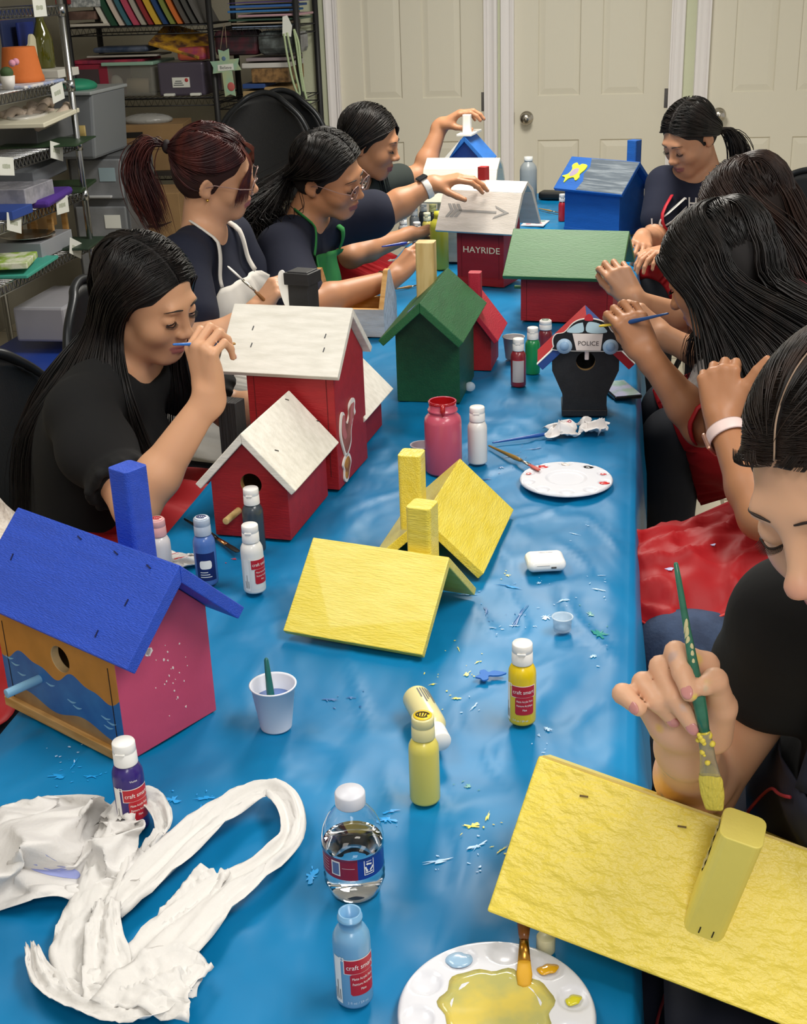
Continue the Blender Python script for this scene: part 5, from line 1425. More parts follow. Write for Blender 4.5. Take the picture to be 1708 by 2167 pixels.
 m = MB(); m.ball(H.P(.079, -.004, -.040), .0035); m.build('earring', mat('gold', '#d9b25a', rough=.2, metal=1), p.root)
 t = brush_thing('slim tan paintbrush with a white loaded tip held by the red-haired girl', wr + Vector((.075, .0, -.02)), wr + Vector((.01, -.015, .055)), wr + Vector((-.045, -.03, .115)), '#8a5a30', ferr='#b8b2a6', tipc='#e9e6e0')
 return p
P2()
# ---- P3: green apron, clear glasses, curly black hair
def P3():
 H = Head((-0.805, 3.442, 1.124), (0.925, -0.20, -0.32), (0.226, -0.40, 0.888), .96)
 J = dict(neck=(-0.885, 3.46, 0.995), shR=(-0.905, 3.29, 0.945), shL=(-0.84, 3.60, 0.965), pelvis=(-1.04, 3.42, 0.52), chest=(-0.945, 3.44, 0.84), belly=(-1.0, 3.43, .68),
             elR=(-0.815, 3.12, 0.835), wrR=(-0.615, 3.31, 0.868), elL=(-0.690, 3.66, 0.985), wrL=(-0.565, 3.72, 1.050), knR=(-0.70, 3.34, 0.60), anR=(-0.70, 3.34, 0.12), knL=(-.70, 3.55, .60), anL=(-.70, 3.55, .12), toe=(.13, 0, 0))
 hd = [(Vector(J['wrR']), (.55, .35, .55), (-.35, -.75, .35), dict(sc=.95, curls=((.5, .8, .5), (.6, .9, .5), (.9, 1.1, .5), (1.1, 1.2, .5)), thumb=(.5, .3, .6), side=-1)),
          (Vector(J['wrL']), (.92, -.02, .22), (.05, -.15, 1), dict(sc=.97, curls=((.38, .45, .3), (.36, .45, .3), (.38, .5, .35), (.45, .55, .4)), thumb=(.7, .2, .5), side=1))]
 p = Person('girl in green apron and clear glasses with one hand on the arrow roof', H, J, '#b9835f', hands=hd, lip='#8f5248', build=1.1)
 H.brows_lashes(p.root, '#120d0c')
 p.shirt(m_navy, sleeve=.75, sr=(.070, .070), neck=(.068, .056), b=1.1, o=.012)
 p.pants(m_dpant, 'trousers')
 apron(p, mat('green_canvas_apron', '#2b7d3c', rough=.85, bump=.3, bscale=14), w=.25, top=.11, bot=-.32, lapw=.42, fold=.008, seed=5)
 scalp_cap(p, m_hblk, off=.004)
 fill_scalp(p, m_hblk, 600, 3, -.01)
 W = 'w'
 gR = ([('h', .050, .066, .068), ('h', .086, .028, .040), ('h', .084, -.035, .015), ('h', .062, -.10, -.035), (W, -1.00, 3.36, 1.0)],
          [('h', .055, -.045, .10), ('h', .085, -.065, .04), ('h', .055, -.11, -.03), ('h', .03, -.12, -.07), (W, -1.03, 3.40, .99)])
 gL = ([('h', -.050, .066, .068), ('h', -.086, .028, .040), ('h', -.084, -.035, .015), ('h', -.062, -.10, -.035), (W, -.98, 3.48, 1.0)],
          [('h', -.055, -.045, .10), ('h', -.085, -.065, .04), ('h', -.055, -.11, -.03), ('h', -.03, -.12, -.07), (W, -1.03, 3.46, .99)])
 locks(p, m_hblk, {1: gR, -1: gL}, ((-0.012, .076, .070), (-0.008, -.07, .102)), n=420, seed=13, jit=.006, off=(.005, .018), r=.002)
 out = []; rnd = random.Random(9)
 for k in range(520):
  c = Vector((-1.00 + rnd.gauss(0, .040), 3.40 + rnd.gauss(0, .06), 1.05 + rnd.gauss(0, .02))); ph = rnd.uniform(0, 6); am = rnd.uniform(.007, .016); e = rnd.uniform(.6, 1.1); sx = rnd.gauss(-.02, .035); sy = rnd.gauss(-.01, .035)
  P_ = [H.P(rnd.gauss(0, .02), -.10, -.03 + rnd.gauss(0, .02))] + [c + Vector((sx * t + am * math.cos(ph + t * 16), sy * t + am * math.sin(ph + t * 16), -.29 * t * e)) for t in np.linspace(0, 1, 15)]
  out.append((bez(P_, 45), .0017))
 hair(p.root, H, m_hblk, out, name='curly_hair')
 glasses(p.root, H)
 wl = p.J['wrL']; d = (wl - p.J['elL']).normalized(); c = wl - d * .018
 mb = MB(); pts = [c + rotm(d) @ Vector((.0305 * math.cos(t), 0, .0305 * math.sin(t))) for t in np.linspace(0, 2 * PI, 30)]
 mb.tube(pts, .010, 8, flat=.14, close=False, up=rotm(d) @ Vector((1, 0, 0))); mb.build('watch_strap', mat('white_silicone', '#e6e2de', rough=.4), p.root)
 mb = MB(); mb.box(c + rotm(d) @ Vector((0, 0, .033)), (.036, .030, .008), rot=rotm(d)); mb.build('watch_case', mat('watch_glass', '#2a2c30', rough=.1), p.root, bev=.003)
 wr = p.J['wrR']; d = (wr - p.J['elR']).normalized(); c = wr - d * .03
 mb = MB(); mb.tube([c + rotm(d) @ Vector((.028 * math.cos(t), 0, .028 * math.sin(t))) for t in np.linspace(0, 2 * PI, 30)], .0016, 6, close=False); mb.build('bracelet', mat('silver', '#c9c5bd', rough=.25, metal=1), p.root)
 # pink embroidered ribbon on the shirt
 q0 = p.J['chest'] + p.R @ Vector((-.05, .112, .035))
 for a, b in (((0, 0, .018), (.004, .004, .0)), ((.004, .004, 0), (-.004, .006, -.018)), ((-.010, .0, .006), (.010, .0, -.004))):
  mb = MB(); mb.tube([q0 + p.R @ Vector(a), q0 + p.R @ Vector(b)], .0025, 6); mb.build('shirt_print', mat('shirt_print_pink', '#c88f86', rough=.7), p.root)
 nails(p.body, p.fingers[1][:4], .95, mat('finger_nail_pale', '#dcb3a5', rough=.25))
 return p
P3()
# ---- P4: far left, holding up the small blue house
def P4():
 H = Head((-0.845, 4.232, 1.117), (0.949, -0.02, -0.30), (0.274, -0.10, 0.955), .96)
 J = dict(neck=(-0.915, 4.25, 0.985), shR=(-0.935, 4.09, 0.93), shL=(-0.86, 4.40, 0.95), pelvis=(-1.08, 4.25, 0.52), chest=(-0.975, 4.24, 0.83), belly=(-1.03, 4.25, .67),
             elR=(-0.86, 3.93, 0.80), wrR=(-0.70, 4.10, 0.835), elL=(-0.720, 4.50, 0.965), wrL=(-0.655, 4.55, 1.125), knR=(-0.72, 4.14, 0.60), anR=(-0.72, 4.14, 0.12), knL=(-.72, 4.35, .60), anL=(-.72, 4.35, .12), toe=(.13, 0, 0))
 hd = [(Vector(J['wrR']), (.8, .5, .15), (-.3, -.2, .9), dict(sc=.93, curls=(.6, .7, .8, .9), thumb=(.5, .3, .6), side=-1)),
          (Vector(J['wrL']), (.80, -.03, .50), (-.45, -.1, .85), dict(sc=.97, curls=((.45, .6, .4), (.45, .6, .4), (.5, .6, .4), (.6, .6, .4)), thumb=(.5, .2, .8), side=1))]
 p = Person('black-haired girl holding up the small blue birdhouse by its white chimney', H, J, '#b68260', hands=hd, lip='#96564e')
 H.brows_lashes(p.root, '#120d0c')
 p.shirt(mat('olive_dark_shirt', '#2c3330', rough=.9), sleeve=.5, sr=(.060, .056), neck=(.066, .056))
 p.pants(m_dpant, 'trousers')
 apron(p, m_redap, w=.24, top=-.02, bot=-.34, lapw=.42, seed=7, strapc=mat('green_strap', '#4c7a3f', rough=.8))
 scalp_cap(p, m_hblk, off=.004)
 fill_scalp(p, m_hblk, 600, 4, -.01)
 W = 'w'
 b = [(p.J['shR'], .064), (p.J['neck'], .06), (p.J['chest'], .12), (p.J['shL'], .064)]
 gR = ([('h', .045, .072, .065), ('h', .082, .030, .03), ('h', .090, -.015, -.02), ('h', .078, -.055, -.09), (W, -.99, 4.15, .86)],
          [('h', .055, -.045, .10), ('h', .088, -.065, .03), ('h', .07, -.09, -.05), (W, -1.03, 4.19, .96), (W, -1.07, 4.18, .84)])
 gL = ([('h', -.040, .080, .058), ('h', -.070, .072, .01), ('h', -.075, .068, -.05), ('h', -.07, .06, -.10), (W, -.80, 4.36, .88)],
          [('h', -.055, -.045, .10), ('h', -.088, -.065, .03), ('h', -.07, -.09, -.05), (W, -1.03, 4.31, .96), (W, -1.07, 4.3, .84)])
 locks(p, m_hblk, {1: gR, -1: gL}, ((-0.01, .074, .072), (-0.006, -.07, .102)), n=380, seed=23, balls=b, jit=.007, off=(.004, .014), r=.002)
 return p
P4()
# ---- P5: far end right, low ponytail, red lanyard and apron
def P5():
 H = Head((0.185, 4.448, 1.092), (-0.62, -0.57, -0.54), (-0.344, -0.399, 0.85), .96)
 J = dict(neck=(0.245, 4.50, 0.965), shR=(0.115, 4.50, 0.925), shL=(0.33, 4.36, 0.915), pelvis=(0.36, 4.66, 0.53), chest=(0.26, 4.53, 0.82), belly=(.31, 4.60, .67),
             elR=(0.085, 4.36, 0.765), wrR=(0.045, 4.16, 0.815), elL=(0.33, 4.15, 0.76), wrL=(0.14, 4.05, 0.80), knR=(0.10, 4.33, 0.60), anR=(0.10, 4.33, 0.12), knL=(.26, 4.20, .60), anL=(.26, 4.20, .12), toe=(-.1, -.1, 0))
 hd = [(Vector(J['wrR']), (-.05, -1, -.1), (.3, 0, 1), dict(sc=.93, curls=(.6, .6, .7, .7), thumb=(.5, .3, .5), side=-1)),
          (Vector(J['wrL']), (-.7, -.6, 0), (0, 0, 1), dict(sc=.93, curls=(.5, .5, .5, .5), side=1))]
 p = Person('girl in navy lettered shirt and red lanyard sitting beyond the blue birdhouse', H, J, '#bd8a6a', hands=hd, lip='#9a5f58')
 H.brows_lashes(p.root, '#120d0c')
 p.shirt(m_navy, sleeve=.6, sr=(.062, .060), neck=(.068, .056))
 p.pants(m_dpant, 'trousers')
 apron(p, m_redap, w=.24, top=.02, bot=-.34, lapw=.42, seed=9, neckstrap=False)
 scalp_cap(p, m_hblk, off=.003)
 fill_scalp(p, m_hblk, 600, 5, 0)
 g = {}
 for q in (1, -1): g[q] = ([('h', q * .050, .070, .060), ('h', q * .084, .012, .020), ('h', q * .075, -.055, -.030), ('h', q * .012, -.105, -.065)], [('h', q * .05, -.05, .10), ('h', q * .078, -.075, .03), ('h', q * .05, -.105, -.03), ('h', q * .01, -.11, -.065)])
 locks(p, m_hblk, g, ((0, .076, .070), (0, -.07, .102)), n=330, seed=33, jit=.002, off=(.003, .010), r=.0019)
 tr = H.P(0, -.108, -.066); out = []; rnd = random.Random(14)
 for k in range(300):
  j = Vector((rnd.gauss(0, .016), rnd.gauss(0, .014), rnd.gauss(0, .008))); e = rnd.uniform(.7, 1.1)
  out.append((bez([tr, tr + Vector((.05, .03, -.005)) + j * .7, tr + Vector((.085, .03, -.06)) + j, tr + Vector((.09, .03, -.16 * e)) + j, tr + Vector((.08, .03, -.26 * e)) + j], 14), .0019))
 hair(p.root, H, m_hblk, out, name='ponytail')
 # white print and lanyard on the shirt front
 R = p.R; f = R @ Vector((0, 1, 0)); ux = R @ Vector((1, 0, 0)); uy = R @ Vector((0, 0, 1)); ch = p.J['chest']
 Bp = SDF(); Bp.p = [q for q in p.SB.p if q[4] == '+']; dv = np.array(-f, np.float32)
 def onto(L, off):
  Q = np.array(L, np.float32); t = np.zeros(len(Q), np.float32)
  for _ in range(30): t = np.minimum(t + np.maximum(sd_eval(Bp, Q + t[:, None] * dv) - off, 0) * .9, .4)
  return [Vector(x) for x in Q + t[:, None] * dv]
 vs, fs = text_geo('LCHS', .052)
 L = onto([ch + f * .3 - ux * (v[0] + .0) + uy * (v[1] + .100) for v in vs], .004)
 mb = MB(); mb.add(L, fs); mb.build('shirt_lettering', mat('shirt_print_white', '#c9c7c4', rough=.8), p.root, solid=.0008, fixn=False)
 vs = curve_poly([(-.05, .0), (-.03, .016), (0, .012), (.02, .02), (.045, .012), (.05, -.004), (.03, -.012), (.01, -.004), (-.01, -.014), (-.035, -.012)], 4)
 L = onto([ch + f * .3 + ux * v[0] + uy * (v[1] + .055) for v in vs] + [ch + f * .3 + uy * .055], .004); n = len(vs)
 mb = MB(); mb.add(L, [(k, (k + 1) % n, n) for k in range(n)]); mb.build('shirt_emblem', mat('shirt_print_white', '#c9c7c4', rough=.8), p.root, solid=.0008, fixn=False)
 L = onto([lerp(ch + ux * .03 + uy * .15 + f * .3, ch + ux * .01 + uy * .02 + f * .3, t) for t in np.linspace(0, 1, 12)], .006)
 mb = MB(); mb.tube(L, .007, 6, flat=.3, up=f); mb.build('lanyard', mat('lanyard_red', '#b01c2c', rough=.6), p.root)
 return p
P5()
# ---- P6: brown-haired girl seen from behind on the right
def P6():
 H = Head((0.262, 3.06, 1.085), (-0.80, 0.25, -0.52), (-0.52, 0.05, 0.85), 1.0)
 J = dict(neck=(0.33, 3.03, 0.955), shR=(0.30, 3.19, 0.90), shL=(0.36, 2.87, 0.90), pelvis=(0.50, 3.0, 0.52), chest=(0.40, 3.02, 0.81), belly=(.45, 3.01, .66),
             elR=(0.17, 3.17, 0.79), wrR=(0.02, 3.08, 0.87), elL=(0.23, 2.78, 0.79), wrL=(0.085, 2.80, 0.855), knR=(0.12, 3.12, 0.58), anR=(.12, 3.12, .12), knL=(.12, 2.91, .58), anL=(.12, 2.91, .12), toe=(-.13, 0, 0))
 hd = [(Vector(J['wrR']), (-.55, .2, .8), (.1, -.9, .3), dict(sc=.93, curls=((.6, .9, .6), (.7, .9, .6), (.8, .9, .6), (.9, .9, .6)), thumb=(.5, .4, .5), side=-1)),
          (Vector(J['wrL']), (-.75, .1, .55), (.25, -.7, .6), dict(sc=.93, curls=((.7, .9, .6), (.8, .9, .6), (.9, 1., .6), (1., 1., .6)), thumb=(.5, .4, .6), side=1))]
 p = Person('brown-haired girl mostly hidden behind the girl in the grey shirt', H, J, '#bd8b6a', hands=hd)
 p.shirt(mat('rose_knit', '#8a4a52', rough=.9), sleeve=.7, neck=(.066, .056))
 p.pants(m_dpant, 'trousers')
 apron(p, m_redap, w=.24, top=-.02, bot=-.30, lapw=.46, seed=11)
 scalp_cap(p, m_hbr, face=False, off=.004)
 fill_scalp(p, m_hbr, 900, 6, .01, face=False)
 W = 'w'
 b = [(p.J['shR'], .066), (p.J['neck'], .064), (p.J['chest'], .13), (p.J['shL'], .066)]
 g = {-1: ([('h', -.060, .060, .065), ('h', -.090, .040, .0), ('h', -.090, .03, -.08), (W, .16, 2.93, .92), (W, .17, 2.90, .80)], [('h', -.060, -.05, .10), ('h', -.095, -.065, .02), ('h', -.08, -.09, -.07), (W, .44, 2.90, .95), (W, .52, 2.88, .72)]),
         1: ([('h', .060, .060, .065), ('h', .088, .040, .0), ('h', .088, .03, -.08), (W, .17, 3.15, .92), (W, .18, 3.15, .80)], [('h', .060, -.05, .10), ('h', .092, -.065, .02), ('h', .08, -.09, -.07), (W, .46, 3.1, .93), (W, .53, 3.07, .72)])}
 locks(p, m_hbr, g, ((0, .074, .074), (0.02, -.085, .085)), n=700, seed=43, balls=b, jit=.016, off=(.006, .022), r=.0019, steps=22)
 g = {1: ([('h', .03, -.09, .08), ('h', .05, -.108, .0), ('h', .05, -.10, -.08), (W, .48, 3.06, .90), (W, .54, 3.0, .70)], [('h', -.03, -.09, .08), ('h', -.05, -.108, .0), ('h', -.05, -.1, -.08), (W, .47, 2.95, .90), (W, .54, 2.94, .70)])}
 locks(p, m_hbr, g, ((0.03, -.04, .108), (-0.03, -.05, .108)), n=300, seed=45, balls=b, jit=.014, name='back_hair', off=(.006, .02))
 return p
P6()
# ---- P7: long black hair, grey shirt, red apron
def P7():
 H = Head((0.165, 2.44, 1.088), (-0.80, 0.30, -0.52), (-0.42, 0.35, 0.84), .98)
 J = dict(neck=(0.265, 2.37, 0.965), shR=(0.215, 2.53, 0.895), shL=(0.33, 2.20, 0.905), pelvis=(0.46, 2.17, 0.52), chest=(0.34, 2.33, 0.82), belly=(.40, 2.25, .66),
             elR=(0.155, 2.43, 0.775), wrR=(0.045, 2.44, 0.915), elL=(0.225, 1.93, 0.80), wrL=(0.165, 2.08, 0.905),
             knR=(0.10, 2.10, 0.61), anR=(0.16, 2.42, 0.13), knL=(0.10, 1.80, 0.61), anL=(0.115, 2.17, 0.15), toe=(.03, -.13, 0))
 hd = [(Vector(J['wrR']), (-.42, .05, .8), (.25, -.88, .25), dict(sc=.95, curls=((.9, 1.0, .3), (1.0, 1.0, .4), (.8, .9, .5), (.7, .8, .4)), thumb=(.2, .5, .9), side=-1)),
          (Vector(J['wrL']), (-.12, .28, .95), (-.15, -.95, .25), dict(sc=.98, curls=((1.25, .5, .3), (1.3, .5, .3), (1.3, .5, .3), (1.3, .5, .3)), thumb=(.62, -.12, -.05), side=1, spread=.5))]
 p = Person('long-haired girl in grey shirt and pink watch painting the police car birdhouse', H, J, '#ab7754', hands=hd, lip='#8c5048', h=.0032)
 H.brows_lashes(p.root, '#120d0c')
 p.shirt(mat('grey_heather_shirt', '#a9a7a6', rough=.9, c2='#959393', mixscale=60, bump=.2, bscale=30), sleeve=.55, sr=(.064, .062), neck=(.066, .056), h=.0045)
 p.pants(m_jean)
 # red apron: bib plus the wide skirt spread over the lap
 apron(p, m_redap, w=.26, top=.04, bot=-.28, lapw=.42, seed=12, fold=.014)
 def lap(u, v):
  # u along thighs from waist to beyond the knees, v across
  x = 0.40 - 0.395 * u; yc = 2.11 - 0.17 * u; hw = .13 + .055 * math.sin(min(1, u * 1.1) * PI * .62)
  rr = 1 if u < .75 else math.sqrt(max(0.0, 1 - ((u - .75) / .25) ** 2)) * .9 + .1
  y = yc + (v - .5) * 2 * hw * (rr if u > .75 else 1)
  across = abs(v - .5) * 2
  z = .722 + .010 * math.cos((v - .5) * 2 * PI * 1.0) - .10 * max(0, across - .55) ** 1.4 - .02 * u - .035 * max(0, u - .85)
  z += .022 * noise2(u * 7 + 2, v * 5 + 8) + .016 * (1 - abs(2 * noise2(u * 5 - v * 3 + 9, v * 4 + u * 4 + 3))) ** 4 + .014 * (1 - abs(2 * noise2(u * 3.3 + v * 3 + 4, v * 6 - u * 2))) ** 3 + .008 * noise2(u * 14, v * 15)
  return Vector((x, y, z))
 mb = MB(); mb.grid(lap, 46, 46); o = mb.build('apron_skirt', m_redap, p.root, solid=.0012, smooth=True)
 pts = [lap(u, 0) for u in np.linspace(.1, 1, 24)] + [lap(1, v) for v in np.linspace(0, 1, 24)][1:] + [lap(u, 1) for u in np.linspace(1, .1, 24)][1:]
 MB().tube(pts, .0022, 6).build('piping', mat('red_piping', '#c62a24', rough=.5), o)
 for (uu, vv, s_) in ((.62, .42, .006), (.80, .30, .008)):
  q = lap(uu, vv) + Vector((0, 0, .0018)); mb = MB(); n = 10
  mb.add([q + Vector((s_ * math.cos(t * .628) * (.6 + .4 * (t % 3)), s_ * .7 * math.sin(t * .628), 0)) for t in range(n)], [tuple(range(n))]); mb.build('paint_dab', mat('lilac_dab', '#b9bfe6', rough=.4), o, solid=.001)
 # dark hanging side of the apron between table and lap
 scalp_cap(p, m_hblk, off=.004, face=True)
 fill_scalp(p, m_hblk, 900, 7, .012)
 W = 'w'
 b = [(p.J['shR'], .068), (p.J['neck'], .066), (p.J['chest'], .13), (p.J['shL'], .070)]
 gL = ([('h', -.055, .078, .058), ('h', -.088, .052, .0), ('h', -.092, .030, -.07), (W, .155, 2.26, .93), (W, .175, 2.20, .83)],
          [('h', -.060, -.04, .10), ('h', -.095, -.06, .02), ('h', -.095, -.07, -.06), (W, .39, 2.22, 1.0), (W, .47, 2.22, .84)])
 gR = ([('h', .055, .072, .060), ('h', .084, .050, .0), ('h', .085, .040, -.07), (W, .13, 2.50, .93), (W, .135, 2.50, .82)],
          [('h', .060, -.045, .10), ('h', .092, -.06, .02), ('h', .08, -.08, -.06), (W, .38, 2.45, .95), (W, .46, 2.42, .80)])
 locks(p, m_hblk, {-1: gL, 1: gR}, ((.004, .074, .074), (0.02, -.075, .100)), n=1000, seed=53, balls=b, jit=.012, off=(.005, .020), r=.0017, steps=24)
 g = {1: ([('h', .03, -.09, .08), ('h', .05, -.108, .0), ('h', .04, -.10, -.08), (W, .42, 2.42, .98), (W, .50, 2.38, .76)], [('h', -.03, -.09, .08), ('h', -.05, -.108, .0), ('h', -.05, -.1, -.08), (W, .42, 2.28, .99), (W, .50, 2.24, .80)])}
 locks(p, m_hblk, g, ((0.02, -.04, .112), (-0.02, -.06, .108)), n=300, seed=55, balls=b, jit=.016, name='back_hair', off=(.005, .02))
 # watch
 wl = p.J['wrL']; d = (wl - p.J['elL']).normalized(); c = wl - d * .026
 fr = rotm(d, (0, -1, 0)); mb = MB(); mb.tube([c + fr @ Vector((.0325 * math.cos(t), 0, .0315 * math.sin(t))) for t in np.linspace(0, 2 * PI, 40)], .0115, 8, flat=.14, close=False, up=fr @ Vector((1, 0, 0)))
 ws = mb.build('watch_strap', mat('pink_silicone', '#e6cdc8', rough=.45), p.root)
 mb = MB(); mb.box(c + fr @ Vector((-.034, 0, -.006)), (.008, .034, .034), rot=fr @ Matrix.Rotation(-.1, 3, 'Y')); mb.build('watch_case', mat('rose_gold', '#c99f8e', rough=.3, metal=.8), ws, bev=.004)
 for k in range(4):
  mb = MB(); a = -.9 - k * .16 + PI * 2; mb.ball(c + fr @ Vector((.0342 * math.cos(a + .35), 0, .0332 * math.sin(a + .35))), .0014); mb.build('strap_hole', mat('strap_hole', '#4a3d3a', rough=.8), ws)
 nails(p.body, p.fingers[1], .97, mat('finger_nail_rose', '#c99488', rough=.25)); nails(p.body, p.fingers[0][:4], .95, mat('finger_nail_pale', '#dcb3a5', rough=.25))
 brush_thing('blue-handled brush with yellow-loaded tip touching the police car roof', aty(1415, 663, 2.40), aty(1322, 684, 2.44), aty(1268, 690, 2.47), '#24477c', ferr='#d9b24a', tipc='#e0c23a')
 return p
P7()
# ---- P8: front right, holding the green brush
def P8():
 H = Head((0.184, 0.950, 1.250), (-0.618, -0.669, -0.412), (-0.44, -0.12, 0.89), .97)
 J = dict(neck=(0.275, 1.005, 1.105), shR=(0.162, 1.065, 1.060), shL=(0.41, 0.90, 1.065), pelvis=(0.37, 1.19, 0.56), chest=(0.335, 1.03, 0.93), belly=(.295, 1.15, .79),
             knR=(0.10, 1.10, 0.60), anR=(.16, 1.10, .13), knL=(.14, .72, .60), anL=(.18, .74, .13), toe=(-.1, -.08, 0))
 sh, el, wr = Vector(J['shR']), Vector((0.092, 1.165, 0.805)), Vector((0.0665, 0.985, 0.972))
 h = .0028
 p = Person.__new__(Person)
 p.H, p.J = H, {k: Vector(v) for k, v in J.items()}
 p.root = thing('person', 'girl in black at the front right holding the green paintbrush', 'person', (0, 0, 0), group='people painting birdhouses')
 B = SDF(); H.add(B, neck=p.J['neck']); p.torso(B, 0.0, 1.0)
 B.cap(sh, el, .045, .038, .03); B.cap(el, lerp(el, wr, .35), .038, .037, .015); B.cap(lerp(el, wr, .35), wr, .037, .0245, .015)
 # left arm reaching under the roof
 sl, ll, wl = p.J['shL'], Vector((.40, .80, .86)), Vector((.24, .93, .745))
 B.cap(sl, ll, .045, .037, .03); B.cap(ll, wl, .037, .023, .015)
 hand(B, wl, (-.75, .35, .1), (0, 0, -1), sc=.95, curls=(.3, .3, .3, .3), side=-1)
 A = aty
 P_ = dict(
  index=[A(1493, 1408, .955), A(1430, 1380, .945), A(1444, 1424, .918), A(1459, 1468, .905)],
  middle=[A(1478, 1432, .962), A(1398, 1411, .945), A(1426, 1476, .918), A(1468, 1537, .912)],
  ring=[A(1455, 1462, .965), A(1360, 1444, .943), A(1391, 1486, .920), A(1424, 1520, .925)],
  little=[A(1430, 1495, .962), A(1372, 1492, .955), A(1318, 1468, .932), A(1352, 1500, .912)])
 rad = dict(index=(.0105, .0092, .0082, .0070), middle=(.0108, .0094, .0084, .0072), ring=(.0102, .0088, .0078, .0068), little=(.0094, .0086, .0080, .0066))
 rad['little'] = (.0094, .0084, .0086, .0066)
 pc = A(1455, 1535, .962)
 B.cap(wr, pc, .0245, .024, .02)
 for k, L in P_.items():
  B.cap(pc + (L[0] - pc) * .1, L[0], .0150, rad[k][0] + .0015, .012)
  for i in range(3): B.cap(L[i], L[i + 1], rad[k][i], rad[k][i + 1], .003)
 T = [A(1510, 1556, .955), A(1527, 1496, .938), A(1513, 1440, .922), A(1491, 1452, .912)]
 B.cap(T[0], T[1], .0165, .0128, .012); B.cap(T[1], T[2], .0122, .0100, .005); B.cap(T[2], T[3], .0100, .0082, .004)
 B.ell(A(1425, 1530, .95), (.022, .020, .020), None, .018)
 p.B = B
 p.legs(B, 0.0)
 spots = []
 for (px, py, y, r, c) in ((1450, 1500, .905, .0035, '#a9b9cc'), (1462, 1512, .903, .0038, '#9fb4cf'), (1405, 1490, .905, .0022, '#cfc7c4'), (1420, 1388, .93, .004, '#c7a79a'), (1502, 1436, .905, .0045, '#d8bf86'), (1497, 1462, .90, .0035, '#b9c0a4'), (1413, 1512, .91, .002, '#e6cf6a'), (1470, 1476, .90, .002, '#e8d25c'), (1478, 1395, .94, .005, '#e0c070'), (1390, 1545, .93, .004, '#e0b860')):
  c0 = A(px, py, y); spots.append((lambda V, c0=c0, r=r: np.linalg.norm(V - np.array(c0, np.float32), axis=1) - r * 1.3, c, .004))
 rnd = random.Random(3)
 for k in range(9):
  c0 = lerp(el, wr, rnd.uniform(.3, .9)) + Vector((rnd.uniform(-.03, .0), -.034 + rnd.uniform(-.008, .008), rnd.uniform(-.01, .01)))
  spots.append((lambda V, c0=c0, r=rnd.uniform(.003, .008): np.linalg.norm((V - np.array(c0, np.float32)) * np.array([1, 1, 2.2], np.float32), axis=1) - r, '#8d97a6', .006))
 freckle = H.P(.022, .085, .052)
 spots.append((lambda V: np.linalg.norm(V - np.array(freckle, np.float32), axis=1) - .0008, '#6b4632', .002))
 cheek = [(lambda V, q=q: _ell(V, H.P(q * .045, .07, -.035), [.022, .02, .018], H.R), '#d79c86', .02) for q in (-1, 1)]
 nose = [(lambda V: _ell(V, H.P(0, .108, -.03), [.012, .012, .010], H.R), '#d79a84', .014)]
 p.body = B.mesh('body', .0030, M_SKIN, p.root, paints=('#e2b190', cheek + nose + H.paints('#b96a68') + spots))
 H.brows_lashes(p.root, '#2a1c15', bw=.72)
 # nails on the bent fingers
 mn = mat('finger_nail_pink', '#cf8f8b', rough=.2)
 for k, nrm in (('index', (-.25, -.9, .35)), ('middle', (-.1, -.95, .0)), ('ring', (-.2, -.95, .1)), ('little', (-.2, -.95, .2))):
  L = P_[k]; v = (L[3] - L[2]).normalized(); n = (Vector(nrm) - v * v.dot(Vector(nrm))).normalized()
  mb = MB(); mb.ball(L[3] - v * .0005 + n * (rad[k][3] - .0014), (.0050, .0066, .0018), 12, 8, rot=Matrix((v.cross(n), v, n)).transposed()); mb.build('fingernail', mn, p.root)
 # black top with a loose flutter sleeve
 p.J['elR'] = el; p.J['elL'] = ll
 def ex(S_):
  S_.cap(sh + Vector((.03, -.01, .01)), lerp(sh, el, .26) + Vector((.012, 0, 0)), .050, .054, .03)
 p.shirt(m_blk, sleeve=.24, sr=(.050, .052), neck=(.074, .062), extra=ex, h=.0045, o=.012)
 p.pants(m_jean)
 # navy apron with red piping
 mn_ = mat('navy_canvas_apron', '#14182a', rough=.8, bump=.2, bscale=20)
 ap = apron(p, mn_, w=.26, top=.03, bot=-.36, lapw=.54, fold=.012, seed=6, off=.014)
 mb = MB(); mb.grid(lambda u, v: Vector((.36 - .30 * u, .74 + .60 * v - .02 * u, .690 + .012 * noise2(u * 5, v * 7) - .05 * max(0, u - .8) - .10 * max(0, abs(v - .5) - .38) ** 1.0)), 24, 30); mb.build('apron_lap', mn_, p.root, solid=.0015)
 R = p.R; f = R @ Vector((0, 1, 0)); ux = R @ Vector((1, 0, 0)); uy = R @ Vector((0, 0, 1)); ch = p.J['chest']
 Bp = SDF(); Bp.p = [q for q in p.SB.p + p.PB.p if q[4] == '+']; dv = np.array(-f, np.float32)
 for q in (-1, 1):
  L = []
  for k in range(30):
   v = .02 - .30 * k / 29; tt = min(1, max(0, (.03 - v) / .16)); ww = .13 * (1 - tt ** .7) + .23 * tt ** .7 - .012
   L.append(ch + f * .35 + ux * (q * ww) + uy * v)
  Q = np.array(L, np.float32); t = np.zeros(30, np.float32)
  for _ in range(40): t = np.minimum(t + np.maximum(sd_eval(Bp, Q + t[:, None] * dv) - .0185, 0) * .9, .37)
  Q = Q + t[:, None] * dv; MB().tube([Vector(x) for x in Q], .0018, 6).build('piping', mat('red_piping_dark', '#8e1c26', rough=.6), ap)
 # hair: tight sides combed back from a clean centre parting
 m_ = hair_mat('espresso_hair', '#120c0a', '#2a1d17')
 B2 = scalp_cap(p, m_hblk, off=.0015, h=.0025)
 g = {}
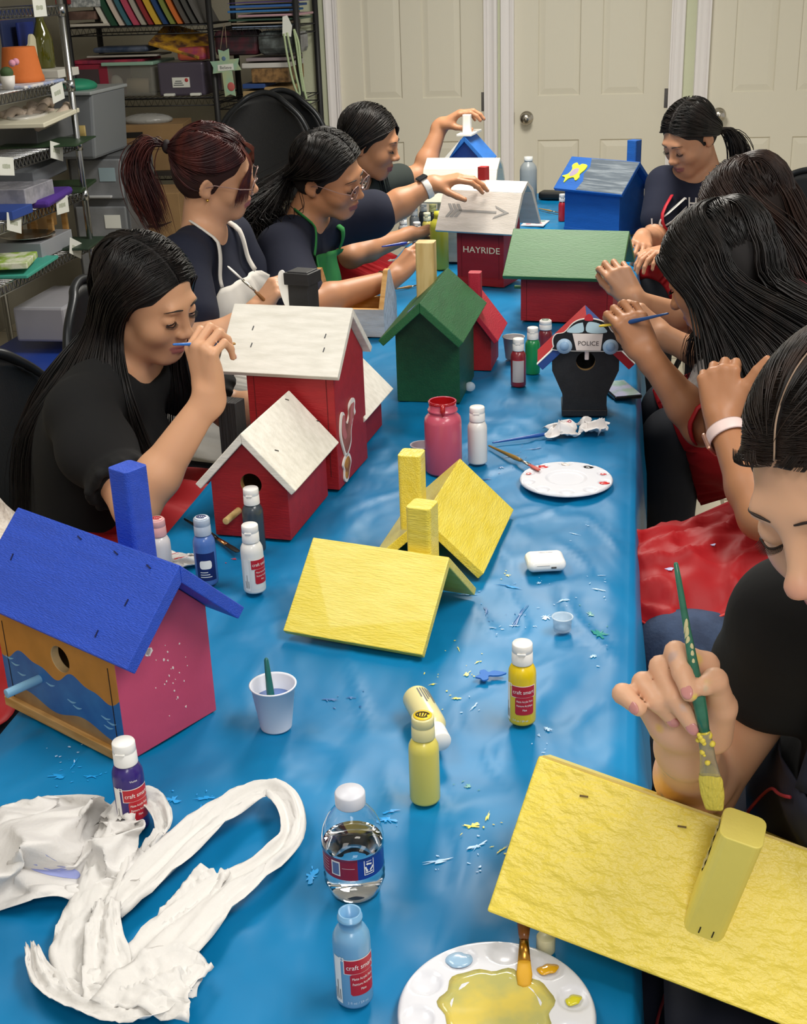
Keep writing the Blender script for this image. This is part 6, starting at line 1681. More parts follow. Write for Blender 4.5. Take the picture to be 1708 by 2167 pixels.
 for q in (1, -1): g[q] = ([('h', q * .052, .066, .060), ('h', q * .083, .018, .020), ('h', q * .074, -.055, -.015), ('h', q * .012, -.115, -.03)], [('h', q * .05, -.05, .10), ('h', q * .078, -.075, .04), ('h', q * .05, -.105, .0), ('h', q * .01, -.118, -.03)])
 locks(p, m_, g, ((0, .080, .066), (0, -.07, .102)), n=1300, seed=63, jit=.0015, off=(.002, .0065), r=.00075, rootj=.0030, steps=22)
 # the scalp line of the parting and fine baby hairs at the hairline
 pts = [push_out(H, H.P(0, y, z), .0026) for y, z in ((.074, .068), (.055, .095), (.02, .112), (-.03, .117), (-.06, .106))]
 MB().tube(bez(pts, 24), .0021, 6, flat=.35).build('parting_scalp', mat('scalp_skin', '#a58b76', rough=.7), p.root)
 out = []; rnd = random.Random(77)
 for k in range(120):
  q = rnd.choice((-1, 1)); t = rnd.random()
  t *= .7; a = push_out(H, H.P(q * (.004 + .055 * t), .079 - .022 * t * t, .066 - .014 * t), .0005)
  out.append((bez([a, a + H.R @ Vector((q * .006, .003, .004)), push_out(H, a + H.R @ Vector((q * .012, -.006, .010)), .001)], 6), .0004))
 hair(p.root, H, m_, out, name='baby_hair')
 fill_scalp(p, m_, 1800, 8, 0, back=(0, -.118, -.03), r=.0007, rise=.0006, L=.06)
 tr = H.P(0, -.118, -.03)
 out = []
 for k in range(260):
  j = Vector((rnd.gauss(0, .012), rnd.gauss(0, .012), rnd.gauss(0, .008)))
  out.append((bez([tr, tr + Vector((.05, .04, 0)) + j, tr + Vector((.09, .06, -.08)) + j, tr + Vector((.09, .06, -.25)) + j], 12), .0018))
 hair(p.root, H, m_, out, name='ponytail')
 # the green brush
 a, b, tp = A(1430, 1190, .950), A(1491, 1548, .905), A(1512, 1714, .925)
 t = thing('paintbrush', 'long green paint-smeared brush with clear ferrule loaded with yellow in the front hand', 'paintbrush', b)
 z = Vector((0, 0, 0)); a2, t2 = a - b, tp - b
 MB().tube([lerp(a2, z, q) for q in (0, .01, .1, .4, .62, .78, .9, 1)], [.0012, .0019, .0024, .0030, .0044, .0058, .0052, .0042], 18).build('handle', mat('green_lacquer', '#2f6b55', rough=.22, c2='#3c7d66', mixscale=30), t)
 fw = rotm(t2.normalized(), (-.2, -1, .1))
 F = lambda d, x, y: t2.normalized() * d + fw @ Vector((x, 0, y))
 L = t2.length
 pr = [(0, .0046, .0046), (.02, .0060, .0052), (.32 * L, .0062, .0040), (.52 * L, .0082, .0022), (.545 * L, .0090, .0022)]
 mb = MB(); n = 16; vs = []
 for d, rx, ry in pr: vs += [F(d, rx * math.cos(2 * PI * k / n), ry * math.sin(2 * PI * k / n)) for k in range(n)]
 mb.add(vs, [(i * n + k, i * n + (k + 1) % n, (i + 1) * n + (k + 1) % n, (i + 1) * n + k) for i in range(len(pr) - 1) for k in range(n)], 0, True)
 mb.build('ferrule', mat('clear_plastic_ferrule', '#e9e2c8', rough=.08, trans=.75, ior=1.3), t, solid=.0004)
 mb = MB(); rnd = random.Random(3)
 for k in range(9):
  d = rnd.uniform(0, .40) * L; q = rnd.uniform(-1, 1); mb.ball(F(d, q * .0058, .0036 * math.sqrt(max(0, 1 - q * q)) + .001), (rnd.uniform(.0015, .003),) * 3, 8, 6)
 mb.ball(F(.004, 0, .0), (.0062, .0055, .004), 12, 8, rot=fw)
 o = mb.build('paint_drips', mat('wet_yellow_paint', '#ecd64f', rough=.25), t); o['kind'] = 'stuff'
 mb = MB(); pr = [(.40 * L, .0030, .0018), (.53 * L, .0082, .0024), (.60 * L, .0100, .0030), (.80 * L, .0100, .0028), (.97 * L, .0078, .0018), (L, .0070, .0010)]; vs = []
 for d, rx, ry in pr: vs += [F(d, rx * math.cos(2 * PI * k / n), ry * math.sin(2 * PI * k / n)) for k in range(n)]
 mb.add(vs, [(i * n + k, i * n + (k + 1) % n, (i + 1) * n + (k + 1) % n, (i + 1) * n + k) for i in range(len(pr) - 1) for k in range(n)] + [tuple(range((len(pr) - 1) * n, len(pr) * n))], 0, True)
 mb.build('bristles', mat('paint_loaded_bristles', '#ecd858', rough=.35, bump=.6, bscale=60, stretch=(8, 8, 1)), t)
 mb = MB(); rnd = random.Random(8)
 for q in (.38, .42, .46, .5, .55, .6):
  c = lerp(a2, z, q); mb.ball(c + Vector((rnd.uniform(-.001, .001), -.0024, 0)), (.0018, .0012, rnd.uniform(.004, .009)), 8, 6)
 o = mb.build('dried_paint', mat('cream_dried_paint', '#d8d0a0', rough=.5), t); o['kind'] = 'stuff'
 return p
P8()
# ---- P9: someone just outside the left edge
def P9():
 J = dict(neck=(-1.10, 1.62, 1.0))
 r = thing('person', 'person cut off by the left edge in a cream knitted sleeve and red apron', 'person', (0, 0, 0), group='people painting birdhouses')
 B = SDF(); sh = Vector((-1.09, 1.72, 0.93)); el = Vector((-1.02, 1.80, 0.75)); wr = Vector((-.93, 1.62, .80))
 H = Head((-1.22, 1.45, 1.20), (.9, .1, -.4), (.4, 0, .9), .96); H.add(B, neck=(-1.24, 1.5, 1.05))
 B.cap((-1.22, 1.55, 1.0), sh, .05, .05, .04); B.ell((-1.24, 1.5, .88), (.11, .17, .2), None, .05); B.ell((-1.26, 1.5, .6), (.14, .19, .14), None, .06)
 B.cap(sh, el, .045, .038, .03); B.cap(el, wr, .036, .023, .02)
 hand(B, wr, (.6, -.7, .1), (0, 0, 1), sc=.92, curls=(.5, .5, .5, .5), side=-1)
 B.mesh('body', .006, M_SKIN, r, paints=('#c8946f', []))
 S2 = SDF(); S2.cap((-1.22, 1.55, .99), sh, .06, .062, .04); S2.cap(sh, el, .060, .055, .03); S2.cap(el, lerp(el, wr, .55), .052, .042, .03)
 S2.ell((-1.24, 1.5, .88), (.125, .185, .2), None, .05); S2.ell((-1.26, 1.5, .62), (.155, .20, .16), None, .06)
 S2.mesh('knit_jumper', .005, mat('cream_cable_knit', '#d9cfc4', rough=.95, bump=1.0, bscale=90, c2='#c4b8ab', mixscale=60), r)
 L = SDF()
 for yy in (1.42, 1.60): L.cap((-1.22, yy, .58), (-.86, yy, .62), .085, .065, .03); L.cap((-.86, yy, .62), (-.86, yy, .10), .06, .05, .02)
 L.mesh('trousers', .008, m_dpant, r)
 mb = MB(); mb.grid(lambda u, v: Vector((-1.12 + .31 * u, 1.34 + .40 * v, .715 + .012 * math.sin(v * 15 + u * 3) - .07 * abs(v - .5) ** 2 + .015 * noise2(u * 5, v * 6))), 24, 24); mb.build('apron', m_redap, r, solid=.0015)
 out = []; rnd = random.Random(7)
 for k in range(160):
  u = rnd.uniform(-2.6, 2.6); out.append(([push_out(H, x, .006) for x in bez([scalp(H, u * .3 + PI, 1.2), scalp(H, u * .6 + PI, .4), scalp(H, u * .7 + PI, -.3), H.c + Vector((-.10, rnd.uniform(-.08, .08), -.22))], 12)], .003))
 hair(r, H, m_hdb, out)
P9()

# ================================================================== SMALL THINGS ON THE TABLE
ZT = 0.7515
m_cap = mat('white_flip_cap', '#eceae6', rough=.35)
m_clear = mat('clear_plastic', '#e9eef2', rough=.12, trans=.9, ior=1.35)
def on(px, py, z=ZT): return at(px, py, z)
def curved(parent, name, vs, fs, r, z, ang, m, flipx=False):
 """wrap flat geometry (x along the girth, y up) round a cylinder; ang = bearing of x=0"""
 out = []
 for x, y, d in vs:
  t = ang + x / r; out.append(((r + d) * math.cos(t), (r + d) * math.sin(t), z + y))
 mb = MB(); mb.add(out, fs); return mb.build(name, m, parent, fixn=False)
def patch(parent, name, x0, x1, y0, y1, r, z, ang, m, n=14, rd=0.0):
 vs = []; fs = []
 for k in range(n + 1):
  x = x0 + (x1 - x0) * k / n
  e = min(k, n - k) / n * (x1 - x0)
  dy = 0 if rd == 0 or e >= rd else rd - math.sqrt(max(0, rd * rd - (rd - e) ** 2))
  vs += [(x, y0 + dy, 0), (x, y1 - dy, 0)]
 fs = [(2 * k, 2 * k + 2, 2 * k + 3, 2 * k + 1) for k in range(n)]
 return curved(parent, name, vs, fs, r, z, ang, m)
def wraptext(parent, name, s, size, r, z, ang, m, x=0.0, y=0.0, rot=0.0, sx=1.0):
 vs, fs = text_geo(s, size)
 c, sn = math.cos(rot), math.sin(rot)
 vs = [((v[0] * sx) * c - v[1] * sn + x, (v[0] * sx) * sn + v[1] * c + y, 0.0002) for v in vs]
 return curved(parent, name, vs, fs, r, z, ang, m)
def paint_bottle(label, loc, col, cap=m_cap, r=.0172, h=.080, face=-90, style=None, capc=None, group='acrylic paint bottles', open_=False, caph=.027, rot=None, capr=.0132, pad=None, padd=None, translucent=False, capname='cap'):
 t = thing('paint_bottle', label, 'paint bottle', loc, 0, group, rot=rot)
 mb_ = mat('bottle_' + col, col, rough=.28, coat=.2)
 MB().lathe([(r * .86, 0), (r * .97, .0015), (r, .004), (r, h - .014), (r * .97, h - .008), (r * .82, h - .002), (r * .66, h + .001), (r * .60, h + .002), (r * .60, h + .010)] + ([(r * .66, h + .010), (r * .66, h + .0125), (r * .6, h + .0125), (r * .6, h + .017), (r * .5, h + .017), (r * .48, h + .002), (0, h - .002)] if open_ else []), 40).build('body', mb_, t, fixn=True)
 if not open_:
  cm = capc or cap; z0 = h + .002
  c = MB().lathe([(capr * .98, z0), (capr, z0 + .001), (capr * .97, z0 + caph * .56), (capr * .93, z0 + caph * .58), (capr * .965, z0 + caph * .60), (capr * .95, z0 + caph - .0015), (capr * .88, z0 + caph), (0, z0 + caph + .0004)], 36).build(capname, cm, t)
  if pad:
   q = MB().lathe([(0, z0 + caph + .0005), (capr * .78, z0 + caph + .0004), (capr * .78, z0 + caph + .0012), (0, z0 + caph + .0013)], 28).build('cap_sticker', mat('cap_pad_' + pad, pad, rough=.4), c)
   q2 = MB(); rnd = random.Random(len(label))
   q2.tube([(capr * .55 * math.cos(a), capr * .40 * math.sin(a), z0 + caph + .0016) for a in np.linspace(.3, 5.6, 18)], .0009, 5)
   for k in range(4): q2.tube([(capr * (-.3 + .2 * k), -capr * .2, z0 + caph + .0016), (capr * (-.35 + .25 * k), capr * .22, z0 + caph + .0016)], .0008, 5)
   q2.build('cap_emblem', mat('cap_emblem_' + (padd or '#1a2a6a'), padd or '#1a2a6a', rough=.5), c)['kind'] = 'stuff'
  else:
   q = MB().box((0, -capr * .97, z0 + caph * .62), (capr * .8, .0022, .0016)); q.build('flip_tab', cm, c)
 if style == 'craft':
  a = face * D; red = mat('label_red', '#b3202c', rough=.4); wh = mat('label_white', '#f0eeea', rough=.5)
  R_ = r + .0003
  L = patch(t, 'label', -.0215, -.013, .006, h - .022, R_, 0, a, wh)
  for k in range(3): patch(L, 'small_print', -.0205 + k * .0025, -.0196 + k * .0025, .010, .010 + .012 + .010 * (k % 2), R_ + .0003, 0, a, mat('print_grey', '#6d6d70', rough=.6), n=3)
  patch(t, 'label_border', -.0102, .0222, .041, .0575, R_ + .0001, 0, a, wh)
  b = patch(t, 'label_band', -.0094, .0214, .0418, .0567, R_ + .0003, 0, a, red)
  wraptext(b, 'lettering', 'craft smart', .0074, R_ + .0004, .0490, a, wh, x=.0062, sx=.84)
  b2 = patch(t, 'label_panel', -.0045, .0200, .017, .0414, R_ + .0002, 0, a, red, rd=.002)
  for i, s in enumerate(('Matte Acrylic Paint', 'Peinture Acrylique', 'Mate')):
   wraptext(b2, 'lettering', s, .0040, R_ + .0004, .0362 - i * .0060, a, wh, x=.0078, sx=.68)
  for (dx, dy) in ((-.013, .0585), (-.0105, .0585), (-.013, .0560), (-.0105, .0560)): patch(t, 'brand_square', dx - .0009, dx + .0009, dy - .0009, dy + .0009, R_ + .0004, 0, a, wh, n=2)
  wraptext(t, 'lettering', '2 fl oz / 59 ml', .0040, R_ + .0001, .0085, a, mat('label_pale_blue', '#cfe0ee', rough=.5) if style == 'craft' else wh, x=.002, sx=.9)
 elif style == 'block':
  a = face * D; R_ = r + .0003
  L = patch(t, 'label', -.016, .016, .010, h - .024, R_, 0, a, padd and mat('label_' + padd, padd, rough=.4) or m_cap, n=20)
  q = patch(L, 'label_logo', -.010, .009, .030, .044, R_ + .0003, 0, a, mat('label_white', '#f0eeea', rough=.5), rd=.004, n=20)
  for k in range(3): patch(L, 'small_print', -.010, .008 - k * .003, .016 + k * .004, .0172 + k * .004, R_ + .0003, 0, a, mat('label_white', '#f0eeea'), n=8)
 return t
# --- near group
p = on(285, 1745); paint_bottle('violet paint bottle with white flip cap standing behind the crumpled white paper', (p.x, p.y, ZT), '#31206e', face=-62, style='craft')
wraptext(list(bpy.data.objects)[-1] if False else bpy.data.objects['paint_bottle'], 'lettering', 'Violet', .0036, .0176, .067, -62 * D, mat('label_white', '#f0eeea'), x=.004)
p = on(750, 2112); paint_bottle('open light blue paint bottle without its cap in front of the water bottle', (p.x, p.y + .002, ZT), '#6fa0c6', face=-72, style='craft', open_=True)
p = on(1105, 1523); paint_bottle('bright yellow paint bottle with white flip cap to the right of the butterfly cut-out', (p.x, p.y, ZT), '#e2c318', face=-100, style='craft')
p = on(900, 1690); paint_bottle('pale yellow paint bottle with frosted cap and round yellow sticker, standing', (p.x, p.y, ZT), '#dccf62', capc=mat('frosted_yellow_cap', '#d9d29a', rough=.35), pad='#f0cf2c', padd='#3a3010')
# the bottle lying on its side behind it
a_, b_ = on(935, 1572, ZT + .0185), on(880, 1475, ZT + .0185)
d = (b_ - a_).normalized(); R = Matrix((d.cross(Vector((0, 0, 1))), Vector((0, 0, 1)), -d)).transposed() if False else rotm((0, 0, 1), d)
t = paint_bottle('cream paint bottle lying on its side against the loose yellow roof', b_, '#e3d89c', rot=rotm((0, 0, 1), -d), r=.0178, capc=m_cap)
for k in range(7): patch(t, 'small_print', -.012 + k * .0035, -.0102 + k * .0035, .008, .030 + .006 * (k % 3), .0182, 0, 60 * D, mat('print_grey', '#6d6d70', rough=.6), n=2)
# --- by the barn
p = on(540, 1248); paint_bottle('white paint bottle with yellow-smudged cap in front of the red barn birdhouse', (p.x, p.y, ZT), '#e6e4df', face=-52, style='craft')
p = on(535, 1165); paint_bottle('dark grey paint bottle with white cap touching the red barn wall', (p.x + .004, p.y + .004, ZT), '#3b444c', face=-60)
p = on(440, 1232); paint_bottle('medium blue paint bottle with clear cap behind the royal blue roof', (p.x, p.y, ZT), '#4a6fb4', capc=mat('frosted_clear_cap', '#aab6c8', rough=.25), pad='#dfe4ee', padd='#16225e', style='block', face=-70)
p = on(345, 1215, ZT); paint_bottle('pink-capped paint bottle with red round sticker behind the royal blue roof', (p.x, p.y, ZT), '#d9d4d6', capc=mat('pink_cap', '#dba6a8', rough=.4), pad='#e9b9b4', padd='#b82430', h=.066)
p = on(288, 1225); paint_bottle('white-capped paint bottle just peeking over the royal blue roof', (p.x, p.y + .01, ZT), '#c9c6c0', h=.072)
# --- middle right
p = on(1011, 978); paint_bottle('plain white paint bottle standing beside the pink paint jar', (p.x, p.y, ZT), '#e9e6e1', r=.0185, h=.082, capr=.0150, face=-90)
p = on(1097, 816); t = paint_bottle('red paint bottle with white cap and pale label in front of the green paint bottle', (p.x, p.y, ZT), '#8a2a32', face=-80)
patch(t, 'label', -.016, .012, .012, .062, .0176, 0, -80 * D, mat('label_grey_white', '#b9b0ae', rough=.5), n=18); patch(t, 'label_rim', -.016, .012, .062, .0635, .0177, 0, -80 * D, mat('label_red', '#b3202c'), n=18)
p = on(1127, 790); paint_bottle('green paint bottle with white cap behind the red paint bottle', (p.x, p.y, ZT), '#1f8a4e', face=-80)
p = on(1154, 742); paint_bottle('short paint bottle with green emblem on its white cap beside the green-roofed house', (p.x, p.y, ZT), '#7d2c34', h=.052, pad='#e8e6df', padd='#2c5a40', capr=.0155, caph=.022)
# far group
for i, (px, py, c, cc, lb) in enumerate(((861, 520, '#a9adb0', None, 'grey paint bottle leftmost in the cluster beside the arrow-roofed birdhouse'), (878, 500, '#8f9395', None, 'grey paint bottle at the rear left of the far cluster'), (884, 534, '#9aa0a2', None, 'grey paint bottle nearest the camera in the far cluster'),
                                         (905, 512, '#c9b85a', '#d9d7b8', 'yellow-green paint bottle with cream cap in the far cluster'), (897, 490, '#55595c', None, 'dark paint bottle at the back of the far cluster'), (917, 492, '#3a3c3a', '#d3d08c', 'black paint bottle with pale yellow cap beside the tall yellow bottle'))):
 p = on(px, py); paint_bottle(lb, (p.x - .01 * (i == 0), p.y, ZT), c, capc=None if cc is None else mat('cap_' + cc, cc, rough=.4), h=.072)
p = on(1190, 468); paint_bottle('small red paint bottle with silver-white cap left of the blue birdhouse', (p.x, p.y, ZT), '#a3232f', capc=mat('silver_cap', '#c9ccd0', rough=.3), h=.070, r=.015)
def big_bottle(label, loc, col, capcol, r, h):
 t = thing('paint_bottle', label, 'paint bottle', loc, 0, 'large paint bottles')
 MB().lathe([(r * .92, 0), (r, .004), (r, h * .72), (r * .92, h * .80), (r * .62, h * .87), (r * .44, h * .90), (r * .42, h * .93)], 36).build('body', mat('bottle_' + col, col, rough=.3), t)
 MB().lathe([(r * .50, h * .91), (r * .52, h * .92), (r * .50, h), (0, h + .0004)], 28).build('cap', mat('cap_' + capcol, capcol, rough=.35), t)
 q = patch(t, 'label', -.022, .012, h * .18, h * .62, r + .0004, 0, -100 * D, mat('label_dull', '#8d9496', rough=.5), n=14)
 wraptext(q, 'lettering', 'LO', .022, r + .0008, h * .45, -100 * D, mat('print_dark', '#4a4e52'), x=-.004)
 return t
p = on(1118, 432); big_bottle('large grey craft paint bottle with white nozzle cap near the far end of the table', (p.x, p.y, ZT), '#8f9699', '#d4d6d5', .034, .185)
t = thing('paint_bottle', 'tall yellow-green paint bottle half hidden behind the white arrow roof', 'paint bottle', (-0.585, 3.98, ZT), 0, 'large paint bottles')
MB().lathe([(.026, 0), (.029, .004), (.029, .13), (.026, .145), (.014, .158)], 32).build('body', mat('bottle_lime', '#b9b43c', rough=.3), t); MB().lathe([(.015, .155), (.015, .178), (0, .179)], 24).build('cap', mat('cap_yellow', '#c9c23a', rough=.4), t)
# --- pink wide jar, open, with red paint inside
c = on(938, 1000); t = thing('paint_jar', 'wide-mouthed pink paint jar with red paint inside its open rim', 'paint jar', (c.x, c.y + .01, ZT)); r = .0345
MB().lathe([(r * .93, 0), (r, .004), (r, .098), (r * .96, .106), (r * .80, .112), (r * .74, .114), (r * .74, .118), (r * .80, .119), (r * .80, .122), (r * .73, .123), (r * .73, .134), (r * .76, .136), (r * .73, .138), (r * .68, .138), (r * .66, .112), (r * .8, .098), (r * .8, .088), (0, .088)], 44).build('body', mat('pink_jar_plastic', '#c4546a', rough=.3, coat=.2), t)
MB().lathe([(r * .672, .137), (r * .655, .112), (r * .64, .100), (0, .0985)], 36, cap=False).build('red_paint', mat('wet_red_paint', '#a8161c', rough=.12, coat=.5), t)
MB().lathe([(r * .735, .1384), (r * .765, .1375), (r * .745, .133)], 36, cap=False).build('painted_rim', mat('wet_red_paint', '#a8161c'), t)
q = MB(); q.tube([(.004, -r * .77, .137), (.004, -r * .76, .124), (.0045, -r * .80, .116)], [.004, .005, .002], 8); q.build('paint_drip', mat('wet_red_paint', '#a8161c'), t)
def cup(label, loc, r0, r1, h, col, liquid, lcol, name='paper_cup', m=None, tilt=None):
 t = thing(name, label, 'cup', loc, 0, 'small cups', rot=tilt)
 w_ = .0009
 MB().lathe([(0, .0), (r0, 0), (r0 + .0003, .0015), (r1, h - .001), (r1 + .0018, h - .0006), (r1 + .0020, h + .0008), (r1 + .0004, h + .0012), (r1 - w_, h - .001), (r0 - w_, .003), (0, .003)], 44).build('cup_wall', m or mat('cup_' + col, col, rough=.45, sss=.0), t)
 if liquid:
  rl = r0 + (r1 - r0) * liquid / h - w_ - .0002
  MB().lathe([(rl, liquid - .002), (rl, liquid), (0, liquid)], 36).build('paint', mat('cup_paint_' + lcol, lcol, rough=.12, coat=.3), t)
 return t
c = on(583, 1540); cup('white paper cup of blue paint with a brush standing in it', (c.x, c.y + .004, ZT), .0195, .0275, .060, '#dfe1ea', .040, '#4f7ac4')
b0 = Vector((c.x - .001, c.y - .001, ZT + .012)); tp = aty(563, 1392, c.y + .012)
t = thing('paintbrush', 'dark teal brush standing in the paper cup of blue paint', 'paintbrush', b0)
MB().tube([Vector((0, 0, .002)), (tp - b0) * .3, (tp - b0) * .55, (tp - b0) * .97, tp - b0], [.0045, .0050, .0046, .0028, .0012], 14).build('handle', mat('teal_lacquer', '#14605e', rough=.25), t)
c = on(1190, 1332); t = cup('tiny clear plastic pot to the right of the loose yellow roofs', (c.x, c.y, ZT), .0125, .0135, .020, '#c9dbe9', 0, '#fff', name='plastic_pot', m=mat('thin_clear_pot', '#dbe8f2', rough=.1, alpha=.45))
MB().lathe([(0, .0034), (.0115, .0034), (.0115, .005), (0, .005)], 28).build('paint_rest', mat('pot_paint', '#a9c4dc', rough=.3), t)
c = on(1087, 757); cup('grey cup smeared with red paint behind the red paint bottle', (c.x, c.y, ZT), .0195, .0255, .052, '#a5a4a6', .034, '#8e1420')
c = on(893, 985); cup('small lilac-grey cup half hidden behind the pink paint jar', (c.x, c.y + .01, ZT), .0165, .0215, .038, '#b9b3bd', .022, '#8c5a66')
# --- earbud case
c = on(1153, 1205); t = thing('earbud_case', 'white rounded earbud charging case lying on the blue sheet', 'earbud case', (c.x, c.y + .006, ZT), .22)
B = SDF(); B.box((0, 0, .0115), (.0305, .0235, .0108), None, .0105, .001); o = B.mesh('case_body', .0008, mat('glossy_white_plastic', '#efeeec', rough=.12), t)
MB().box((0.002, .010, .0224), (.022, .0035, .0008)).build('hinge_plate', mat('silver', '#c9c5bd', rough=.25, metal=1), t, bev=.0003)
MB().box((.010, -.0234, .0105), (.008, .0012, .0028)).build('charging_port', mat('port_dark', '#55524e', rough=.5), t)
MB().box((-.006, -.0236, .0145), (.020, .0006, .0004)).build('lid_seam', mat('seam_grey', '#b9b7b3', rough=.5), t)
# --- blue foam butterfly cut-out
c = on(1037, 1431); t_ = curve_poly([(-.020, -.004), (-.013, .002), (-.012, .011), (-.005, .013), (-.001, .006), (.006, .009), (.014, .006), (.022, .001), (.013, -.004), (.004, -.004), (-.002, -.003), (-.004, -.011), (-.011, -.014), (-.014, -.008)], 5)
mb = MB(); mb.M = Matrix.Rotation(.25, 4, 'Z'); mb.prism(t_, 0, .0022, 'z'); o = mb.build('butterfly_cutout', mat('blue_foam', '#2d6fc0', rough=.6)); o.location = (c.x, c.y, ZT + .001)
tag(o, 'little blue winged foam cut-out lying left of the bright yellow bottle', 'cut-out')
# --- round palettes
def palette(label, loc, r, wells, rz=0.0, centre=None, wr=.0115, ring=.072):
 t = thing('paint_palette', label, 'palette', loc, rz, 'round paint palettes')
 n = len(wells); zt = .0105
 # plate surface as a height field: rim, ten wells, shallow centre
 NR, NA = 64, 168
 def hgt(x, y):
  rr = math.hypot(x, y); z = zt
  if rr > r - .004: z -= ((rr - (r - .004)) / .004) ** 2 * .0045
  cr = r * .45
  if rr < cr: z -= .0030 * min(1, (cr - rr) / .006) ** .8 if rr < cr else 0
  for k in range(n):
   a = 2 * PI * k / n; d = math.hypot(x - ring * r / .085 * math.cos(a), y - ring * r / .085 * math.sin(a)) / wr
   if d < 1: z = min(z, zt - .0046 * math.sqrt(max(0, 1 - d * d)) ** 1.1)
  return z
 mb = MB(); vs = []; fs = []
 for i in range(NR + 1):
  rr = r * (i / NR)
  for k in range(NA):
   a = 2 * PI * k / NA; x, y = rr * math.cos(a), rr * math.sin(a); vs.append((x, y, hgt(x, y)))
 for i in range(NR):
  for k in range(NA): fs.append((i * NA + k, (i + 1) * NA + k, (i + 1) * NA + (k + 1) % NA, i * NA + (k + 1) % NA))
 mb.add(vs, fs, 0, True)
 o = mb.build('plate', mat('palette_white_plastic', '#dcdde4', rough=.22), t, solid=.0011, fixn=False)
 for k, w_ in enumerate(wells):
  if not w_: continue
  col, sc = w_; a = 2 * PI * k / n; cx, cy = ring * r / .085 * math.cos(a), ring * r / .085 * math.sin(a)
  q = MB(); rnd = random.Random(k); N = 26; V = [(cx, cy, zt - .0002)]
  for ring_ in (.5, 1.0):
   for j in range(N):
    an = 2 * PI * j / N; rr = wr * sc * ring_ * (1 + .18 * math.sin(an * 2 + k) + .08 * math.sin(an * 5)); rr = min(rr, wr * .86)
    x, y = cx + rr * math.cos(an), cy + rr * math.sin(an) * .8; d = math.hypot(x - cx, y - cy) / wr
    V.append((x, y, zt - .0004 - .0008 * ring_))
  q.add(V, [(0, 1 + j, 1 + (j + 1) % N) for j in range(N)] + [(1 + j, 1 + N + j, 1 + N + (j + 1) % N, 1 + (j + 1) % N) for j in range(N)], 0, True)
  q.build('paint_blob', mat('palette_paint_' + col, col, rough=.15, coat=.4), t, solid=.0006)
 return t, hgt
c = on(1198, 1022)
palette('round white palette with red and black paint wells in the middle of the right side', (c.x, c.y, ZT), .084, [('#cf2a2c', .85), ('#c8383c', .45), ('#17171b', .75), ('#e4d9d0', .7), ('#cf2a2c', .95), ('#cf6a66', .5), None, None, None, None], rz=-.25)
c = on(1052, 2140)
t, hg = palette('round palette full of mixed yellow paint at the bottom edge', (c.x, c.y - .008, ZT), .088, [('#d8cf30', .5), ('#e0a81e', .6), None, ('#9dbfdb', .97), None, None, None, None, None, None], rz=.30, wr=.0150, ring=.068)
q = MB(); N = 60; V = [(0, 0, .0082)]
for i, f_ in enumerate((.3, .6, .85, 1.0)):
 for j in range(N):
  an = 2 * PI * j / N; rr = .050 * f_ * (1 + (.05 * math.sin(an * 3 + 1) + .04 * math.sin(an * 7) + .04 * math.sin(an * 11 + 2)) * f_)
  x, y = rr * math.cos(an), rr * math.sin(an); V.append((x, y, max(hg(x, y), .0082) + .0009 + .0007 * noise2(x * 120, y * 90 + 5) * (1 if f_ < 1 else 0)))
q.add(V, [(0, 1 + j, 1 + (j + 1) % N) for j in range(N)] + [(1 + i * N + j, 1 + (i + 1) * N + j, 1 + (i + 1) * N + (j + 1) % N, 1 + i * N + (j + 1) % N) for i in range(3) for j in range(N)], 0, True)
q.build('mixed_paint', mat('mixed_yellow_paint', '#d8c35c', rough=.16, coat=.5, c2='#b7b26a', mixscale=22, lo=.4, hi=.6), t, solid=.0006)
# brush resting in it
tb, ta = on(1110, 2090, ZT + .010), on(1109, 1990, ZT + .022)
t = brush_thing('brush with golden brown bristles dipped in deep yellow, resting on the yellow palette', ta + (ta - tb) * 1.6 + Vector((0, 0, .010)), ta, tb, '#7a4a24', ferr='#b8863a', tipc='#d9a425', r=.0048, tipw=.0075)
c = on(1146, 2010); q = MB().lathe([(.0085, 0), (.009, .001), (.009, .016), (.0085, .017), (0, .017)], 20); q.M = Matrix.Identity(4)
o = q.build('bottle_cap', mat('cream_cap', '#dcd6b0', rough=.4)); o.location = (c.x + .004, c.y, ZT); tag(o, 'small cream bottle cap peeking out under the big yellow roof', 'bottle cap')
# --- water bottle
c = on(750, 1890); t = thing('water_bottle', 'half-empty clear plastic water bottle with a red and blue label and white cap', 'water bottle', (c.x, c.y + .006, ZT)); r = .0315
pr = [(a_, b_ * .80) for a_, b_ in [(0, .004), (.012, .003), (.020, .0), (.0255, .003), (.0275, .012), (.0305, .022), (.029, .026), (.0308, .031), (.0292, .035), (.0308, .041), (.030, .044), (.0300, .070), (.0314, .074), (.0310, .086), (.0285, .100), (.0235, .114), (.0170, .125), (.0128, .131), (.0122, .136)]]
mbw = MB(); mbw.lathe(pr, 48, cap=False); body = mbw.build('bottle_body', mat('clear_pet_plastic', '#ffffff', rough=.02, trans=1.0, ior=1.22, spec=.6), t, solid=.0005)
lv = .0625
wp = [(0, .0045), (.012, .0035), (.0195, .0015)] + [(a - .0012, b) for a, b in pr[3:12]] + [(.0300, lv), (0, lv)]
MB().lathe(wp, 44).build('water', mat('water', '#ffffff', rough=0.0, trans=1.0, ior=1.33), t)
MB().lathe([(.0148, .105), (.0152, .106), (.0152, .118), (.0140, .120), (0, .1204)], 36).build('cap', mat('milky_cap', '#cfd0d8', rough=.35), t)
m_lr = mat('water_label_red', '#8a1f34', rough=.3); m_lb = mat('water_label_blue', '#1c3a92', rough=.3)
a = -70 * D; R_ = .0306
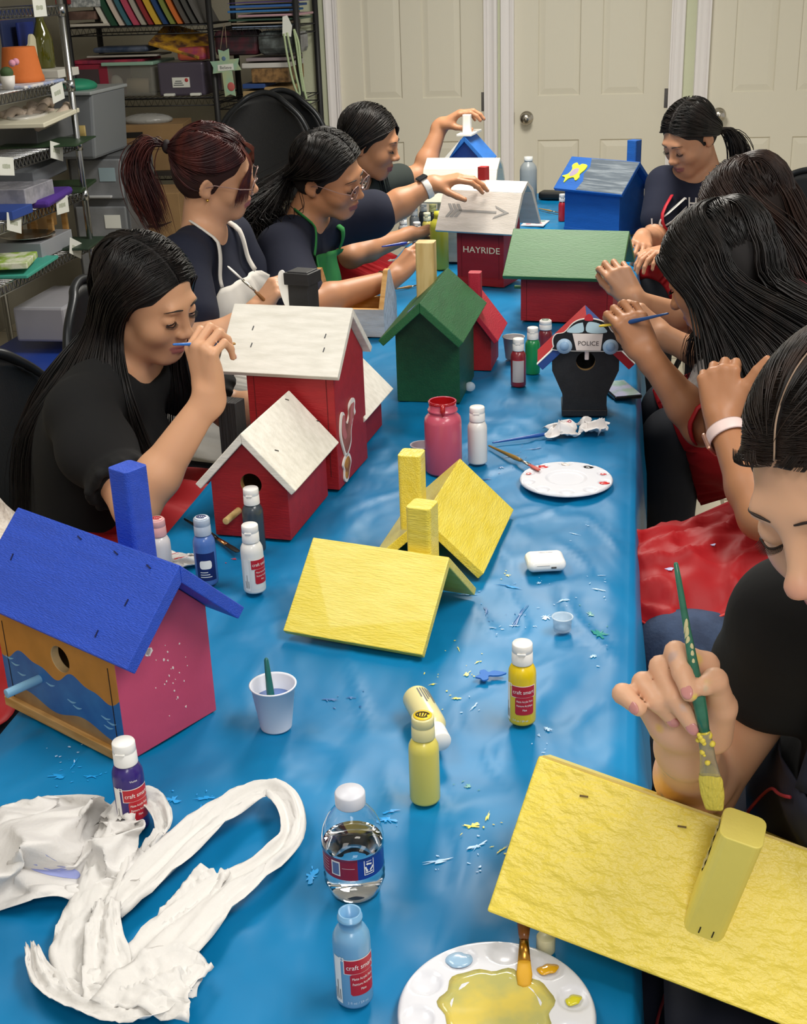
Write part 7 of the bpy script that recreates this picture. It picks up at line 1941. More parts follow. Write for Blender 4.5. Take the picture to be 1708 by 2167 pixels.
L = patch(t, 'label', .0, .075, .0445, .0695, R_, -.0095, a, m_lb, n=40); L2 = patch(t, 'label', -.105, .0, .0445, .0695, R_, -.0095, a, m_lr, n=50)
whm = mat('label_white', '#f0eeea')
patch(L2, 'label_box', -.028, -.018, .049, .066, R_ + .0003, -.0095, a, whm, n=5); patch(L2, 'label_box_centre', -.0268, -.0192, .0505, .0645, R_ + .0006, -.0095, a, mat('label_box_blue', '#5c6f9c'), n=5)
for k in range(5): patch(L2, 'small_print', -.055 + (k % 2) * .002, -.032, .064 - k * .0035, .0648 - k * .0035, R_ + .0003, -.0095, a, mat('label_pinkish', '#c9a3a8'), n=8)
patch(L2, 'small_print', -.016, -.003, .0585, .0592, R_ + .0003, -.0095, a, mat('label_pinkish', '#c9a3a8'), n=5)
for k in range(3):   # recycling arrows
 an = PI / 2 + k * 2 * PI / 3; cx, cy = .012, .058
 P3 = [(cx + .0042 * math.cos(an - .8), cy + .0042 * math.sin(an - .8)), (cx + .0042 * math.cos(an + .35), cy + .0042 * math.sin(an + .35))]
 dx, dy = P3[1][0] - P3[0][0], P3[1][1] - P3[0][1]; l_ = math.hypot(dx, dy); nx, ny = -dy / l_ * .0009, dx / l_ * .0009; ex, ey = dx / l_ * .002, dy / l_ * .002
 pv = [(P3[0][0] - nx, P3[0][1] - ny, 0), (P3[0][0] + nx, P3[0][1] + ny, 0), (P3[1][0] + nx, P3[1][1] + ny, 0), (P3[1][0] + nx * 2, P3[1][1] + ny * 2, 0), (P3[1][0] + ex, P3[1][1] + ey, 0), (P3[1][0] - nx * 2, P3[1][1] - ny * 2, 0), (P3[1][0] - nx, P3[1][1] - ny, 0)]
 curved(L, 'recycling_arrow', pv, [tuple(range(7))], R_ + .0005, -.0095, a, whm)
for (x0, x1, y0, y1) in ((.0065, .0175, .0492, .050), (.0065, .0073, .0492, .0665), (.0167, .0175, .0492, .0665), (.008, .016, .0515, .0528), (.009, .015, .0645, .0652)): patch(L, 'small_print', x0, x1, y0, y1, R_ + .0004, -.0095, a, whm, n=4)
# --- phone behind the police house
c = on(1312, 830); t = thing('smartphone', 'dark smartphone with a marbled case lying behind the police car birdhouse', 'phone', (c.x, c.y, ZT), .35)
MB().box((0, 0, .0045), (.062, .115, .009)).build('phone_body', mat('phone_black', '#141518', rough=.2), t, bev=.004, seg=3)
MB().box((0, 0, .0092), (.057, .110, .0012)).build('phone_back', mat('marbled_case', '#aab0d0', rough=.15, c2='#8aa9a0', mixscale=30), t, bev=.0004)
# wallet and card at the far end
c = on(1185, 425); t = thing('wallet', 'black folded pouch at the far end behind the blue birdhouse', 'pouch', (c.x - .02, c.y + .05, ZT), -.2)
MB().box((0, 0, .016), (.13, .07, .030)).build('pouch_body', mat('black_leather', '#17181a', rough=.4), t, bev=.01, seg=3); MB().tube([(.05, -.02, .03), (.10, -.035, .02), (.13, -.01, .012), (.10, .03, .01)], .006, 8, flat=.4).build('pouch_strap', mat('black_leather', '#17181a'), t)
c = on(1133, 473); t = thing('paint_card', 'small white card smeared with red and green paint in front of the big grey bottle', 'card', (c.x, c.y, ZT), -.15)
MB().box((0, 0, .0015), (.085, .11, .003)).build('card_sheet', mat('card_white', '#d6d2d4', rough=.5), t)
for dx, dy, r_, cc in ((-.015, .02, .018, '#a8404c'), (.012, -.01, .015, '#b45a64'), (.02, .035, .010, '#3f7c6c'), (-.02, -.03, .010, '#c47c84')):
 q = MB(); q.prism(curve_poly([(dx + r_ * math.cos(k) * (1 + .3 * math.sin(k * 3)), dy + r_ * .8 * math.sin(k)) for k in np.arange(0, 6.2, .8)], 3), .003, .0038, 'z'); q.build('paint_smudge', mat('smudge_' + cc, cc, rough=.4), t)
c = on(1180, 408); t = MB().prism([(-.03, -.02), (.03, -.02), (.03, .02), (-.03, .02)], 0, .001, 'z').build('paper_scrap', mat('teal_card', '#3d93b8', rough=.6)); t.location = (c.x, c.y, ZT); tag(t, 'light teal card by the black pouch at the far end', 'card')
# --- crumpled tissues: folded sheets
def crumple(name, label, loc, sx, sy, hgt, seed, m, stains=(), lobes=3, n=46, group='crumpled paper towels', fs=1.0):
 rnd = random.Random(seed); t = []
 ph = [(rnd.uniform(0, 6), rnd.uniform(2.5, 9), rnd.uniform(0, PI)) for _ in range(9)]
 def f(u, v):
  a = (u - .5) * 2; b = (v - .5) * 2
  x, y = a, b; z = 0
  for i, (p0, fr_, an) in enumerate(ph):
   q = a * math.cos(an) + b * math.sin(an)
   w_ = 2 / PI * math.asin(math.sin(q * fr_ * fs + p0 + .8 * math.sin(3 * (a * math.sin(an) - b * math.cos(an)) + i)))      # sharp pleats
   z += w_ * (.5 if i < 4 else .22)
   x -= .13 * math.cos(an) * w_; y -= .13 * math.sin(an) * w_
  rr = math.hypot(a, b)
  shrink = 1 - .38 * rr ** 2 * (.6 + .4 * math.sin(lobes * math.atan2(b, a) + seed))
  zz = (z * .42 + .55) * (1 - .55 * min(1, rr) ** 2)
  zz += .12 * noise2(a * 7 + seed, b * 7)
  return Vector((x * shrink * sx / 2, y * shrink * sy / 2, max(.0015, zz * hgt)))
 mb = MB(); mb.grid(f, n, n)
 o = mb.build(name, m, None, solid=.0006, smooth=True); o.location = loc
 tag(o, label, 'paper towel', group)
 for (a, b, r_, c) in stains:
  q = MB(); N = 12; vs = [f(.5 + (a + r_ * math.cos(k * 2 * PI / N)) / 2, .5 + (b + r_ * .7 * math.sin(k * 2 * PI / N)) / 2) + Vector((0, -.0004, .0008)) for k in range(N)] + [f(.5 + a / 2, .5 + b / 2) + Vector((0, -.0004, .0012))]
  q.add(vs, [(k, (k + 1) % N, N) for k in range(N)], 0, True); q.build('paint_stain', mat('tissue_stain_' + c, c, rough=.6), o)
 return o
m_tis = mat('white_tissue', '#d6d3d0', rough=.85, bump=.25, bscale=120, sss=.0)
m_tis2 = mat('bright_tissue', '#f0ecea', rough=.85)
c = on(112, 1845); crumple('crumpled_tissue', 'crumpled white paper towel with a blue stain at the lower left', (c.x, c.y + .01, ZT), .235, .225, .060, 5, m_tis, stains=((.15, -.25, .10, '#8f98cf'), (.05, -.15, .06, '#a9b0da'), (-.75, -.05, .02, '#3c3f98')), fs=1.25, n=64)
c = on(1200, 925); crumple('crumpled_tissue', 'crumpled pink-stained tissue in front of the police car birdhouse, left of its twin', (c.x - .012, c.y + .003, ZT), .074, .070, .046, 11, m_tis2, stains=((-.1, -.1, .14, '#c98a90'), (.3, .2, .12, '#b9626c')), n=30)
c = on(1250, 918); crumple('crumpled_tissue', 'crumpled tissue with faint pink marks at the right of its twin below the police birdhouse', (c.x + .006, c.y + .006, ZT), .072, .070, .042, 17, m_tis2, stains=((.1, .1, .12, '#e0b4b4'),), n=30)
c = on(378, 1195); crumple('crumpled_tissue', 'tissue with wet red paint blots beside the blue paint bottle', (c.x, c.y, ZT), .085, .080, .026, 23, m_tis, stains=((.2, -.2, .26, '#c2303c'), (-.3, .1, .15, '#d88088')), n=30)
# --- long white paper streamer folded in loops
m_str = mat('white_crepe_strip', '#d2cfcb', rough=.85, bump=.3, bscale=70)
def ribbon(parent, name, pts, widths, z0, folds, seed, m=m_str, cup_=.006, lift=.0):
 """pts: pixels on the table; a soft band along them with pleats across its width"""
 P3 = [Vector((on(x, y).x, on(x, y).y, 0)) for x, y in pts]
 c = bez(P3, 60 if len(pts) > 4 else 36); N = len(c); rnd = random.Random(seed)
 wv = np.interp(np.linspace(0, 1, N), np.linspace(0, 1, len(widths)), widths); zz = np.interp(np.linspace(0, 1, N), np.linspace(0, 1, len(z0)), z0)
 M_ = 14; vs = []
 nrm = Vector((0, 0, 0))
 for i in range(N):
  t = (c[min(i + 1, N - 1)] - c[max(0, i - 1)]).normalized(); s_ = Vector((-t.y, t.x, 0))
  for j in range(M_ + 1):
   v = j / M_ - .5
   z = zz[i] + cup_ * (1 + math.cos(v * 2 * PI * folds + i * .06 + seed)) * .5 + .004 * noise2(i * .35 + seed * 3, j * .9) + .003 * (1 + noise2(i * .9, j * 2.1 + seed)) + .006 * max(0, 1 - 6 * abs(noise2(i * .12 + j * .25 + seed, j * .3 - i * .05)))
   vs.append(c[i] + s_ * (v * wv[i] * 1.32 * (1 + .18 * noise2(i * .2 + seed, 3))) + Vector((0, 0, ZT + max(.001, z))))
 mb = MB(); mb.add(vs, [(i * (M_ + 1) + j, (i + 1) * (M_ + 1) + j, (i + 1) * (M_ + 1) + j + 1, i * (M_ + 1) + j + 1) for i in range(N - 1) for j in range(M_)], 0, True)
 return mb.build(name, m, parent, solid=.0005, smooth=True, fixn=False)
c = on(330, 1960); st = thing('paper_streamer', 'long white crumpled paper strip looped and folded across the lower left of the table', 'paper strip', (0, 0, 0))
ribbon(st, 'strip_loop', [(255, 1745), (235, 1850), (190, 1960), (160, 2040), (175, 2110), (240, 2150)], [.030, .034, .038, .034, .026, .02], [.010, .012, .010, .008, .006, .004], 1.5, 1)
ribbon(st, 'strip_loop', [(250, 1770), (290, 1735), (335, 1745), (350, 1780), (318, 1810), (290, 1850), (300, 1890)], [.030, .026, .020, .014, .012, .012, .008], [.014, .022, .020, .012, .006, .003, .002], 1, 2)
ribbon(st, 'strip_loop', [(235, 1960), (330, 1870), (430, 1780), (520, 1720), (580, 1705), (615, 1740), (620, 1800), (560, 1860), (470, 1920), (380, 2010), (300, 2090), (235, 2140)], [.026, .034, .036, .030, .026, .022, .020, .024, .040, .050, .052, .05], [.010, .012, .012, .014, .016, .018, .014, .012, .012, .014, .012, .012], 1.5, 3)
ribbon(st, 'strip_loop', [(235, 1955), (225, 2010), (232, 2080), (225, 2150)], [.018, .028, .034, .03], [.020, .018, .014, .014], 2, 4)
ribbon(st, 'strip_loop', [(70, 2020), (95, 2090), (160, 2140), (250, 2165), (330, 2150), (420, 2060)], [.010, .018, .022, .028, .036, .03], [.004, .008, .012, .014, .018, .012], 2, 5)
ribbon(st, 'strip_end', [(300, 2185), (330, 2140), (380, 2100), (430, 2100)], [.075, .060, .050, .034], [.016, .024, .022, .008], 2, 6)
ribbon(st, 'strip_loop', [(340, 2000), (390, 1950), (430, 1900), (460, 1868)], [.026, .034, .034, .026], [.008, .006, .006, .010], 1, 7)
# --- brushes on the sheet
brush_thing('blue-handled brush lying with its bristles in the crumpled tissues', on(1042, 937, ZT + .004), on(1160, 918, ZT + .006), on(1190, 913, ZT + .010), '#1c4f9c', ferr='#c9a24a', tipc='#8a4a4a', r=.0030, tipw=.004)
brush_thing('brush with a gold-brown handle resting its red tip on the middle palette', on(1034, 943, ZT + .004), on(1104, 975, ZT + .010), on(1142, 995, ZT + .016), '#8a6a2c', ferr='#b8b2a6', tipc='#c05a50', r=.0034, tipw=.0050)
brush_thing('black brush with copper ferrule lying left of the white paint bottle', on(390, 1098, ZT + .004), on(460, 1140, ZT + .006), on(505, 1168, ZT + .006), '#16181a', ferr='#b07a52', tipc='#1a1614', r=.0036, tipw=.0055)
brush_thing('tan pencil-like brush lying left of the small red bottle at the far end', on(1140, 441, ZT + .004), on(1168, 447, ZT + .005), on(1182, 450, ZT + .005), '#b08a4c', ferr='#c9c2b0', tipc='#6a4a30', r=.003, tipw=.004)
t = brush_thing('blue brush held by the girl with clear glasses beside the paint bottles', aty(808, 522, 3.30), aty(862, 514, 3.34), aty(885, 510, 3.36), '#2a3f9c', ferr='#c9c2b0', tipc='#30343c', r=.0034, tipw=.004)
brush_thing('natural wood brush lying behind the open box birdhouse', on(835, 612, ZT + .004), on(872, 606, ZT + .005), on(885, 603, ZT + .006), '#a8763c', ferr='#c9c2b0', tipc='#5a3a20', r=.0032, tipw=.004)
c = on(838, 553); t = crumple('crumpled_tissue', 'white tissue beside the forearm of the girl with clear glasses', (c.x, c.y, ZT), .05, .04, .012, 31, m_tis, n=20)
# clear blister bubble left beside the green house
c = on(612 + 383, 828); q = MB(); q.ball((0, 0, 0), (.012, .009, .011), 16, 10); o = q.build('plastic_bubble', mat('thin_clear_pot', '#dbe8f2')); o.location = (c.x, c.y, ZT + .0108); tag(o, 'clear plastic bubble beside the corner of the green birdhouse', 'packaging')

# ================================================================== BACKGROUND: CHAIRS, RACKS AND STORAGE
m_chair = mat('black_moulded_plastic', '#17181a', rough=.42, bump=.15, bscale=300)
m_cfr = mat('charcoal_steel', '#2b2d30', rough=.35, metal=.5)
m_chrome2 = mat('chrome_wire', '#a9abad', rough=.25, metal=1)
m_blackw = mat('black_wire', '#1b1b1d', rough=.5)
def chair(label, loc, rz, folded=False, lean=0.0, zoff=0.0, wd=.44):
 """sitter faces local +y"""
 rot = Matrix.Rotation(rz, 3, 'Z') @ Matrix.Rotation(lean, 3, 'X')
 t = thing('folding_chair', label, 'chair', loc, group='black folding chairs', rot=rot)
 ys = -.20 if not folded else 0
 bz0, bz1 = (.50, .90) if not folded else (.70, 1.15)
 hw = wd / 2
 def bk(u, v):
  x = (u - .5) * 2; z = v
  k = max(0, (v - .45) / .55); e = (1 - k ** 2.6 * .45)
  return Vector((x * hw * .93 * e, ys - .035 * (1 - x * x) - .06 * v * (0 if folded else 1), bz0 + (bz1 - bz0) * (v - .06 * v * x * x * k * 2)))
 MB().grid(bk, 18, 16).build('backrest', m_chair, t, solid=.012, smooth=True)
 fr = [Vector((-hw, ys + .0, bz0 - .12)), Vector((-hw, ys - .0, bz0 + .20))] + [bk(0, .6) + Vector((-.014, 0, 0)), bk(.02, .85) + Vector((-.012, 0, .004))] + [bk(q, 1) + Vector((0, 0, .012)) for q in (.08, .25, .5, .75, .92)] + [bk(.98, .85) + Vector((.012, 0, .004)), bk(1, .6) + Vector((.014, 0, 0)), Vector((hw, ys, bz0 + .20)), Vector((hw, ys, bz0 - .12))]
 MB().tube(bez(fr, 60), .012, 10).build('back_frame', m_cfr, t)
 if not folded:
  MB().grid(lambda u, v: Vector(((u - .5) * .42 * (1 - .12 * v), -.20 + .40 * v, .410 - .012 * math.sin(u * PI) * math.sin(v * PI) - .02 * max(0, v - .8))), 12, 12).build('seat', m_chair, t, solid=.018, smooth=True)
  for sx in (-1, 1):
   MB().tube([(sx * hw, ys, bz0 - .1), (sx * hw, -.02, .40), (sx * hw, .22, .012)], .011, 10).build('leg', m_cfr, t)
   MB().tube([(sx * (hw - .02), .14, .44), (sx * (hw - .02), -.05, .24), (sx * (hw - .02), -.27, .012)], .011, 10).build('leg', m_cfr, t)
 else:
  MB().grid(lambda u, v: Vector(((u - .5) * .42, .03 + .012 * math.sin(v * PI), .14 + .40 * v)), 10, 10).build('seat', m_chair, t, solid=.018, smooth=True)
  for sx in (-1, 1):
   MB().tube([(sx * hw, 0, bz0 - .1), (sx * hw, .0, .012)], .011, 10).build('leg', m_cfr, t)
   MB().tube([(sx * (hw - .025), .03, .60), (sx * (hw - .025), .045, .012)], .011, 10).build('leg', m_cfr, t)
 return t
chair('black folding chair under the girl in the black puff-sleeved top', (-1.04, 2.36, 0), -PI / 2 - .10)
chair('black folding chair with shiny rounded rim under the red-haired girl', (-1.10, 3.06, 0), -PI / 2 - .1)
chair('folded black chair leaning against the black rack, in front of its twin', (-1.60, 5.58, 0.0), PI, folded=True, lean=.06)
chair('folded black chair leaning against the black rack, behind its twin', (-1.55, 5.68, 0.0), PI, folded=True, lean=.06)
chair('black folding chair under the girl in the green apron', (-1.12, 3.56, 0), -PI / 2 + .05)
chair('black folding chair under the girl holding the blue birdhouse', (-1.13, 4.25, 0), -PI / 2)
chair('black folding chair under the girl in the grey shirt', (.50, 2.22, 0), PI / 2 + .1)
chair('black folding chair under the brown-haired girl', (.58, 3.02, 0), PI / 2)
chair('black folding chair under the girl beyond the blue birdhouse', (.42, 4.72, 0), PI / 2 + .7)
chair('black folding chair under the girl with the green brush', (.45, 1.20, 0), PI / 2 + .4)
def wire_shelf(parent, x0, x1, y0, y1, z, m, n=10, along='y', zig=True, lip=.03):
 mb = MB()
 r = .0028
 for zz in (z, z - lip):
  for (a, b) in (((x0, y0), (x1, y0)), ((x0, y1), (x1, y1)), ((x0, y0), (x0, y1)), ((x1, y0), (x1, y1))):
   mb.tube([(a[0], a[1], zz), (b[0], b[1], zz)], r, 6)
 L = (y1 - y0) if along == 'y' else (x1 - x0)
 k = int(L / .028)
 for i in range(k + 1):
  q = i / k
  if along == 'y': mb.tube([(x0, y0 + L * q, z + .002), (x1, y0 + L * q, z + .002)], .0015, 4)
  else: mb.tube([(x0 + L * q, y0, z + .002), (x0 + L * q, y1, z + .002)], .0015, 4)
 kk = int(L / .03); pts = []
 for i in range(kk * 2 + 1):
  q = i / (kk * 2); zz = z if i % 2 else z - lip
  pts.append((x1, y0 + L * q, zz) if along == 'y' else (x0 + L * q, y0, zz))
 mb.tube(pts, .0020, 5)
 return mb.build('wire_shelf', m, parent)
# --- chrome rack along the left wall; its front faces +x
PP = aty(158, 250, 4.75); XR = PP.x
cr = thing('wire_rack', 'chrome wire shelving rack full of craft materials at the upper left', 'shelving rack', (XR - .22, 4.1, 0))
YA, YB = 3.35, 4.75
def zr_(px, py): return atx(px, py, XR).z
ZS = [aty(130, 12, 4.75).z, aty(148, 172, 4.75).z, aty(162, 298, 4.75).z, aty(172, 404, 4.75).z, aty(183, 512, 4.75).z, .22]
for i, z in enumerate(ZS):
 mb_ = wire_shelf(cr, XR - .40 - (XR - .22), XR - (XR - .22), YA - 4.1, YB - 4.1, z, m_chrome2)
for (x, y) in ((XR, YB), (XR - .40, YB), (XR, YA), (XR - .40, YA)):
 q = MB().tube([(x - XR + .22, y - 4.1, 0.01), (x - XR + .22, y - 4.1, 1.86)], .0125, 12)
 for z in ZS: q.tube([(x - XR + .22, y - 4.1, z - .035), (x - XR + .22, y - 4.1, z + .005)], .0175, 12)
 q.build('post', m_chrome2, cr)
m_card = mat('label_card_white', '#d9dbd4', rough=.6); m_pr = mat('label_card_print', '#9aa08c', rough=.7)
def rack_label(px, py, label, tilt=0.0, s=1.0):
 c = atx(px, py, XR + .006); t = thing('shelf_label', label, 'label card', c, group='white shelf labels')
 M_ = Matrix.Rotation(tilt, 4, 'X')
 mb = MB(); mb.M = M_; mb.box((0, 0, 0), (.002, .105 * s, .060 * s)); mb.build('card', m_card, t, bev=.0005)
 mb = MB(); mb.M = M_; rnd = random.Random(int(px))
 for k in range(6): mb.box((.0013, (-.028 + k * .0095) * s, 0), (.0005, .006 * s, (.012 + .004 * rnd.random()) * s))
 o = mb.build('print', m_pr, t); o['kind'] = 'stuff'
rack_label(84, 16, 'white label card topmost on the chrome rack above the green bottle')
rack_label(122, 196, 'white label card at the right of the second chrome shelf', .1)
rack_label(120, 320, 'white label card below the white ceramic slab', -.25)
rack_label(14, 352, 'white label card at the left frame edge of the third chrome shelf', -.15)
rack_label(132, 434, 'white label card above the small wooden frame', -.05)
rack_label(30, 472, 'large white label card above the silver plate', -.3)
rack_label(160, 525, 'tilted white label card at the end of the fifth chrome shelf', -.4)
def rk(px, py, back=.1): return atx(px, py, XR - back)
def rbox(label, cat, name, px, py, dz, dy, dx, col, z, back=.14, rz=0.0, group='things on the chrome rack', rough=.5, c2=None, tilt=0.0, bev=.003, m=None):
 c = rk(px, py, back); o = MB().box((0, 0, dz / 2), (dx, dy, dz)).build(name, m or mat('bg_' + col, col, rough=rough, c2=c2, mixscale=25 if c2 else None), None, bev=bev)
 o.location = (c.x, c.y, z + .004); o.rotation_euler = (tilt, 0, rz); tag(o, label, cat, group); return o
# second shelf (pot, bottle, flowers)
c = rk(48, 165, .10); q = MB().lathe([(.075, 0), (.078, .003), (.076, .022), (.073, .024), (.058, .118), (.055, .120), (0, .120)], 32); o = q.build('terracotta_pot', mat('terracotta', '#c0662c', rough=.8, bump=.3, bscale=60)); o.location = (c.x, c.y, ZS[1] + .014); tag(o, 'upside-down orange terracotta pot on the chrome rack', 'plant pot')
c = rk(94, 118, .20); q = MB().lathe([(.036, 0), (.039, .006), (.039, .105), (.030, .135), (.016, .175), (.0145, .205), (.017, .208), (.017, .214), (0, .214)], 24); o = q.build('glass_bottle', mat('olive_glass', '#4a4a12', rough=.08, coat=.5)); o.location = (c.x, c.y, ZS[1] + .034); tag(o, 'olive green glass bottle behind the terracotta pot', 'bottle')
rbox('stack of white paper under the olive green bottle', 'paper', 'paper_stack', 88, 140, .030, .20, .22, '#c9c7bf', ZS[1], .20)
rbox('cluttered tray of blue and white scraps under the terracotta pot', 'tray', 'tray', 40, 172, .010, .34, .20, '#8e9cc0', ZS[1], .10, c2='#d8d4d0')
rbox('dark blue folder standing at the back of the second chrome shelf', 'folder', 'folder', 45, 80, .26, .34, .012, '#27335c', ZS[1], .34)
rbox('cobalt blue folder leaning beside the olive green bottle', 'folder', 'folder', 60, 110, .20, .14, .012, '#1d2f78', ZS[1], .30)
q = MB().prism(curve_poly([(-.04, 0), (-.045, .05), (-.035, .09), (-.02, .10), (-.005, .13), (.02, .13), (.04, .10), (.045, .0)], 4), 0, .01, 'x'); c = rk(67, 120, .22); o = q.build('scalloped_board', mat('cream_board', '#cfc9ac', rough=.6)); o.location = (c.x, c.y, ZS[1] + .03); tag(o, 'cream scalloped wooden board beside the olive green bottle', 'board')
c = rk(10, 125, .06); t = thing('flower_pot', 'small white pot of pink flowers at the left frame edge', 'potted flowers', (c.x, c.y, ZS[1] + .004))
MB().lathe([(.020, 0), (.026, .045), (0, .045)], 18).build('pot', mat('white_pot', '#d8d5d0'), t); MB().ball((0, 0, .055), (.022, .026, .02)).build('leaves', mat('leaf_dark', '#3c5230', rough=.8), t)
for dy, dz in ((.01, .085), (.04, .088)): MB().ball((.02, dy, dz), .012).build('flower', mat('petal_pink', '#cf8fa6', rough=.7), t)
# third shelf: knitted rope, ceramic slab
c = rk(60, 225, .12); mb = MB(); rnd = random.Random(3)
for k in range(9): mb.tube(bez([(rnd.uniform(-.06, .06), -.13 + .02 * k, .02 + rnd.uniform(0, .05)), (rnd.uniform(-.06, .06), -.08 + .025 * k, .06 + rnd.uniform(0, .03)), (rnd.uniform(-.05, .06), -.03 + .02 * k, .03 + rnd.uniform(0, .05))], 14), .016, 8)
mb.tube(bez([(.07, -.10, .02), (.09, .0, .035), (.09, .12, .06), (.08, .16, .07)], 14), .017, 8)
o = mb.build('rope_bundle', mat('beige_rope', '#b8a898', rough=.95, bump=.6, bscale=120)); o.location = (c.x, c.y, ZS[1] - .16); tag(o, 'bundle of thick beige rope hanging between the second and third chrome shelves', 'rope', kind='stuff')
rbox('clear plastic tub under the rope bundle on the chrome rack', 'box', 'plastic_tub', 60, 265, .085, .34, .22, '#5b5d60', ZS[2], .20, rough=.2)
o = rbox('white ceramic slab with a raised oval lying on the clear tub', 'slab', 'ceramic_slab', 66, 300, .016, .42, .26, '#d2cdb8', ZS[2] + .09 - .09, .10, tilt=.03, rz=.1)
o.location.z = ZS[2] + .095
q = MB().tube([(.06 * math.cos(a), .11 * math.sin(a), .018) for a in np.linspace(0, 2 * PI, 30)], .007, 8, close=False).ball((0, 0, .016), (.05, .09, .008)); q2 = q.build('raised_oval', mat('pearly_glaze', '#b9b6ae', rough=.2), o)
rbox('dark green sheet sticking out under the white slab', 'sheet', 'green_sheet', 100, 305, .006, .30, .30, '#223a22', ZS[2], .08, rz=.15)
# fourth shelf
rbox('grey binder lying on the fourth chrome shelf', 'binder', 'binder', 50, 372, .05, .30, .22, '#5f6369', ZS[3] + .07, .16, tilt=.05)
rbox('dark fabric bundle at the back of the fourth chrome shelf', 'fabric', 'fabric_bundle', 90, 350, .11, .26, .12, '#1c161c', ZS[3], .32, bev=.03)
rbox('clear plastic box with an orange strip inside', 'box', 'plastic_box', 30, 412, .06, .24, .2, '#85858e', ZS[3] + .02, .10, rough=.15, c2='#a09fa8')
rbox('folded purple cloth on the fourth chrome shelf', 'cloth', 'purple_cloth', 75, 430, .028, .34, .20, '#4a2a86', ZS[3], .08, bev=.012, rz=.15, rough=.9)
rbox('folded dark green cloth at the right of the fourth chrome shelf', 'cloth', 'green_cloth', 125, 405, .012, .3, .24, '#243820', ZS[3], .12, rz=.2)
rbox('blue binder at the left frame edge under the plastic box', 'binder', 'binder', 8, 445, .03, .16, .14, '#25428c', ZS[3] - .0, .05)
# fifth shelf
c = rk(58, 495, .12); mb = MB().lathe([(0, 0), (.06, .002), (.10, .012), (.102, .014), (.06, .006), (0, .005)], 30); o = mb.build('silver_plate', mat('silver', '#c9c5bd', rough=.25, metal=1)); o.location = (c.x, c.y, ZS[4] + .07); tag(o, 'round silver plate on the fifth chrome shelf', 'plate')
rbox('pile of clear trays under the silver plate', 'tray', 'tray', 62, 505, .060, .28, .22, '#8f9298', ZS[4] + .004, .14, rough=.2)
c = rk(124, 482, .10); t = thing('box_frame', 'small bare wooden box frame on the fifth chrome shelf', 'frame', (c.x, c.y, ZS[4] + .012), .0)
for (dy, dz, sy, sz) in ((-.065, .075, .018, .15), (.065, .075, .018, .15), (0, .009, .13, .018), (0, .141, .13, .018)):
 MB().box((0, dy, dz), (.02, sy, sz)).build('frame_bar', m_wood, t, bev=.001); MB().box((-.13, dy, dz), (.02, sy, sz)).build('frame_bar', m_wood, t, bev=.001)
for dy in (-.065, .065):
 MB().box((-.065, dy, .141), (.11, .018, .018)).build('frame_bar', m_wood, t); MB().box((-.065, dy, .009), (.11, .018, .018)).build('frame_bar', m_wood, t)
rbox('bare plywood offcut standing behind the wooden frame', 'board', 'plywood_board', 88, 462, .13, .26, .012, '#8e6c40', ZS[4], .30)
rbox('dark green folder under the wooden frame', 'folder', 'folder', 132, 515, .010, .24, .28, '#26382a', ZS[4], .08, rz=.1)
rbox('lime green and white book at the left frame edge', 'book', 'book', 18, 540, .022, .20, .16, '#8fb03a', ZS[4] + .03, .06, c2='#d9dcc8', rz=.25)
rbox('bag of red and pink glittery bits behind the teal folder', 'bag', 'bag', 70, 525, .035, .20, .14, '#8c2c3a', ZS[4] + .012, .16, c2='#d8a8ac', bev=.012)
rbox('teal folder on the fifth chrome shelf', 'folder', 'folder', 45, 560, .012, .34, .16, '#3f9c8c', ZS[4], .05, rz=.1)
# lower bins
c = rk(108, 600, .06); t = thing('storage_bin', 'translucent bin with a white label standing in a blue tray under the chrome rack', 'storage bin', (c.x + .02, c.y, .40))
MB().box((0, 0, .07), (.2, .36, .13)).build('bin_body', mat('translucent_bin', '#9a9aa2', rough=.25), t, bev=.01); MB().box((.101, .03, .075), (.002, .15, .07)).build('bin_label', m_card, t)
q = MB(); [q.box((.1025, -.01 + .014 * k, .08), (.0006, .008, .014)) for k in range(6)]; o = q.build('print', mat('print_dark', '#4a4e52'), t); o['kind'] = 'stuff'
o = MB().box((0, 0, 0), (.34, .70, .06)).build('blue_tray', mat('royal_blue_bin', '#1c3a8e', rough=.35), None, bev=.01); o.location = (XR - .10, 4.35, .33); tag(o, 'royal blue plastic tray on the lowest chrome shelf', 'tray')
o = MB().box((0, 0, 0), (.26, .50, .10)).build('purple_bag', mat('purple_bag', '#4a3064', rough=.6), None, bev=.03); o.location = (XR - .06, 3.65, .44); tag(o, 'purple bag on the blue tray at the left frame edge', 'bag')
a_, b_ = at(0, 735, .0), at(112, 690, .0)
t = thing('wooden_crate', 'brown plywood crate standing on the floor at the left edge', 'crate', (-1.93, 3.72, 0), 0)
MB().box((0, 0, .17), (.30, 1.15, .33)).build('crate_body', mat('brown_plywood', '#6b4c2c', rough=.8, c2='#83603a', mixscale=5, stretch=(1, 1, 4), bump=.3), t, bev=.003)
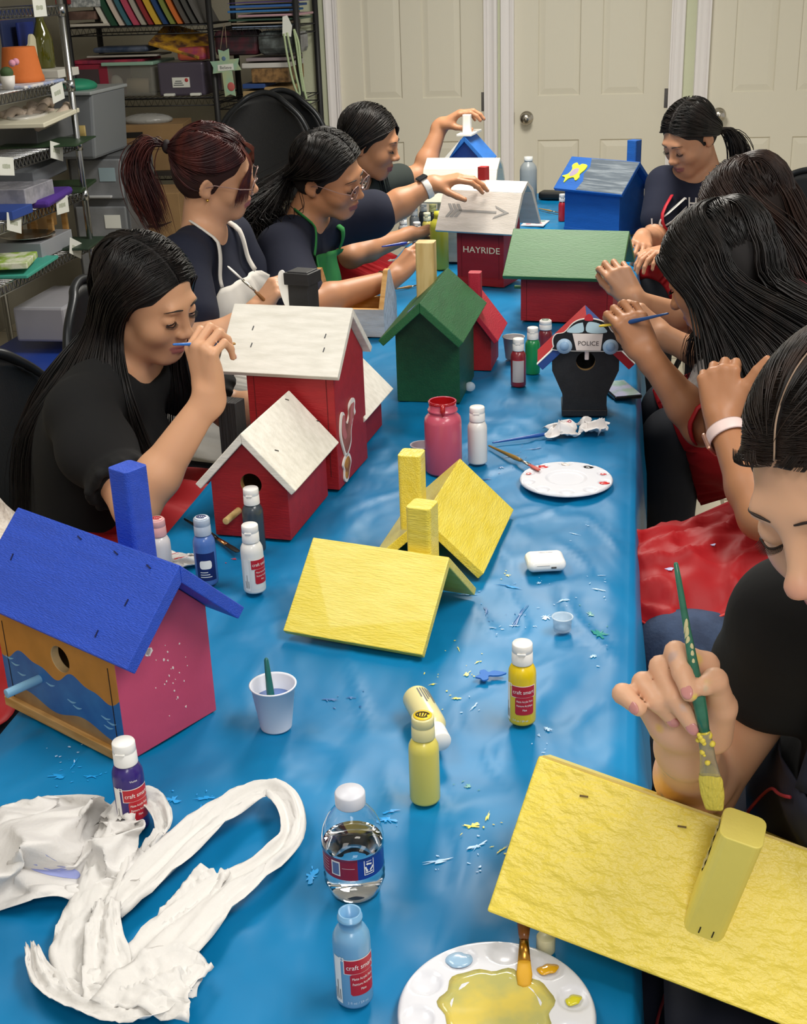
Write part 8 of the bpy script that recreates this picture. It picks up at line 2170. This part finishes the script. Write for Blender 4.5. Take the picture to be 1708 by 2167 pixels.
# --- black racks in the alcove
BR = 6.05
def bz(px, py, y=BR): return aty(px, py, y)
br = thing('wire_rack', 'black wire shelving rack in the alcove behind the girls', 'shelving rack', (0, 0, 0))
xa, xb, xc = bz(150, 120).x, bz(446, 120).x, bz(632, 120).x
zb = [bz(300, 56).z, bz(340, 208).z, bz(300, 365).z, .12]
for z in zb:
 wire_shelf(br, xa, xb, BR, BR + .38, z, m_blackw, along='x', lip=.035); wire_shelf(br, xb + .02, xc, BR, BR + .38, z - .02, m_blackw, along='x', lip=.035)
for x in (xa, xb + .01, xc): 
 for y in (BR, BR + .38): MB().tube([(x, y, .01), (x, y, 1.80)], .0145, 12).build('post', m_blackw, br)
def bbox(label, cat, name, px0, py0, px1, py1, dep, col, y=BR + .02, z=None, group='things on the black rack', rough=.6, c2=None, rz=0, bev=.003, m=None, rotx=0, mixscale=18):
 a, b = bz(px0, py1, y), bz(px1, py0, y); hgt = b.z - a.z
 o = MB().box((0, dep / 2, hgt / 2), (b.x - a.x, dep, hgt)).build(name, m or mat('bg_' + col + (c2 or ''), col, rough=rough, c2=c2, mixscale=mixscale if c2 else None), None, bev=bev)
 o.location = ((a.x + b.x) / 2, y, z if z is not None else a.z); o.rotation_euler = (rotx, 0, rz); tag(o, label, cat, group); return o
zt = zb[0] + .006
bbox('white painted boards at the bottom of the top black shelf stack', 'boards', 'board_stack', 130, 43, 228, 52, .3, '#c9c3b6', z=zt)
bbox('brown folders stacked above the white boards', 'folders', 'folder_stack', 135, 22, 200, 42, .28, '#5a443c', z=zt + .03, c2='#7a5f54')
bbox('zigzag patterned grey and white box on the brown folders', 'box', 'patterned_box', 145, 2, 210, 22, .26, '#8a9092', z=zt + .085, c2='#c9cccb', mixscale=60)
bbox('red box end at the left of the zigzag patterned box', 'box', 'red_box', 118, 0, 146, 14, .2, '#8c2c30', y=BR + .0, z=zt + .10)
cols = ['#d8d4c8', '#1f4a34', '#d0c0b4', '#3a6a78', '#b84862', '#a8a498', '#8c2c30', '#c9a436', '#22406e', '#7a8440', '#c86a30', '#54504c', '#4a4a48', '#5c5a58']
names = ['white', 'dark green', 'cream', 'teal', 'rose red', 'pale grey', 'crimson', 'golden yellow', 'navy blue', 'olive', 'orange', 'brown', 'charcoal', 'grey']
for k in range(14):
 px = 222 + k * 15.5; c = bz(px, 54)
 mb = MB()
 w_ = .034 if k in (1, 4, 7) else .026
 mb.grid(lambda u, v, w_=w_: Vector((-.055 * (1 - v) ** 1.6 * 0 - .09 * v + .03 * v * v + (u - .5) * w_, 0, .27 * v)), 1, 10); mb2 = MB()
 vs = []; 
 for i in range(9):
  v = i / 8; x = -.10 * v + .05 * v * (1 - v) * -1.0
  for (dx, dy) in ((-w_ / 2, 0), (w_ / 2, 0), (w_ / 2, .24), (-w_ / 2, .24)): vs.append((x + dx * .82, dy, .27 * v))
 fs = [(4 * i + j, 4 * i + (j + 1) % 4, 4 * (i + 1) + (j + 1) % 4, 4 * (i + 1) + j) for i in range(8) for j in range(4)] + [(0, 1, 2, 3), (32, 33, 34, 35)]
 mb2.add(vs, fs); o = mb2.build('leaning_book', mat('book_' + cols[k], cols[k], rough=.55)); o.location = (c.x, BR + .03, zt)
 tag(o, '%s book leaning left in the row on the top black shelf' % names[k], 'book', 'books leaning on the top black shelf')
# second shelf of the left bay
zt = zb[1] + .006
t = thing('storage_bin', 'crimson mesh-fronted bin at the left of the second black shelf', 'storage bin', (bz(190, 200).x, BR + .02, zt))
hb = bz(190, 132).z - bz(190, 203).z; wb_ = bz(232, 160).x - bz(150, 160).x
MB().box((0, .15, hb / 2), (wb_, .30, hb)).build('bin_body', mat('crimson_bin', '#8c2038', rough=.5), t, bev=.004); MB().box((-.01, -.001, hb / 2), (wb_ * .62, .004, hb * .72)).build('mesh_window', mat('mesh_dark', '#453a3c', rough=.8), t)
t = thing('storage_bin', 'clear bin with pale green lid holding beige rolls on the second black shelf', 'storage bin', (bz(275, 200).x, BR + .01, zt))
wb_ = bz(332, 160).x - bz(222, 160).x
MB().box((0, .15, hb / 2), (wb_ * .9, .28, hb * .98)).build('bin_body', mat('cloudy_plastic', '#8c8c86', rough=.2, alpha=.55), t, bev=.01); MB().box((0, .15, hb), (wb_, .32, .016)).build('lid', mat('mint_lid', '#8fb3a0', rough=.4), t, bev=.004)
MB().tube([(-.03, .05, .05), (.07, .07, .045)], .035, 14).build('beige_roll', mat('beige_roll', '#b3a184', rough=.8), t); MB().ball((-.09, .06, .06), (.035, .03, .04)).build('white_roll', mat('white_roll', '#c9c4b8', rough=.8), t)
t = thing('storage_bin', 'grey-violet clear bin with a white sticker on the second black shelf', 'storage bin', (bz(383, 200).x, BR + .01, zt))
wb_ = bz(434, 160).x - bz(330, 160).x
MB().box((0, .15, hb / 2), (wb_ * .94, .28, hb)).build('bin_body', mat('smoky_violet_plastic', '#4c4654', rough=.2), t, bev=.01); MB().box((.0, .008, .062), (.085, .004, .045)).build('sticker', m_card, t)
q = MB(); [q.box((-.012, .0055, .050 + .009 * k), (.05 - .01 * k, .001, .0035)) for k in range(3)]; q.build('print', mat('print_dark', '#4a4e52'), t)['kind'] = 'stuff'
MB().ball((.028, .006, .072), (.009, .002, .009)).build('red_mark', mat('red_mark', '#b03a3a'), t)
for sx in (-.06, .07): MB().box((sx, .0, .008), (.05, .03, .012)).build('white_latch', m_card, t, bev=.003)
bbox('flat magenta and red folders lying on the crimson bin', 'folders', 'folder_stack', 150, 118, 300, 130, .26, '#7a2440', z=zt + hb + .002, c2='#a83048')
bbox('long white tray of blue fabric on the storage bins', 'tray', 'tray', 182, 106, 330, 114, .22, '#a9a49c', z=zt + hb + .03)
bbox('folded blue fabric in the white tray', 'fabric', 'folded_fabric', 195, 92, 310, 107, .18, '#2c3a50', z=zt + hb + .05, c2='#565e70', bev=.012)
o = bbox('tilted yellow patterned album on top of the grey-violet bin', 'album', 'album', 312, 96, 420, 106, .24, '#c9982c', z=zt + hb + .045, c2='#5a3c30', rz=0); o.rotation_euler = (.35, .28, 0)
bbox('crumpled orange and magenta gift bag above the grey-violet bin', 'bag', 'gift_bag', 375, 100, 432, 130, .16, '#a85030', z=zt + hb + .006, c2='#8c2c60', bev=.015)
# lower: brown carton with handle, carton with a curved arrow, clear drawers
t = thing('cardboard_box', 'brown cardboard box with a cut handle hole standing under the black rack', 'cardboard box', (bz(313, 360, 5.75).x, 5.75, bz(313, 362, 5.75).z), .18)
w_ = .36; h_ = bz(313, 265, 5.75).z - bz(313, 362, 5.75).z
m_ctn = mat('kraft_cardboard', '#7d6240', rough=.85, c2='#8a6d48', mixscale=4)
MB().box((0, .14, h_ / 2), (w_, .28, h_)).build('carton', m_ctn, t, bev=.002); MB().box((-.05, -.002, h_ * .80), (.09, .004, .024)).build('handle_hole', mat('hole_dark', '#120e0a'), t, bev=.001)
q = MB(); [q.box((-.03, -.0008, h_ * .62 - .03 * k), (.2, .001, .003)) for k in range(2)]; q.build('print', mat('carton_print', '#5c4630'), t)
q = MB().ball((.0, .12, h_ + .012), (.12, .08, .03)); q.build('clear_wrap', mat('crinkled_wrap', '#8f8f8c', rough=.15, bump=1, bscale=40), t)
t2 = MB().box((0, .14, 0), (.40, .30, .02)).build('shelf_plank', mat('dark_plank', '#2a2520', rough=.8)); t2.location = (t.location.x, 5.75, t.location.z - .011); tag(t2, 'dark plank shelf carrying the brown cardboard box', 'shelf')
for sx in (-.19, .19):
 for sy in (.02, .27): MB().box((sx, sy, -(t2.location.z) / 2 - .005), (.02, .02, t2.location.z - .012)).build('leg', mat('dark_plank', '#2a2520'), t2)
a_ = bz(265, 505, 5.35); t = thing('cardboard_box', 'brown cardboard box with a black curved arrow on the floor behind the red-haired girl', 'cardboard box', (bz(325, 500, 5.35).x, 5.35, 0.0), .05)
h2 = bz(300, 410, 5.35).z
MB().box((0, .13, h2 / 2), (.26, .26, h2)).build('carton', m_ctn, t, bev=.002)
q = MB(); q.tube(bez([(-.085, -.001, h2 - .10), (-.055, -.001, h2 - .128), (-.01, -.001, h2 - .140), (.04, -.001, h2 - .136), (.09, -.001, h2 - .12)], 16), [.002, .004, .005, .006, .006, .006, .006, .006, .006, .006, .006, .006, .005, .004, .003, .002, .001][:17], 8, flat=.3, up=(0, 1, 0)); q.build('printed_arrow', mat('carton_black', '#15120f'), t)
# clear drawer tower and big translucent tub on it
t = thing('drawer_tower', 'tower of translucent drawers between the chrome rack and the cardboard boxes', 'drawer unit', (bz(214, 440, 5.15).x, 5.15, 0))
z1 = bz(228, 328, 5.15).z; wt = bz(268, 440, 5.15).x - bz(150, 440, 5.15).x
nd = 5
m_dr = mat('translucent_drawer', '#6d7074', rough=.2, c2='#85888c', mixscale=6)
MB().box((0, .17, z1 / 2), (wt, .34, z1)).build('tower_frame', mat('drawer_frame_grey', '#55575a', rough=.4), t, bev=.004)
for k in range(nd):
 d_ = MB().box((.0, -.004, z1 * (k + .5) / nd), (wt * .90, .016, z1 / nd * .84)).build('drawer', m_dr, t, bev=.006)
 MB().box((0, -.020, z1 * (k + .14) / nd), (wt * .5, .018, .010)).build('drawer_pull', mat('pull_white', '#b4b6b8', rough=.3), d_, bev=.003)
 MB().box((.05, -.0135, z1 * (k + .6) / nd), (.07, .002, .055)).build('drawer_label', mat('drawer_label_blue', '#8fa3ab') if k == 4 else m_card, d_)
t = thing('storage_bin', 'big cloudy plastic tub with green items standing on the drawer tower', 'storage bin', (bz(170, 370, 5.0).x, 5.02, z1 + .002))
hh = bz(200, 198, 5.0).z - z1; wt2 = bz(238, 300, 5.0).x - bz(150, 300, 5.0).x
mb = MB(); mb.prism([(-wt2 * .44, 0), (wt2 * .42, 0), (wt2 * .52, hh), (-wt2 * .52, hh)], -.02, .34, 'y'); mb.build('tub', mat('cloudy_tub', '#6e7276', rough=.25), t, bev=.012)
MB().box((0, .16, hh), (wt2 * 1.08, .40, .014)).build('rim', mat('cloudy_rim', '#8d9294', rough=.3), t, bev=.004)
MB().ball((-.02, .10, hh + .018), (.08, .10, .03)).build('green_cloth', mat('emerald_cloth', '#1c7a5c', rough=.6), t); MB().tube([(.02, -.022, hh * .28), (.02, -.022, hh * .52)], .028, 14, flat=.15, up=(0, 1, 0)).build('yellow_roll', mat('yellow_roll', '#a8935a', rough=.6), t)
# --- right bay: stacked canvases, tray, boxes
zt = zb[0] - .012
for k, (x0, x1, y0, y1, c, n) in enumerate(((490, 602, 54, 63, '#9fb6d6', 'pale blue'), (488, 600, 46, 53, '#9c8c78', 'tan'), (482, 630, 37, 46, '#2c4a3a', 'dark green'), (502, 632, 28, 37, '#b08c96', 'dusty pink'), (480, 610, 19, 28, '#2c6ca8', 'bright blue'), (484, 618, 8, 18, '#2f5c9c', 'mid blue'), (480, 628, 2, 8, '#5a4890', 'violet'))):
 a, b = bz(x0, y1), bz(x1, y0)
 o = MB().box((0, .14, (b.z - a.z) * .48), (b.x - a.x, .28, (b.z - a.z) * .94)).build('canvas', mat('canvas_' + c, c, rough=.6), None, bev=.002); o.location = ((a.x + b.x) / 2, BR + .01, a.z); tag(o, '%s canvas in the stack on the right of the top black shelf' % n, 'canvas', 'stacked canvases on the black rack')
zt = zb[1] - .012
bbox('brown cardboard sheets stacked on the second black shelf at the right', 'cardboard', 'cardboard_stack', 534, 150, 610, 182, .3, '#8c6a40', z=zt + .07, c2='#5c4428', mixscale=40)
bbox('beige folded box under the cardboard sheets', 'box', 'beige_box', 560, 180, 612, 205, .26, '#9c8158', z=zt)
bbox('blue and beige box at the left of the cardboard sheets', 'box', 'blue_box', 513, 175, 560, 186, .2, '#27457e', z=zt + .045)
bbox('beige base box under the blue box', 'box', 'beige_box', 514, 186, 560, 203, .2, '#a08860', z=zt)
bbox('white papers lying on the cardboard sheets', 'paper', 'paper_stack', 512, 136, 610, 149, .3, '#c4c2bd', z=zt + .135)
bbox('mauve-grey canvas lying above the white papers', 'canvas', 'canvas_board', 520, 122, 608, 131, .3, '#8c8084', z=zt + .165)
bbox('clear crinkled bag of materials behind the pale green bead strand', 'bag', 'plastic_bag', 545, 68, 632, 122, .2, '#3f4444', z=zt + .19, c2='#6b7474', rough=.15, bev=.03)
bbox('dark red and grey striped cloth hanging behind the painted cross', 'cloth', 'hanging_cloth', 455, 66, 545, 122, .1, '#33282e', y=BR + .06, z=zt + .19, c2='#5a2430', bev=.02)
# painted cross ornament hanging from the rack
c = bz(480, 150, BR - .04); t = thing('cross_ornament', 'pastel painted wooden cross ornament hanging on the black rack', 'ornament', c)
pg = mat('cross_mint', '#8fb39c', rough=.5, c2='#a8b48c', mixscale=14)
s_ = .00225
V2 = lambda x, y: ((x - 480) * s_, -(y - 150) * s_)
crs = [V2(*q) for q in ((465, 108), (477, 112), (488, 107), (488, 128), (508, 126), (505, 137), (511, 149), (491, 150), (495, 200), (484, 196), (472, 201), (470, 153), (450, 155), (452, 143), (446, 131), (467, 130))]
MB().prism(crs, -.004, .004, 'y').build('cross_body', pg, t, bev=.001)
o = MB().prism([V2(462, 138), V2(495, 136), V2(496, 148), V2(462, 150)], -.0055, -.004, 'y').build('name_plate', m_card, t); txt(o, 'lettering', 'Believe', .020, fr_side((479 - 480) * s_, -.0058, -(143.5 - 150) * s_), mat('print_dark', '#4a4e52'), depth=.0003)
MB().ball(((487 - 480) * s_, -.004, -(181 - 150) * s_), (.018, .003, .020)).build('red_flower', mat('coral_red', '#b05a54', rough=.6), t); MB().ball(((476 - 480) * s_, -.004, -(126 - 150) * s_), (.010, .002, .010)).build('blue_bird', mat('bird_blue', '#54708c', rough=.6), t)
MB().tube(bez([((470 - 480) * s_, 0, .095), (.0, .02, .20), ((484 - 480) * s_, 0, .10)], 10), .0015, 5).build('string', mat('string_tan', '#8c7c64'), t)
# pale green bead strands with a tag
c = bz(605, 60, BR - .05); t = thing('bead_strands', 'pale green bead strands hanging from a white tag at the right of the black rack', 'bead strands', c)
MB().prism([(-.018, -.03), (.022, -.036), (.030, .010), (.010, .055), (-.012, .050)], -.001, .001, 'y').build('tag', m_card, t)
bd = mat('pale_green_beads', '#a3b48c', rough=.4, bump=.5, bscale=200)
sb = .0022
for L in ([(600, 70), (604, 110), (612, 160), (622, 190), (626, 185), (620, 150), (612, 100), (607, 68)], [(622, 62), (630, 90), (632, 140), (636, 180), (640, 200)], [(626, 195), (640, 207), (650, 206)], [(640, 205), (646, 225), (648, 245)], [(622, 62), (626, 100), (630, 150), (634, 185)]):
 mb = MB(); mb.tube(bez([((x - 605) * sb, 0, -(y - 60) * sb) for x, y in L], 30), .0055, 7); mb.build('bead_strand', bd, t)
